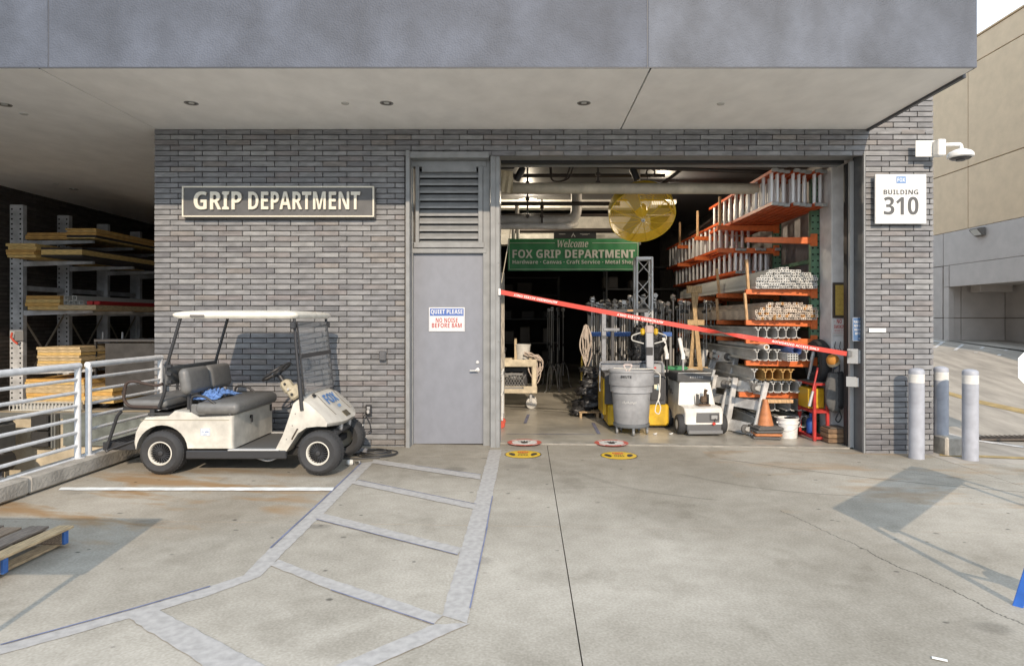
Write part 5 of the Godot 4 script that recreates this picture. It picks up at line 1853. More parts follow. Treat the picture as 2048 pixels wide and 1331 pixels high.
	bx("batten_body", Vector3(0, -.03, 0), Vector3(.42, .05, .09), wood, bk, .004)

# ---------- ceiling services, banner, fan ----------
func pipe(called: String, label: String, pts: Array, r: float, m: Material, group := "") -> Node3D:
	var o := thing(called, label, "pipe", pts[0], 0.0, group)
	var l := []
	for q in pts: l.append(q - pts[0])
	tb("pipe_run", bend(l, r * 2.2, 5) if l.size() > 2 else l, r, m, o, 14)
	return o

func build_room() -> void:
	var beige := mat(C(.52, .47, .37), .55, 0.0, "stain", Vector3.ONE * .7)
	var whitep := mat(C(.60, .58, .55), .5, 0.0, "stain", Vector3.ONE * .8)
	var iron := mat(C(.05, .04, .035), .6, 0.0, "mottle", Vector3.ONE)
	pipe("ceiling_pipe", "thick beige pipe running across the room under the ceiling", [P(990, 376, 9.7), P(1515, 377, 9.7)], .082, beige)
	pipe("ceiling_pipe", "thin dark pipe highest under the ceiling, above the beige pipe", [P(1010, 351, 10.9), P(1330, 351, 10.9)], .032, iron)
	pipe("ceiling_pipe", "thin dark pipe just below the beige pipe", [P(985, 407, 11.3), P(1240, 407, 11.3)], .036, iron)
	pipe("ceiling_pipe", "thin dark pipe just above the fat white pipe", [P(985, 430, 12.3), P(1350, 430, 12.3)], .03, iron)
	pipe("ceiling_pipe", "fat white pipe that bends upward left of the fan", [P(985, 441, 11.6), P(1153, 441, 11.6), P(1153, 385, 11.6)], .098, whitep)
	pipe("ceiling_pipe", "white pipe slung close beneath the fat white pipe", [P(985, 452, 11.4), P(1140, 452, 11.4), P(1152, 446, 12.0)], .055, whitep)
	pipe("ceiling_pipe", "dark pipe running across right over the green banner", [P(1030, 461, 13.4), P(1230, 461, 13.4)], .05, iron)
	pipe("ceiling_pipe", "slanting dark pipe at upper right above the ladders", [P(1150, 330, 10.0), P(1555, 345, 9.6), P(1380, 470, 14.0)], .03, iron)
	pipe("ceiling_pipe", "slanting dark brace pipe right of the fan", [P(1315, 375, 10.2), P(1368, 335, 9.9)], .028, iron)
	for k in 2: pipe("drop_pipe", ["left one of the two short white pipes coming down behind the banner", "right one of the two short white pipes coming down behind the banner"][k], [P(1027 + k * 9, 452, 12.9), P(1027 + k * 9, 486, 12.9)], .036, whitep)
	pipe("drop_pipe", "white upright pipe under the lit ceiling lamp at left", [P(1034, 405, 12.6), P(1034, 441, 12.6)], .04, whitep)
	# rods and clamps that carry the pipes
	for q in [[1055, 335, 436, 10.6, "at the left, crossing the beige pipe"], [1084, 398, 452, 11.45, "holding the fat white pipe"], [1196, 333, 384, 9.72, "left of the fan rod on the beige pipe"]]:
		var h := thing("pipe_hanger", "dark hanger rod with clamp " + q[4], "hanger", P(q[0], q[1], q[3]))
		var l: Vector3 = P(q[0], q[2], q[3]) - P(q[0], q[1], q[3])
		bx("rod", l * .5, Vector3(.03, absf(l.y), .02), iron, h, .003)
		for t in [.3, .62, .95]: bx("clamp", l * t, Vector3(.07, .05, .06), iron, h, .01)
	var cc := thing("cable_loop", "black cables looping down under the ceiling left of the fan", "cable", P(1100, 345, 10.2))
	for k in 2:
		tb("cable", bend([Vector3(-.0 + k * .02, .08, 0), Vector3(.02, -.13, .02), Vector3(.14, -.15, 0), Vector3(.26 + k * .05, -.10, 0), Vector3(.33 + k * .05, .14, 0)], .09, 5), .014, iron, cc, 6)
	var c2 := thing("cable_coil", "black cable coil hung beside the fan's rod", "cable", P(1301, 345, 10.1))
	var ring := []
	for i in 40: ring.append(Vector3(cos(i * .42) * (.065 + .006 * sin(i * 1.7)), sin(i * .42) * .06, .02 * sin(i * .9)))
	tb("coil", ring, .010, iron, c2, 6)
	tb("tail", bend([Vector3(-.05, 0, 0), Vector3(-.05, -.2, 0), Vector3(-.03, -.33, 0)], .05), .007, iron, c2, 6)
	for q in [[1268, 344, 9.9, "by the fan's rod", .4], [1041, 345, 9.6, "at the left end of the opening", -.5]]:
		var s := thing("stage_lamp", "small black theatre lamp under the ceiling " + q[3], "lamp", P(q[0], q[1], q[2]))
		lt("can", [Vector2(0, -.13), Vector2(.05, -.13), Vector2(.055, .04), Vector2(.04, .09), Vector2(0, .1)], plastic_black, s, 16, XF(Vector3.ZERO, Basis(Vector3.BACK, q[4])))
		bx("yoke", Vector3(0, .1, 0), Vector3(.03, .1, .12), plastic_black, s, .005)
	# hanging canvas at the left end
	var cv := thing("canvas_bundle", "beige canvas bundle tied up behind the top left frame corner", "canvas", P(1013, 360, 8.95))
	var st := nst()
	st.set_smooth_group(2)
	for i in 12:
		for j in 8:
			var g := []
			for o in [[0, 0], [1, 0], [1, 1], [0, 1]]:
				var u: float = (i + o[0]) / 12.0
				var v: float = (j + o[1]) / 8.0
				g.append(Vector3(-.12 + u * .21, .15 - v * .30 - .03 * u, .03 * sin(u * 17.0 + v * 4.0) * v))
			quad(st, g[0], g[1], g[2], g[3])
	obj("canvas", st, mat(C(.50, .42, .28), .85, 0.0, "mottle", Vector3.ONE * 3.0), cv)
	bx("strap", Vector3(-.01, .18, 0), Vector3(.24, .05, .04), plastic_black, cv, .01)
	# banner
	var bg := mat(C(.02, .17, .055), .55, 0.0, "mottle", Vector3.ONE * .6)
	var d := 12.7
	var tl := P(1016, 477, d)
	var br := P(1278, 541, d)
	var c := (tl + br) * .5
	var w := br.x - tl.x
	var h := tl.y - br.y
	var ban := thing("welcome_banner", "green welcome banner with pale lettering hanging across the room", "banner", c)
	st = nst()
	st.set_smooth_group(2)
	for i in 48:
		var a := -w * .5 + w * i / 48.0
		var b := -w * .5 + w * (i + 1) / 48.0
		var wav := func(x: float) -> float: return .010 * sin(x * 9.0) + .006 * sin(x * 23.0)
		quad(st, Vector3(a, -h * .5, wav.call(a)), Vector3(b, -h * .5, wav.call(b)), Vector3(b, h * .5, wav.call(b) * .3), Vector3(a, h * .5, wav.call(a) * .3))
	bg.cull_mode = BaseMaterial3D.CULL_DISABLED
	obj("cloth", st, bg, ban)
	var ink := mat(C(.52, .53, .46), .6)
	var blk := font("Droid Sans", 700)
	text(ban, "Welcome", font("Droid Serif", 700), .62, .15, .002, Transform3D(Basis(Vector3.RIGHT, Vector3(.18, 1, 0), Vector3.BACK), Vector3(-.02, h * .5 - .098, .022)), ink)
	text(ban, "FOX GRIP DEPARTMENT", blk, w * .93, .155, .002, XF(Vector3(0, .015, .022)), ink)
	text(ban, "FOX GRIP DEPARTMENT", blk, w * .934, .162, .002, XF(Vector3(.004, .015, .0205)), ink)
	text(ban, "Hardware · Canvas · Craft Service · Metal Shop", blk, w * .93, .10, .002, XF(Vector3(0, -.155, .022)), ink)
	for k in [[-.98, 0, .004, h * .92], [.98, 0, .004, h * .92]]: bx("border_line", Vector3(k[0] * w * .5, 0, .021), Vector3(.007, k[3], .002), ink, ban)
	bx("border_line", Vector3(0, -h * .46, .021), Vector3(w * .98, .007, .002), ink, ban)
	bx("border_line", Vector3(-w * .315, h * .36, .021), Vector3(w * .345, .007, .002), ink, ban)
	bx("border_line", Vector3(w * .315, h * .36, .021), Vector3(w * .345, .007, .002), ink, ban)
	for x in [-.49, .49]: tb("banner_rope", [Vector3(w * x, h * .5, 0), Vector3(w * x + .03, h * .5 + .25, 0)], .008, mat(C(.4, .36, .28), .8), ban, 6)
	var bs := sign_board("black_sign", "long black sign with faint white marks above the banner", P(1150, 470, 13.1), .86, .16, .03, mat(C(.012, .012, .015), .5))
	for k in [[-.26, .02, .13, .008], [.2, .025, .2, .008], [.2, .005, .12, .006]]: bx("print_line", Vector3(k[0], k[1], .016), Vector3(k[2], k[3], .001), mat(C(.4, .4, .4), .6), bs)
	for k in [[-.02, .6], [-.05, -.5]]: bx("print_mark", Vector3(k[0], .0, .016), Vector3(.012, .09, .001), mat(C(.4, .4, .4), .6), bs, 0.0, Basis(Vector3.BACK, k[1]))
	# lit lamps
	for q in [[1056, 401, 12.9, 0.36, "glowing strip lamp under the ceiling at left, above the white pipes"], [1328, 405, 11.7, .46, "glowing strip lamp under the ceiling behind the yellow fan"]]:
		var at := P(q[0], q[1], q[2])
		var l := thing("strip_lamp", q[4], "ceiling lamp", at, 0.0)
		bx("lamp_housing", Vector3(0, .05, 0), Vector3(q[3], .03, .05), whitep, l, .006)
		var em := StandardMaterial3D.new()
		em.albedo_color = Color(.9, .88, .8)
		em.emission_enabled = true
		em.emission = Color(1, .93, .8)
		em.emission_energy_multiplier = 1.6
		bx("lamp_tube", Vector3(0, .0, .0), Vector3(q[3] * .94, .06, .12), em, l, .01)
		var al := OmniLight3D.new()
		al.name = "lamp_glow"
		al.light_size = .02
		al.light_color = Color(1, .93, .82)
		al.light_energy = 1.7
		al.omni_range = 30.0
		al.omni_attenuation = 2.0
		al.shadow_enabled = true
		add_child(al)
		al.position = at
	build_fan()

func build_fan() -> void:
	var yel := mat(C(.84, .58, .04), .45, 0.0, "mottle", Vector3.ONE * 2.0)
	var at := P(1284, 428, 10.3)
	var o := thing("drum_fan", "big yellow caged drum fan hanging from a white rod", "fan", at)
	var tilt := Basis(Vector3.RIGHT, deg_to_rad(46))
	var R := .525
	# wire cage front: shallow dome of closely spaced rings
	var st := nst()
	for k in 33:
		var r := R * (k + 1.6) / 34.0
		var z := .11 * (1.0 - pow(r / R, 2.2)) + .04
		var ring := []
		for i in 44: ring.append(tilt * Vector3(cos(TAU * i / 44) * r, sin(TAU * i / 44) * r, z))
		tube(st, ring, .0034, 4, true)
	obj("cage_wires", st, yel, o).set_meta("kind", "stuff")
	for k in 12:
		var a := TAU * k / 12 + .26
		var l := []
		for i in 8:
			var r := R * (i + .6) / 7.6
			l.append(tilt * Vector3(cos(a) * r, sin(a) * r, .115 * (1.0 - pow(minf(r / R, 1.0), 2.2)) + .047))
		tb("cage_spoke", l, .0055, yel, o, 5)
	var rim := nst()
	lathe(rim, [Vector2(R - .008, -.16), Vector2(R, -.16), Vector2(R + .004, .05), Vector2(R - .008, .05), Vector2(R - .008, -.16)], 56, Transform3D(tilt * Basis(Vector3.RIGHT, PI / 2), Vector3.ZERO))
	obj("drum_rim", rim, yel, o)
	st = nst()
	for k in 14:
		var ring := []
		var r := R * (k + 1.6) / 15.5
		for i in 36: ring.append(tilt * Vector3(cos(TAU * i / 36) * r, sin(TAU * i / 36) * r, -.17))
		tube(st, ring, .004, 4, true)
	obj("rear_cage_wires", st, yel, o).set_meta("kind", "stuff")
	var blade := mat(C(.40, .38, .33), .35, .4)
	for k in 3:
		var a := TAU * k / 3 + 2.15
		bx("fan_blade", tilt * Vector3(cos(a) * .27, sin(a) * .27, -.05), Vector3(.34, .16, .006), blade, o, .002, tilt * Basis(Vector3.BACK, a) * Basis(Vector3.RIGHT, .35))
	lt("motor", [Vector2(0, -.18), Vector2(.09, -.18), Vector2(.1, -.06), Vector2(.06, -.02), Vector2(0, -.02)], yel, o, 20, Transform3D(tilt * Basis(Vector3.RIGHT, PI / 2), Vector3.ZERO))
	lt("hub_cap", [Vector2(.032, .155), Vector2(.032, .165), Vector2(.01, .17), Vector2(0, .168)], mat(C(.6, .6, .58), .4), o, 20, Transform3D(tilt * Basis(Vector3.RIGHT, PI / 2), Vector3.ZERO))
	lt("hub_bolt", [Vector2(.01, .168), Vector2(.008, .176), Vector2(0, .177)], black_paint, o, 12, Transform3D(tilt * Basis(Vector3.RIGHT, PI / 2), Vector3.ZERO))
	tb("hanging_rod", [Vector3(0, .30, -.3), Vector3(0, 1.25, -.3)], .026, mat(C(.6, .6, .58), .4), o, 12)
	tb("yoke", bend([Vector3(-.52, .0, -.0), Vector3(-.45, .28, -.3), Vector3(.45, .28, -.3), Vector3(.52, .0, -.0)], .1), .016, yel, o, 8)

# ---------- stands, carts and machines inside the opening ----------
func lumpy(st: SurfaceTool, c: Vector3, s: Vector3, sd: int, amp := .18, nu := 18, nv := 10) -> void:
	var nz := FastNoiseLite.new()
	nz.seed = sd
	nz.frequency = 1.6
	var rows := []
	for j in nv + 1:
		var row := []
		var th := PI * j / nv
		for i in nu:
			var ph := TAU * i / nu
			var n := Vector3(sin(th) * cos(ph), cos(th), sin(th) * sin(ph))
			var k := 1.0 + amp * nz.get_noise_3dv(n * 1.6) + amp * .6 * nz.get_noise_3dv(n * 4.5)
			# squarish, like a stuffed bag
			var e := Vector3(signf(n.x) * pow(absf(n.x), .7), signf(n.y) * pow(absf(n.y), .8), signf(n.z) * pow(absf(n.z), .7))
			row.append(c + Vector3(e.x * s.x, e.y * s.y, e.z * s.z) * .5 * k)
		rows.append(row)
	st.set_smooth_group(2)
	for j in nv:
		for i in nu:
			var i2 := (i + 1) % nu
			quad(st, rows[j][i], rows[j][i2], rows[j + 1][i2], rows[j + 1][i])
	st.set_smooth_group(-1)

func make_stand(label: String, h: float, group: String, m: Material, dark: Material) -> Node3D:
	var o := thing("light_stand", label, "light stand", Vector3.ZERO, 0.0, group)
	for k in 3:
		var a := TAU * k / 3 + .3
		var v := Vector3(cos(a), 0, sin(a))
		tb("leg", bend([Vector3(0, .62, 0) + v * .02, v * .10 + Vector3(0, .5, 0), v * .16 + Vector3(0, .06, 0), v * .22 + Vector3(0, .01, 0)], .06), .012, m, o, 6)
	tb("column", [Vector3(0, .3, 0), Vector3(0, h * .55, 0)], .0175, m, o, 8)
	tb("riser", [Vector3(0, h * .55, 0), Vector3(0, h, 0)], .0125, m, o, 8)
	for y in [.62, h * .55]: lt("collar", [Vector2(0, -.03), Vector2(.026, -.03), Vector2(.026, .03), Vector2(0, .03)], dark, o, 10, XF(Vector3(0, y, 0)))
	lt("grip_head", [Vector2(0, -.03), Vector2(.038, -.03), Vector2(.042, 0), Vector2(.038, .03), Vector2(0, .03)], m, o, 14, XF(Vector3(.01, h, 0), Basis(Vector3.RIGHT, PI / 2)))
	tb("grip_knob", [Vector3(-.05, h + .01, .03), Vector3(.07, h - .01, .03)], .011, dark, o, 6)
	tb("gobo_arm", [Vector3(.035, h + .05, .02), Vector3(.045, h - .95, .03)], .0085, m, o, 6)
	lt("arm_head", [Vector2(0, -.025), Vector2(.034, -.025), Vector2(.034, .025), Vector2(0, .025)], dark, o, 12, XF(Vector3(.036, h - .16, .03), Basis(Vector3.RIGHT, PI / 2)))
	return o

func rope_bundle(o: Node3D, h: float, w: float, m: Material, n: int) -> void:
	for k in n:
		var x := (float(k) / maxf(1, n - 1) - .5) * w
		var l := []
		for i in 17:
			var t := float(i) / 16
			var sw := sin(PI * t)
			l.append(Vector3(x * (.25 + sw * 1.0) + .012 * sin(k * 2.3 + t * 6.0), -t * h * (.82 + .18 * sin(k * 1.7)), .03 * sin(k * 2.9) * sw + .02 * cos(k)))
		tb("rope_strand", l, .009, m, o, 6)

func build_room_things() -> void:
	var chrome := mat(C(.46, .45, .43), .32, .3, "grain", Vector3.ONE * 2.0)
	var steelg := mat(C(.22, .22, .215), .4, .2, "grain", Vector3.ONE * 2.0)
	var dark := mat(C(.03, .03, .03), .5)
	# forest of stands
	var s1 := make_stand("silver grip stand with folded arm in the crowd behind the trash can", 1.98, "silver grip stands behind the trash can", chrome, dark)
	var s2 := make_stand("dark grip stand with folded arm in the crowd behind the trash can", 1.88, "dark grip stands behind the trash can", steelg, dark)
	var rg := RandomNumberGenerator.new()
	rg.seed = 3
	var n := 0
	for r in 5:
		for i in 13:
			var d := 11.35 + r * .42 + rg.randf_range(-.1, .1)
			var x := 1.12 + i * .135 + rg.randf_range(-.05, .05) + r * .03
			if i > 9 and r < 1: continue
			var src := s1 if rg.randf() < .62 else s2
			var at := Vector3(x, gy(x) + .012, -d)
			if n < 2:
				src = [s1, s2][n]
				src.position = at
			else: dup(src, at, rg.randf_range(0, TAU)).scale = Vector3(1, rg.randf_range(.94, 1.06), 1)
			n += 1
	for k in 6: dup(s1, Vector3(2.75 + k * .16, gy(3.0), -11.6 - (k % 3) * .3), k * 1.3, "silver grip stand in the group right of the truss").set_meta("group", "silver grip stands right of the truss")
	for k in 4: dup(s2, Vector3(.55 + (k % 3) * .16, gy(.5), -14.5 - k * .5), k * 1.1, "dark stand deep in the unlit part of the room").set_meta("group", "dark stands deep in the room")
	var rail := thing("blue_rail", "blue horizontal rail holding the grip stands together", "rail", P(1262, 668, 11.15))
	bx("rail_bar", Vector3.ZERO, Vector3(1.42, .075, .03), mat(C(.04, .12, .38), .5), rail, .006)
	for x in [-.69, .69]: bx("rail_post", Vector3(x, -.68, -.03), Vector3(.04, 1.4, .04), steelg, rail, .004)
	# truss tower
	var tr := thing("truss_tower", "square aluminium truss standing upright among the grip stands", "truss", Vector3(1.975, gy(2.0), -10.95))
	var ww := .128
	for sx in [-1.0, 1.0]:
		for sz in [-1.0, 1.0]: tb("chord", [Vector3(sx * ww, .02, sz * ww), Vector3(sx * ww, 2.70, sz * ww)], .022, alum, tr, 10)
	for f in 4:
		var b := yaw(f * PI / 2)
		for k in 9:
			var y := .06 + k * .29
			tb("lacing", [b * Vector3(-ww if k % 2 else ww, y, ww), b * Vector3(ww if k % 2 else -ww, y + .29, ww)], .0085, alum, tr, 6)
	for y in [.03, 2.69]:
		for f in 4: bx("end_frame", yaw(f * PI / 2) * Vector3(0, y, ww), Vector3(.28, .045, .03), alum, tr, .003, yaw(f * PI / 2))
	for k in [1.46]: bx("blue_tape", Vector3(-ww, k, ww), Vector3(.055, .05, .055), mat(C(.04, .12, .4), .6), tr, .004)
	# sandbags on a small pallet
	var bag := mat(C(.028, .028, .03), .38, 0.0, "mottle", Vector3.ONE * 3.0, "bump", .5)
	var st := nst()
	lumpy(st, Vector3.ZERO, Vector3(.46, .15, .30), 3, .42, 26, 14)
	var bm := mesh_of(st)
	var bf: Node3D
	var base := G(1186, 832)
	var spots := [[0, .22, 0, .1], [.22, .21, -.1, .5], [-.16, .20, -.15, -.3], [.02, .34, -.04, -.2], [.18, .33, -.12, .4], [-.08, .45, -.1, .2], [.12, .46, -.02, -.3], [.0, .57, -.06, .1], [.1, .68, -.1, .6], [-.02, .78, -.08, .2], [-.2, .12, .05, .3]]
	for q in spots:
		var at := base + Vector3(q[0], q[1], q[2])
		if bf == null:
			bf = thing("sandbag", "shiny black sandbag in the heap left of the yellow stacker", "sandbag", at, q[3], "black sandbags in a heap")
			put("bag_body", bm, bag, bf)
			bx("bag_handle", Vector3(0, .07, .02), Vector3(.16, .02, .03), dark, bf, .008)
		else:
			var c := dup(bf, at, q[3] * 2.0)
			c.rotation.z = rg.randf_range(-.22, .22)
			c.rotation.x = rg.randf_range(-.2, .2)
			c.scale = Vector3(rg.randf_range(.8, 1.0), rg.randf_range(.8, 1.25), rg.randf_range(.75, 1.05))
	var wood := mat(C(.42, .30, .17), .8, 0.0, "wood", Vector3(1, 8, 8))
	var sp := thing("small_pallet", "small raw wood pallet under the black sandbags", "pallet", base + Vector3(.05, 0, 0))
	for z in [.22, 0.0, -.22]:
		bx("deck_board", Vector3(0, .105, z), Vector3(.62, .018, .14), wood, sp, .003)
	for x in [-.28, 0.0, .28]: bx("stringer", Vector3(x, .05, 0), Vector3(.04, .09, .56), wood, sp, .003)
	# rope hung on the first stand
	var rope := mat(C(.48, .41, .35), .85, 0.0, "grain", Vector3.ONE * 8.0)
	var rp := thing("hanging_rope", "bundle of pale rope hung at the left edge of the grip stands", "rope", P(1172, 650, 11.0))
	rope_bundle(rp, .70, .17, rope, 13)
	lt("rope_knot", [Vector2(0, .02), Vector2(.02, 0), Vector2(.035, -.12), Vector2(.05, -.2), Vector2(.035, -.24), Vector2(0, -.25)], rope, rp, 12)
	var ys := thing("yellow_pole", "thin yellow pole standing under the hanging rope", "pole", P(1163, 795, 11.2))
	tb("pole_shaft", [Vector3(0, -.1, 0), Vector3(.01, .72, 0)], .017, mat(C(.5, .36, .05), .5), ys)
	build_stacker()
	build_can()
	build_tug()
	build_dollies()
	build_utility_cart()

func build_stacker() -> void:
	var yel := mat(C(.60, .38, .02), .4, 0.0, "stain", Vector3.ONE * 1.2)
	var char_ := mat(C(.055, .055, .058), .5, 0.0, "mottle", Vector3.ONE * 1.5)
	var grey := mat(C(.25, .26, .28), .45, 0.0, "mottle", Vector3.ONE * 1.5)
	var o := thing("pallet_stacker", "yellow and charcoal walk-behind pallet stacker behind the trash can", "stacker", Vector3(1.63, gy(1.6) + .012, -9.72))
	bx("base", Vector3(.05, .20, -.40), Vector3(.92, .32, .80), yel, o, .02)
	bx("side_panel", Vector3(-.44, .46, -.45), Vector3(.06, .56, .70), yel, o, .015)
	var pr_ := [Vector2(0, .365), Vector2(0, .70), Vector2(-.07, .83), Vector2(-.70, .83), Vector2(-.70, .365)]
	var st := nst()
	prism(st, pr_, -.44, .47, Transform3D(Basis(Vector3(0, 0, 1), Vector3.UP, Vector3(-1, 0, 0)), Vector3(.02, 0, 0)))
	obj("cabinet", st, char_, o)
	bx("cabinet_door", Vector3(.335, .60, .008), Vector3(.21, .36, .02), mat(C(.04, .04, .042), .4), o, .008)
	bx("door_sticker", Vector3(.34, .62, .02), Vector3(.05, .07, .002), mat(C(.25, .42, .5), .5), o)
	bx("top_label", Vector3(.28, .775, -.025), Vector3(.17, .05, .004), white_paint, o, .001, Basis(Vector3.RIGHT, -.5))
	for p in [[.28, .20], [.28, .13], [.28, .31]]: lt("bolt", [Vector2(0, 0), Vector2(.012, 0), Vector2(0, .006)], dark_bolt(), o, 10, XF(Vector3(-.12, p[1], .002), Basis(Vector3.RIGHT, PI / 2)))
	for x in [-.40, -.26, .28]:
		bx("mast_channel", Vector3(x, .92, -.62), Vector3(.07 if x != -.26 else .05, 1.72, .09), grey if x != -.26 else char_, o, .006)
	bx("mast_crossbar", Vector3(-.05, 1.78, -.60), Vector3(.72, .06, .05), char_, o, .008)
	bx("warning_strip", Vector3(.02, 1.785, -.573), Vector3(.09, .022, .003), mat(C(.6, .28, .1), .5), o)
	bx("mast_crossbar", Vector3(-.28, 1.48, -.58), Vector3(.26, .05, .04), grey, o, .006)
	text(o, "M", font("Droid Sans", 700), .05, .06, .002, XF(Vector3(-.40, 1.36, -.573)), mat(C(.02, .02, .02), .5))
	tb("guard_hoop", bend([Vector3(-.52, .55, -.1), Vector3(-.52, 1.0, -.1), Vector3(.44, 1.0, -.1), Vector3(.44, .78, -.1)], .05), .011, grey, o)
	bx("load_backrest", Vector3(-.18, .92, -.20), Vector3(.62, .12, .03), grey, o, .006)
	# tiller
	var tl := bx("tiller_arm", Vector3(.20, 1.13, .10), Vector3(.115, .66, .07), mat(C(.30, .31, .33), .45), o, .012, Basis(Vector3.RIGHT, -.10))
	bx("tiller_plate", Vector3(.19, 1.17, .14), Vector3(.10, .12, .012), black_paint, tl, .004)
	bx("tiller_head", Vector3(.20, 1.49, .07), Vector3(.13, .13, .09), mat(C(.42, .34, .33), .5), o, .025)
	for s in [-1.0, 1.0]:
		bx("tiller_grip", Vector3(.20 + s * .10, 1.46, .07), Vector3(.06, .10, .07), yel, o, .02)
		tb("hand_guard", bend([Vector3(.20 + s * .11, 1.45, .07), Vector3(.20 + s * .26, 1.40, .06), Vector3(.20 + s * .26, 1.33, .05), Vector3(.20 + s * .08, 1.28, .06)], .04), .010, mat(C(.5, .5, .48), .4), o)
	for k in 5:
		var ring := []
		for i in 12: ring.append(Vector3(.20 + cos(TAU * i / 12) * .05, .86 + sin(TAU * i / 12) * .045, .07 + k * .012 - .03))
		tb("coil_cable", ring, .009, black_paint, o, 5, true)
	lt("drive_wheel", [Vector2(0, -.03), Vector2(.09, -.03), Vector2(.09, .03), Vector2(0, .03)], rubber, o, 18, XF(Vector3(.3, .09, -.2), Basis(Vector3.BACK, PI / 2)))
	for x in [-.36, .36]: lt("load_wheel", [Vector2(0, -.04), Vector2(.07, -.04), Vector2(.07, .04), Vector2(0, .04)], rubber, o, 16, XF(Vector3(x, .07, -.65), Basis(Vector3.BACK, PI / 2)))
	# black bag hung behind the tiller
	var gb := thing("black_bag", "crumpled black plastic bag hung behind the stacker's tiller", "bag", P(1293, 688, 9.95))
	st = nst()
	lumpy(st, Vector3.ZERO, Vector3(.50, .60, .22), 8, .3, 34, 22)
	obj("bag_skin", st, mat(C(.018, .018, .019), .22, 0.0, "mottle", Vector3.ONE * 2.0, "bump", 1.2), gb)
	tb("bag_neck", [Vector3(0, .25, 0), Vector3(.01, .36, 0)], [.06, .03], mat(C(.018, .018, .019), .3), gb)

func dark_bolt() -> StandardMaterial3D:
	return mat(C(.02, .02, .02), .5)

func build_can() -> void:
	var grey := mat(C(.30, .305, .315), .48, 0.0, "stain", Vector3.ONE * 1.3, "bump", .05)
	var at := Vector3(1.505, gy(1.5) + .016, -9.30)
	var o := thing("trash_can", "large round grey plastic trash can on a wheeled base", "trash can", at)
	lt("can_body", [Vector2(.0, .15), Vector2(.235, .15), Vector2(.247, .165), Vector2(.282, .70), Vector2(.318, .70), Vector2(.322, .715), Vector2(.318, .88), Vector2(.332, .89), Vector2(.332, .915), Vector2(.315, .915), Vector2(.305, .88), Vector2(.30, .60), Vector2(0, .58)], grey, o, 48)
	for k in 2: bx("can_handle", Vector3(.1, .80, [-.345, .0][k]), Vector3(.16, .03, .05), grey, o, .012)
	text(o, "BRUTE", font("Droid Sans", 700), .15, .034, .004, XF(Vector3(-.12, .835, .302), yaw(-.37)), mat(C(.03, .03, .032), .5))
	# scuffed white marker writing
	for i in 11: bx("scuff", Vector3(-.155 + i * .018, .465 + .008 * sin(i * 2.1), sqrt(.2675 * .2675 - pow(-.155 + i * .018, 2)) + .001), Vector3(.012, .012 + .02 * absf(sin(i * 1.3)), .002), mat(C(.42, .42, .41), .7), o, 0.0, yaw(atan2(-.155 + i * .018, .25)))
	lt("dolly_plate", [Vector2(0, .105), Vector2(.25, .105), Vector2(.26, .12), Vector2(.26, .15), Vector2(0, .15)], mat(C(.13, .14, .15), .5), o, 32)
	for k in 5:
		var a := TAU * k / 5 + .35
		var c := Vector3(cos(a) * .225, .04, sin(a) * .225)
		var cs := bx("caster_fork", c + Vector3(0, .04, 0), Vector3(.035, .075, .05), mat(C(.13, .14, .15), .5), o, .008)
		lt("caster_wheel", [Vector2(0, -.014), Vector2(.038, -.014), Vector2(.04, 0), Vector2(.038, .014), Vector2(0, .014)], mat(C(.20, .2, .2), .6), cs, 16, XF(c, Basis(Vector3.BACK, PI / 2) ))
	var rope := mat(C(.62, .60, .54), .8)
	var rp := thing("rope_loop", "loop of white rope hanging down the right side of the trash can", "cord", at + Vector3(.345, .80, .08))
	tb("cord_loop", bend([Vector3(0, .08, 0), Vector3(.05, .06, .03), Vector3(.045, -.15, .03), Vector3(.02, -.32, .03), Vector3(.06, -.42, .04), Vector3(.03, -.52, .04), Vector3(-.03, -.48, .04), Vector3(-.01, -.38, .03), Vector3(.05, -.25, .03), Vector3(.02, -.08, .02)], .04), .008, rope, rp, 6)
	tb("cord_over_rim", bend([Vector3(0, .08, 0), Vector3(-.05, .14, .1), Vector3(-.35, .145, .22), Vector3(-.62, .145, .08)], .15), .008, rope, rp, 6)
	bx("cord_tag", Vector3(-.02, -.12, .05), Vector3(.04, .06, .006), mat(C(.62, .58, .4), .6), rp, .002)
	var hd := thing("rope_grip", "triangular pale grip sticking out of the trash can", "grip", at + Vector3(-.07, .93, .12))
	tb("grip_loop", bend([Vector3(-.0, -.06, 0), Vector3(-.065, .06, 0), Vector3(.065, .06, 0), Vector3(.0, -.06, 0)], .025), .012, mat(C(.55, .47, .44), .6), hd, 8)

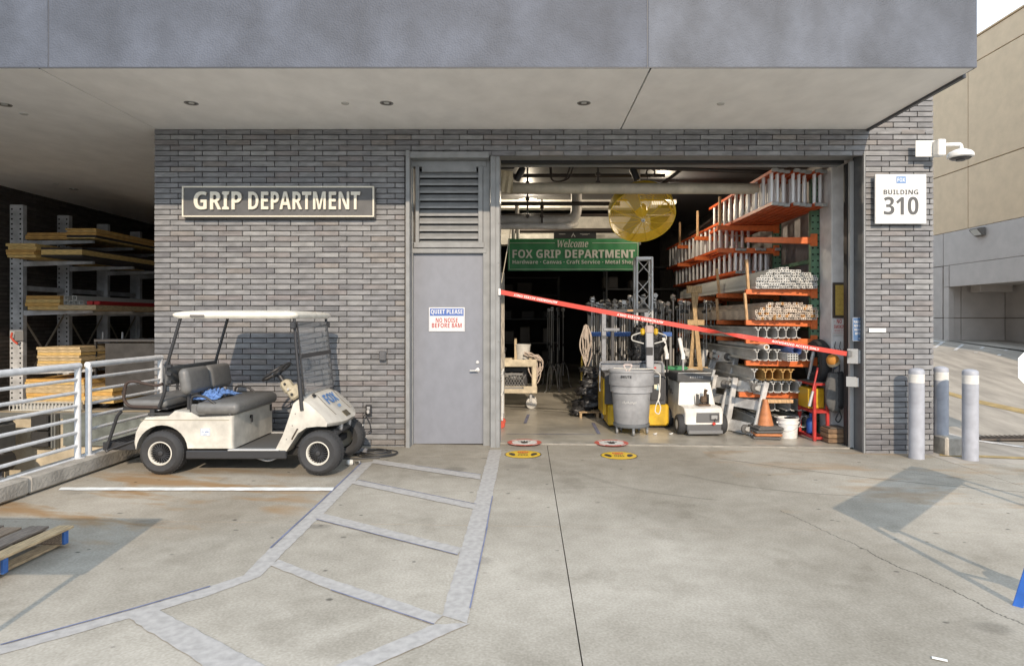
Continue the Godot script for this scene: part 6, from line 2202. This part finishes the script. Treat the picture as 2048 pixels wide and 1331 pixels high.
func build_tug() -> void:
	var white := mat(C(.72, .70, .65), .4, 0.0, "stain", Vector3.ONE * 1.1)
	var char_ := mat(C(.06, .06, .06), .5, 0.0, "mottle", Vector3.ONE * 2.0)
	var o := thing("electric_tug", "small white four-wheeled electric tow tractor inside the opening", "tow tractor", Vector3(2.52, gy(2.5) + .014, -9.16), .06)
	var side := [Vector2(0, .16), Vector2(.01, .33), Vector2(-.04, .385), Vector2(-.10, .40), Vector2(-.33, .40), Vector2(-.42, .735), Vector2(-1.05, .735), Vector2(-1.15, .30), Vector2(-1.15, .16)]
	var st := nst()
	var rings := []
	for w in [[-.275, .955], [-.262, .985], [-.23, 1.0], [.23, 1.0], [.262, .985], [.275, .955]]:
		var r := []
		for q in side:
			var c := Vector2(-.55, .4)
			var v: Vector2 = c + (q - c) * w[1]
			var nar := 1.0 - .16 * clampf((q.y - .40) / .33, 0, 1)
			r.append(Vector3(w[0] * nar, v.y, v.x))
		rings.append(r)
	for i in rings.size() - 1:
		for k in side.size():
			var k2 := (k + 1) % side.size()
			quad(st, rings[i][k], rings[i][k2], rings[i + 1][k2], rings[i + 1][k])
	var idx := Geometry2D.triangulate_polygon(PackedVector2Array(side))
	for e in [0, rings.size() - 1]:
		for i in range(0, idx.size(), 3): tri(st, rings[e][idx[i]], rings[e][idx[i + 1]], rings[e][idx[i + 2]])
	obj("body", st, white, o)
	bx("front_panel", Vector3(.05, .26, .004), Vector3(.34, .145, .012), mat(C(.12, .12, .12), .5), o, .004)
	bx("socket_plate", Vector3(.14, .265, .012), Vector3(.13, .09, .014), char_, o, .004)
	bx("socket_frame", Vector3(.14, .265, .016), Vector3(.09, .055, .014), mat(C(.3, .3, .29), .4), o, .004)
	bx("red_key", Vector3(.13, .175, .03), Vector3(.045, .04, .02), mat(C(.55, .05, .03), .5), o, .008, Basis(Vector3.BACK, .7))
	tb("key_cord", [Vector3(.15, .25, .025), Vector3(.135, .19, .035)], .006, black_paint, o, 6)
	bx("skirt", Vector3(0, .115, -.02), Vector3(.50, .09, .05), mat(C(.10, .10, .10), .5), o, .01)
	bx("bumper", Vector3(0, .06, .03), Vector3(.50, .055, .08), mat(C(.17, .17, .17), .45), o, .012)
	# black top box
	bx("top_box", Vector3(-.02, .80, -.62), Vector3(.52, .135, .50), char_, o, .012)
	bx("top_lip", Vector3(-.02, .862, -.366), Vector3(.50, .012, .02), mat(C(.5, .5, .48), .4), o, .003)
	bx("top_tray", Vector3(.26, .83, -.60), Vector3(.04, .16, .46), mat(C(.35, .35, .34), .5), o, .006, Basis(Vector3.BACK, -.3))
	for i in 6: bx("plate_mark", Vector3(-.08 + i * .035, .80, -.368), Vector3(.022, .026, .002), mat(C(.3, .3, .3), .4), o)
	# side stripes of dark print
	for i in 7: bx("side_mark", Vector3(-.262 + .004 * i, .60 - i * .045, -.86 + i * .085), Vector3(.004, .07, .045), mat(C(.10, .09, .09), .6), o, 0.0, Basis(Vector3.BACK, .0))
	# hitch on the hood
	var br := mat(C(.12, .08, .05), .6, .3, "stain", Vector3.ONE * 4.0)
	bx("hitch_base", Vector3(.06, .41, -.22), Vector3(.18, .03, .14), br, o, .006)
	for x in [-.02, .13]: bx("hitch_cheek", Vector3(x, .49, -.24), Vector3(.018, .15, .10), char_, o, .004)
	bx("hitch_jaw", Vector3(.06, .49, -.21), Vector3(.09, .10, .09), br, o, .02)
	tb("hitch_pin", [Vector3(.075, .45, -.20), Vector3(.085, .60, -.21), Vector3(.095, .63, -.20)], [.02, .022, .03], br, o, 10)
	for k in 4:
		var x: float = [-.30, .30][k % 2]
		var z: float = [-.16, -.80][k / 2]
		var wl := lt("wheel", [Vector2(.07, -.055), Vector2(.125, -.055), Vector2(.142, -.035), Vector2(.146, 0), Vector2(.142, .035), Vector2(.125, .055), Vector2(.07, .055)], rubber, o, 28, XF(Vector3(x, .145, z), Basis(Vector3.BACK, PI / 2)))
		lt("wheel_disc", [Vector2(0, -.05), Vector2(.07, -.05), Vector2(.075, -.04), Vector2(.075, .04), Vector2(.07, .05), Vector2(0, .05)], mat(C(.60, .59, .55), .45), wl, 24, XF(Vector3(x, .145, z), Basis(Vector3.BACK, PI / 2)))

func make_dolly(label: String, len_: float, wid: float, group: String) -> Node3D:
	# stands on its narrow end: x is thickness (casters on -x), y the length, z the width
	var o := thing("equipment_dolly", label, "dolly", Vector3.ZERO, 0.0, group)
	var al := mat(C(.52, .52, .51), .45, .0, "stain", Vector3.ONE * 1.4)
	for z in [-wid * .5, wid * .5]:
		bx("side_rail", Vector3(0, len_ * .5, z), Vector3(.085, len_, .035), al, o, .005)
		bx("rail_flange", Vector3(.038, len_ * .5, z - signf(z) * .03), Vector3(.008, len_, .06), al, o, .002)
	for y in [.10, .45 * len_ / .8, len_ - .10]:
		bx("cross_plate", Vector3(.02, y, 0), Vector3(.012, .17 if y != .45 * len_ / .8 else .14, wid - .035), al, o, .003)
	var dark := mat(C(.10, .095, .09), .7)
	for y in [.10, len_ - .10]:
		for z in [-wid * .5 + .10, wid * .5 - .10]:
			var pl := bx("caster_plate", Vector3(.010, y, z), Vector3(.008, .11, .10), chrome_(), o, .003)
			for s in [-1.0, 1.0]:
				var st := nst()
				prism(st, [Vector2(0, -.045), Vector2(0, .045), Vector2(-.11, .005), Vector2(-.12, -.03), Vector2(-.10, -.045)], -.003, .003, XF(Vector3(.005, y, z + s * .028)))
				obj("caster_fork", st, chrome_(), pl)
			lt("caster_wheel", [Vector2(0, -.02), Vector2(.05, -.02), Vector2(.062, -.012), Vector2(.062, .012), Vector2(.05, .02), Vector2(0, .02)], dark, pl, 20, XF(Vector3(-.10, y - .02, z), Basis(Vector3.RIGHT, PI / 2)))
	return o

func chrome_() -> StandardMaterial3D:
	return mat(C(.55, .55, .53), .3, .25, "grain", Vector3.ONE * 3.0)

func build_dollies() -> void:
	var d1 := make_dolly("nearest grey wheeled dolly leaning on the rack beside the traffic cones", .80, .74, "wheeled dollies leaning on the beam rack")
	d1.transform = Transform3D(yaw(.42) * Basis(Vector3.BACK, -.30), Vector3(3.06, -.03, -9.46))
	var q := [[2.86, 10.0, .20, "second wheeled dolly, half hidden behind the nearest one"], [2.72, 10.45, .16, "third wheeled dolly from the front, behind the white tow tractor"]]
	for k in q:
		var c := dup(d1, Vector3(k[0], -.03, -k[1]), 0.0, k[3])
		c.transform = Transform3D(yaw(.36) * Basis(Vector3.BACK, -k[2]), Vector3(k[0], -.03, -k[1]))
	var d2 := make_dolly("tall grey wheeled dolly leaning with its top caster against the rack", 1.2, .60, "wheeled dollies leaning on the beam rack")
	d2.transform = Transform3D(yaw(.35) * Basis(Vector3.BACK, -.32), Vector3(2.95, -.03, -10.55))
	var d3 := dup(d2, Vector3(2.62, -.03, -11.1), 0.0, "tall grey wheeled dolly farthest back in the leaning row")
	d3.transform = Transform3D(yaw(.35) * Basis(Vector3.BACK, -.28), Vector3(2.62, -.03, -11.1))

func build_utility_cart() -> void:
	var bei := mat(C(.56, .49, .36), .55, 0.0, "stain", Vector3.ONE * 1.2)
	var o := thing("utility_cart", "beige plastic two-shelf utility cart just left inside the opening", "cart", Vector3(-.36, gy(0) + .012, -11.95))
	for y in [.34, .82]:
		bx("shelf", Vector3(0, y, 0), Vector3(1.06, .05, .58), bei, o, .012)
		for z in [-.28, .28]: bx("shelf_edge", Vector3(0, y + .01, z), Vector3(1.08, .13, .03), bei, o, .01)
		for x in [-.53, .53]: bx("shelf_edge", Vector3(x, y + .01, 0), Vector3(.03, .13, .58), bei, o, .01)
	for x in [-.49, .49]:
		for z in [-.25, .25]: bx("leg", Vector3(x, .58, z), Vector3(.085, .52, .075), bei, o, .015)
	for x in [-.44, .44]:
		for z in [-.22, .22]:
			var w := lt("wheel", [Vector2(0, -.025), Vector2(.075, -.025), Vector2(.098, -.02), Vector2(.1, 0), Vector2(.098, .02), Vector2(.075, .025), Vector2(0, .025)], mat(C(.5, .49, .46), .5), o, 24, XF(Vector3(x, .10, z), Basis(Vector3.RIGHT, PI / 2)))
			lt("wheel_hub", [Vector2(0, -.03), Vector2(.03, -.03), Vector2(.03, .03), Vector2(0, .03)], galv, w, 14, XF(Vector3(x, .10, z), Basis(Vector3.RIGHT, PI / 2)))
			bx("caster_fork", Vector3(x - .01, .19, z), Vector3(.05, .14, .08), galv, w, .01)
	var wp := mat(C(.58, .57, .53), .5, 0.0, "mottle", Vector3.ONE * 2.0)
	var b1 := thing("white_bucket", "tall white bucket standing on the beige utility cart", "bucket", o.position + Vector3(.28, .845, .05))
	lt("bucket_wall", [Vector2(0, 0), Vector2(.115, 0), Vector2(.145, .30), Vector2(.152, .305), Vector2(.152, .32), Vector2(.138, .32), Vector2(.13, .2), Vector2(0, .2)], wp, b1, 28)
	bx("paddle", Vector3(-.13, .22, .06), Vector3(.045, .42, .02), mat(C(.5, .4, .26), .7), b1, .004)
	var b2 := thing("white_tub", "low white tub with red and black gear on the beige cart", "tub", o.position + Vector3(-.18, .845, .05))
	bx("tub_wall", Vector3(0, .09, 0), Vector3(.27, .18, .26), wp, b2, .03)
	bx("tub_rim", Vector3(0, .19, 0), Vector3(.30, .04, .29), mat(C(.06, .06, .06), .6), b2, .015)
	var st := nst()
	lumpy(st, Vector3(-.05, .235, 0), Vector3(.16, .11, .18), 5)
	obj("red_gear", st, mat(C(.36, .02, .025), .5), b2)
	st = nst()
	lumpy(st, Vector3(.09, .23, 0), Vector3(.14, .08, .18), 6)
	obj("black_gear", st, plastic_black, b2)
	var rope := mat(C(.50, .42, .36), .85, 0.0, "grain", Vector3.ONE * 8.0)
	var r := thing("rope_heap", "heap of pale rope drooping over the right end of the beige cart", "rope", o.position + Vector3(.52, .98, .2))
	rope_bundle(r, .52, .22, rope, 15)
	for k in 9:
		var l := []
		for i in 13:
			var t := float(i) / 12
			l.append(Vector3(-.22 + t * .34, .02 + .03 * sin(k * 2.0 + t * 5.0) - .14 * t * t, -.12 + k * .03 + .02 * sin(t * 7.0 + k)))
		tb("rope_strand", l, .010, rope, r, 6)
	var cr := thing("milk_crate", "grey lattice milk crate on the lower shelf of the beige cart", "crate", o.position + Vector3(.12, .37, .12))
	var gm := mat(C(.20, .20, .20), .55)
	for f in 4:
		var b := yaw(f * PI / 2)
		for y in [.015, .265]: bx("crate_rim", b * Vector3(0, y, .17), Vector3(.36, .035, .02), gm, cr, .004, b)
		for k in 7:
			for s in [-1.0, 1.0]:
				bx("lattice_bar", b * Vector3(-.15 + k * .05, .14, .168), Vector3(.010, .27, .008), gm, cr, .002, b * Basis(Vector3.BACK, s * .55))
	bx("crate_floor", Vector3(0, .01, 0), Vector3(.34, .02, .34), gm, cr)
	st = nst()
	for k in 5: lumpy(st, Vector3(-.1 + k * .05, .2 + .02 * (k % 2), -.05 + .05 * (k % 3)), Vector3(.12, .1, .14), 20 + k, .3, 10, 6)
	obj("crate_content", st, mat(C(.34, .34, .33), .5), cr)
	var bb := thing("black_toolbox", "black case standing on the lower shelf behind the milk crate", "case", o.position + Vector3(.10, .38, -.14))
	bx("case_body", Vector3(0, .18, 0), Vector3(.55, .36, .2), plastic_black, bb, .02)
	bx("case_lid", Vector3(0, .37, 0), Vector3(.56, .03, .21), plastic_black, bb, .008)
	# folded white cart at the very edge of the opening
	var fc := thing("folding_trolley", "narrow white folding trolley with a red caster behind the left door frame", "trolley", Vector3(-.40, gy(0) + .014, -9.75))
	var wm := mat(C(.62, .62, .60), .4)
	for z in [-.18, .18]:
		for x in [-.05, .03]: tb("frame_tube", [Vector3(x, .12, z), Vector3(x, .86, z)], .016, wm, fc)
	for y in [.16, .5, .8]: bx("frame_bar", Vector3(-.01, y, 0), Vector3(.11, .04, .40), wm, fc, .008)
	bx("blue_strap", Vector3(-.05, .55, .20), Vector3(.03, .5, .012), mat(C(.04, .06, .2), .6), fc, .003)
	for z in [-.16, .16]:
		lt("caster", [Vector2(0, -.018), Vector2(.05, -.018), Vector2(.055, 0), Vector2(.05, .018), Vector2(0, .018)], mat(C(.5, .07, .04), .5), fc, 18, XF(Vector3(.02, .055, z), Basis(Vector3.RIGHT, PI / 2)))
	for k in 4: bx("latch", Vector3(.0, .72 + k * .04, .19), Vector3(.07, .02, .03), galv, fc, .005)
	var pp := thing("peg_post", "pale upright post with pegs at the left end of the room", "post", Vector3(-.42, 0, -10.6))
	bx("post_body", Vector3(0, 1.2, 0), Vector3(.10, 2.4, .06), mat(C(.36, .33, .28), .7, 0.0, "wood", Vector3(4, .6, 4)), pp, .004)
	for k in 9: tb("peg", [Vector3(-.06, .7 + k * .18, .03), Vector3(-.06, .7 + k * .18, .12)], .014, dark_bolt(), pp, 6)
	bx("rope_cleat", Vector3(-.06, 1.4, .04), Vector3(.05, 1.5, .02), black_paint, pp, .004)
	var pl := thing("pull_cord", "pale pull cord slanting down beside the left door frame", "cord", P(1018, 478, 9.2))
	tb("cord_line", [Vector3.ZERO, P(1003, 565, 9.0) - P(1018, 478, 9.2)], .006, mat(C(.5, .45, .36), .8), pl, 6)
	# shelves in the dark behind
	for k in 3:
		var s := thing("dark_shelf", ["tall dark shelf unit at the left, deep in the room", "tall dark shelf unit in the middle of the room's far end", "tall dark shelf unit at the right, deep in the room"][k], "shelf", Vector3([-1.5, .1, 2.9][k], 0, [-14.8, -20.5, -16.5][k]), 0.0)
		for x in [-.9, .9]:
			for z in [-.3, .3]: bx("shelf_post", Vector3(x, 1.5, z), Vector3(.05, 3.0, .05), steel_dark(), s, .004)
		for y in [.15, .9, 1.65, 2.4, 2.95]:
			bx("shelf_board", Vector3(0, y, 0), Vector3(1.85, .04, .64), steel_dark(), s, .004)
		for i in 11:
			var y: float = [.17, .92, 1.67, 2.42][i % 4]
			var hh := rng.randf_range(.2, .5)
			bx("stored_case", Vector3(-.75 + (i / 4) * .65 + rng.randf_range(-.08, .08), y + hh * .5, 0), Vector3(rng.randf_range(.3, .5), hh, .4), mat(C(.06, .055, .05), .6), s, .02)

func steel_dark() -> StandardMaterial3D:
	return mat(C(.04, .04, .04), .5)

# ---------- small things at the right side of the opening ----------
func build_small_things() -> void:
	var wood := mat(C(.42, .29, .15), .8, 0.0, "wood", Vector3(6, .8, 6), "bump", .2)
	# wooden trestle
	var tr := thing("wooden_trestle", "tall wooden trestle standing before the rack's far bays", "trestle", Vector3(2.80, gy(2.8), -10.75))
	var st: SurfaceTool
	for s in [[-.14, .10, -.06, .1], [.17, .02, .06, .1], [-.05, .09, -.2, -.25], [.12, .02, .1, -.3]]:
		st = nst()
		bar(st, Vector3(s[0], .0, s[2]), Vector3(s[1] - .06, 2.2, 0), .055, .04, .004)
		obj("leg", st, wood, tr)
	bx("top_block", Vector3(-.01, 2.17, .0), Vector3(.24, .12, .09), wood, tr, .006)
	bx("cross_board", Vector3(.0, 1.62, .06), Vector3(.28, .09, .03), wood, tr, .004)
	bx("cross_board", Vector3(.02, .85, .08), Vector3(.34, .08, .03), wood, tr, .004)
	# traffic cones in a stack
	var co := mat(C(.47, .18, .07), .6, 0.0, "stain", Vector3.ONE * 3.0)
	var cg := mat(C(.10, .095, .09), .8, 0.0, "mottle", Vector3.ONE * 3.0)
	var at := Vector3(3.36, gy(3.3) + .014, -9.10)
	var labels := ["lowest base of the traffic cone stack, dark rubber", "orange traffic cone second from the bottom of the stack", "grimy traffic cone base in the middle of the stack", "topmost faded orange traffic cone of the stack"]
	for k in 4:
		var o := thing("traffic_cone", labels[k], "traffic cone", at + Vector3(.008 * (k % 2), k * .042, 0), .1 * k - .2, "stacked traffic cones")
		bx("cone_base", Vector3(0, .018, 0), Vector3(.37, .036, .37), co if k == 1 else cg, o, .012)
		if k == 3 or k == 1: bx("cone_base_rim", Vector3(0, .04, 0), Vector3(.30, .02, .30), co if k == 1 else cg, o, .008)
		lt("cone_body", [Vector2(.115, .03), Vector2(.105, .06), Vector2(.032, .40), Vector2(.028, .41), Vector2(.022, .40), Vector2(.09, .05)], co, o, 26)
	# bucket
	var wb := mat(C(.72, .72, .70), .4, 0.0, "mottle", Vector3.ONE * 2.0)
	var b := thing("white_pail", "white plastic pail with a wire handle on the floor by the red stand", "bucket", Vector3(3.69, gy(3.7) + .014, -9.12))
	lt("pail_wall", [Vector2(0, 0), Vector2(.118, 0), Vector2(.124, .01), Vector2(.136, .20), Vector2(.147, .205), Vector2(.147, .225), Vector2(.139, .23), Vector2(.142, .265), Vector2(.150, .268), Vector2(.150, .285), Vector2(.136, .285), Vector2(.128, .1), Vector2(0, .09)], wb, b, 36)
	tb("pail_handle", bend([Vector3(-.148, .21, 0), Vector3(-.10, .09, .11), Vector3(.05, .13, .145), Vector3(.148, .21, .02)], .08), .004, galv, b, 6)
	for x in [-.148, .148]: lt("handle_ear", [Vector2(0, -.012), Vector2(.015, -.012), Vector2(.015, .012), Vector2(0, .012)], wb, b, 10, XF(Vector3(x, .215, 0), Basis(Vector3.BACK, PI / 2)))
	bx("dark_rag", Vector3(.02, .285, .03), Vector3(.16, .02, .08), black_paint, b, .008, yaw(.4))
	# aluminium pole
	var p0 := G(1598, 862, .014)
	var pl := thing("aluminium_pole", "shiny aluminium pole leaning behind the white pail", "pole", p0)
	tb("pole_shaft", [Vector3.ZERO, P(1627, 706, 9.25) - p0], .021, alum, pl, 14)
	tb("pole_tip", [P(1624, 720, 9.25) - p0, P(1627.5, 703, 9.25) - p0], .025, galv, pl, 12)
	# red steel stand with yellow charger
	var red := mat(C(.42, .03, .025), .45, 0.0, "stain", Vector3.ONE * 2.0)
	var rs := thing("red_stand", "red angle-steel stand by the right wall holding a yellow box", "stand", Vector3(4.06, gy(4.0) + .014, -9.10))
	for x in [-.10, .08]:
		for z in [-.26, .22]: bx("leg", Vector3(x, .40, z), Vector3(.04, .80, .04), red, rs, .004)
	for y in [.04, .40, .78]:
		for z in [-.26, .22]: bx("cross_rail", Vector3(-.01, y, z), Vector3(.18, .035, .03), red, rs, .003)
		for x in [-.10, .08]: bx("side_rail", Vector3(x, y, -.02), Vector3(.03, .035, .46), red, rs, .003)
	bx("shelf_plate", Vector3(-.01, .425, -.02), Vector3(.20, .01, .46), red, rs, .002)
	bx("shelf_plate", Vector3(-.01, .80, -.02), Vector3(.22, .01, .5), mat(C(.04, .04, .04), .6), rs, .002)
	var yb := thing("yellow_box", "yellow steel charger box on the red stand", "charger", rs.position + Vector3(-.03, .435, -.04))
	var yel := mat(C(.58, .36, .02), .4, 0.0, "mottle", Vector3.ONE * 2.0)
	bx("case", Vector3(0, .14, 0), Vector3(.22, .28, .34), yel, yb, .01)
	bx("front_panel", Vector3(-.05, .10, .172), Vector3(.09, .16, .006), black_paint, yb, .002)
	bx("case_rim", Vector3(-.112, .14, .0), Vector3(.006, .26, .32), mat(C(.50, .31, .02), .4), yb, .002)
	lt("knob", [Vector2(0, 0), Vector2(.014, 0), Vector2(.01, .012), Vector2(0, .013)], red, yb, 10, XF(Vector3(-.05, .23, .17), Basis(Vector3.RIGHT, PI / 2)))
	for k in 2:
		var bt := thing("blue_bottle", ["blue plastic bottle on the floor inside the red stand", "blue plastic bottle just left of the red stand's legs"][k], "bottle", rs.position + Vector3([.03, -.24][k], .0 + .045 * (1 - k), -.18), 0.0)
		lt("bottle_wall", [Vector2(0, 0), Vector2(.06, 0), Vector2(.065, .02), Vector2(.065, .16), Vector2(.05, .20), Vector2(.022, .22), Vector2(.022, .25), Vector2(0, .25)], mat(C(.03, .09, .34), .35), bt, 18)
		lt("bottle_cap", [Vector2(0, .25), Vector2(.026, .25), Vector2(.026, .28), Vector2(0, .28)], mat(C(.03, .09, .34), .35), bt, 14)
	var bk := thing("jack_bar", "steel bar with a red handle leaning across the red stand", "bar", P(1636, 735, 8.78))
	tb("red_handle", [Vector3.ZERO, P(1626, 782, 8.72) - P(1636, 735, 8.78)], .014, red, bk, 8)
	tb("steel_end", [P(1626, 782, 8.72) - P(1636, 735, 8.78), P(1619, 812, 8.70) - P(1636, 735, 8.78)], [.018, .022], galv, bk, 8)
	# tyre on the wall
	var ty := thing("spare_tyre", "big black tyre hung on the side of the white pilaster", "tyre", Vector3(4.17, 1.03, -9.24))
	lt("tread", [Vector2(.17, -.06), Vector2(.24, -.075), Vector2(.295, -.07), Vector2(.315, -.04), Vector2(.318, 0), Vector2(.315, .04), Vector2(.295, .07), Vector2(.24, .075), Vector2(.17, .06), Vector2(.165, 0), Vector2(.17, -.06)], rubber, ty, 44, XF(Vector3.ZERO, Basis(Vector3.BACK, PI / 2)))
	for r in [.205, .26]:
		var ring := []
		for i in 40: ring.append(Vector3(-.073, cos(TAU * i / 40) * r, sin(TAU * i / 40) * r))
		tb("sidewall_rib", ring, .006, rubber, ty, 5, true)
	# bag, cap, framed sheet, no smoking notice, wooden box: on the pilaster's front
	var gb := thing("drawstring_bag", "dark grey drawstring bag hanging on the white pilaster", "bag", P(1669, 783, 8.80))
	st = nst()
	lumpy(st, Vector3(0, 0, 0), Vector3(.24, .54, .13), 12, .12, 26, 18)
	obj("bag_body", st, mat(C(.10, .10, .098), .8, 0.0, "mottle", Vector3.ONE * 3.0, "bump", .5), gb)
	st = nst()
	lumpy(st, Vector3(.07, .02, .02), Vector3(.13, .52, .13), 14, .2, 20, 14)
	obj("black_panel", st, mat(C(.02, .02, .021), .8), gb)
	for x in [-.03, .05]: tb("bag_strap", bend([Vector3(x, .22, .02), Vector3(x + .02, .36, .02), Vector3(.03, .44, .0)], .06), .010, black_paint, gb, 6)
	tb("hanging_loop", bend([Vector3(.05, -.22, .02), Vector3(.09, -.35, .03), Vector3(.04, -.42, .03), Vector3(.0, -.38, .03), Vector3(.04, -.28, .03), Vector3(.07, -.24, .02)], .04), .010, black_paint, gb, 6)
	var cp := thing("cap", "orange, beige and blue baseball cap hung above the grey bag", "cap", P(1667, 722, 8.82))
	var tilt := Basis(Vector3.BACK, .7) * Basis(Vector3.RIGHT, .5)
	lt("crown_top", [Vector2(.082, .02), Vector2(.075, .06), Vector2(.045, .095), Vector2(0, .105)], mat(C(.50, .22, .04), .8), cp, 22, XF(Vector3.ZERO, tilt))
	lt("crown_band", [Vector2(.086, -.03), Vector2(.0835, .02), Vector2(.08, .02)], mat(C(.55, .48, .34), .8), cp, 22, XF(Vector3.ZERO, tilt))
	st = nst()
	prism(st, [Vector2(-.07, 0), Vector2(-.06, -.07), Vector2(-.03, -.105), Vector2(.03, -.105), Vector2(.06, -.07), Vector2(.07, 0)], -.003, .003, XF(tilt * Vector3(0, -.03, .05), tilt * Basis(Vector3.RIGHT, .4)))
	obj("brim", st, mat(C(.10, .24, .58), .7), cp)
	var fr := thing("framed_sheet", "narrow dark frame with a yellowed sheet on the white pilaster", "picture frame", P(1681, 600, 8.985))
	bx("frame_body", Vector3.ZERO, Vector3(.21, .49, .03), mat(C(.06, .045, .035), .5), fr, .005)
	bx("sheet", Vector3(0, 0, .014), Vector3(.15, .42, .006), mat(C(.48, .34, .08), .5, 0.0, "mottle", Vector3.ONE * 4.0), fr)
	for i in 5: bx("print_line", Vector3(0, .15 - i * .07, .0175), Vector3(.11, .004, .001), mat(C(.3, .2, .05), .6), fr)
	var ns := sign_board("no_smoking_sign", "white and red no-smoking sign on the pilaster under the dark frame", P(1681, 653, 8.99), .21, .235, .005, mat(C(.62, .60, .58), .5))
	var rm := mat(C(.45, .06, .05), .5)
	text(ns, "NO", font("Droid Sans", 700), .07, .06, .001, XF(Vector3(-.015, .075, .003)), rm)
	text(ns, "SMOKING", font("Droid Sans", 700), .175, .05, .001, XF(Vector3(.0, .0, .003)), rm)
	text(ns, "WITHIN 25 FEET", font("Droid Sans", 400), .165, .024, .001, XF(Vector3(0, -.055, .003)), rm)
	for x in [-.08, .055]: bx("dash", Vector3(x, .075, .003), Vector3(.02, .005, .001), rm, ns)
	for k in 2: bx("thin_line", Vector3(0, [-.085, .112][k], .003), Vector3(.18, .003, .001), rm, ns)
	var hk := thing("coat_hooks", "thin black wire hooks on the pilaster above the red belt's end", "hook", P(1678, 700, 8.99))
	for x in [-.05, .02]: tb("hook_wire", bend([Vector3(x, .12, .01), Vector3(x - .02, .04, .02), Vector3(x + .02, -.03, .02), Vector3(x + .03, .02, .03)], .02), .005, black_paint, hk, 5)
	var wbx := thing("wooden_box", "small worn wooden box on the floor at the right door frame", "box", Vector3(4.20, gy(4.2) + .014, -8.83))
	for k in 3: bx("box_board", Vector3(0, .035 + k * .065, 0), Vector3(.26, .058, .26), [mat(C(.19, .12, .07), .85, 0.0, "wood", Vector3(1, 8, 8)), mat(C(.25, .16, .09), .85, 0.0, "wood", Vector3(1, 7, 7))][k % 2], wbx, .008)
	bx("lid", Vector3(.01, .205, 0), Vector3(.22, .02, .24), mat(C(.12, .10, .08), .8), wbx, .006)
	# white table with green cloth, capped poles behind the tug
	var tbm := thing("white_table", "white work table with a green cloth behind the tow tractor", "table", Vector3(2.45, gy(2.4), -10.5))
	bx("table_top", Vector3(0, .84, 0), Vector3(.62, .035, .45), white_paint, tbm, .006)
	bx("apron", Vector3(0, .55, .2), Vector3(.60, .40, .03), white_paint, tbm, .006)
	for x in [-.28, .28]:
		for z in [-.2, .2]: bx("leg", Vector3(x, .41, z), Vector3(.045, .82, .045), white_paint, tbm, .004)
	var gc := thing("green_cloth", "green cloth lying on the white work table", "cloth", tbm.position + Vector3(-.05, .858, .05))
	st = nst()
	lumpy(st, Vector3(0, .02, 0), Vector3(.40, .07, .32), 31, .3, 20, 8)
	obj("cloth", st, mat(C(.06, .26, .12), .8), gc)
	for k in 2:
		var cpn := thing("capped_pole", ["grey pole with a bent white top, left one behind the tow tractor", "grey pole with a bent white top, right one behind the tow tractor"][k], "pole", Vector3([2.19, 2.42][k], gy(2.3), -10.1 + .1 * k))
		tb("pole_shaft", [Vector3.ZERO, Vector3(0, 1.05, 0)], .017, steel_dark() if k == 0 else galv, cpn)
		bx("cap_base", Vector3(0, 1.09, 0), Vector3(.06, .10, .05), white_paint, cpn, .008)
		bx("cap_blade", Vector3(-.03, 1.25, 0), Vector3(.055, .26, .05), white_paint, cpn, .01, Basis(Vector3.BACK, .2))
	var gbx := thing("grey_bin", "light grey bin with a red mark behind the trash can's right rim", "bin", Vector3(1.93, gy(1.9) + .9, -10.0))
	bx("bin_wall", Vector3(0, -.02, 0), Vector3(.36, .22, .3), mat(C(.34, .345, .35), .5), gbx, .03)
	bx("red_mark", Vector3(.02, .02, .153), Vector3(.05, .03, .002), mat(C(.5, .06, .05), .5), gbx)
	bx("bin_stand", Vector3(0, -.52, 0), Vector3(.3, .78, .26), steel_dark(), gbx, .01)
	# litter
	for q in [[1342, 868, "by the tow tractor's front wheel"], [1310, 868, "right of the trash can's wheels"]]:
		var l := thing("paper_scrap", "tiny white paper scrap on the floor " + q[2], "litter", G(q[0], q[1], .016))
		bx("scrap", Vector3(0, .008, 0), Vector3(.05, .012, .03), white_paint, l, .004, yaw(.5))
		bx("scrap_fold", Vector3(.02, .014, 0), Vector3(.02, .012, .02), white_paint, l, .003, yaw(.2))
	var l2 := thing("paper_strip", "small white paper strip on the concrete at the bottom right", "litter", G(1880, 1318, .004))
	bx("strip", Vector3(0, .002, 0), Vector3(.065, .003, .022), white_paint, l2, .001, yaw(-.5))
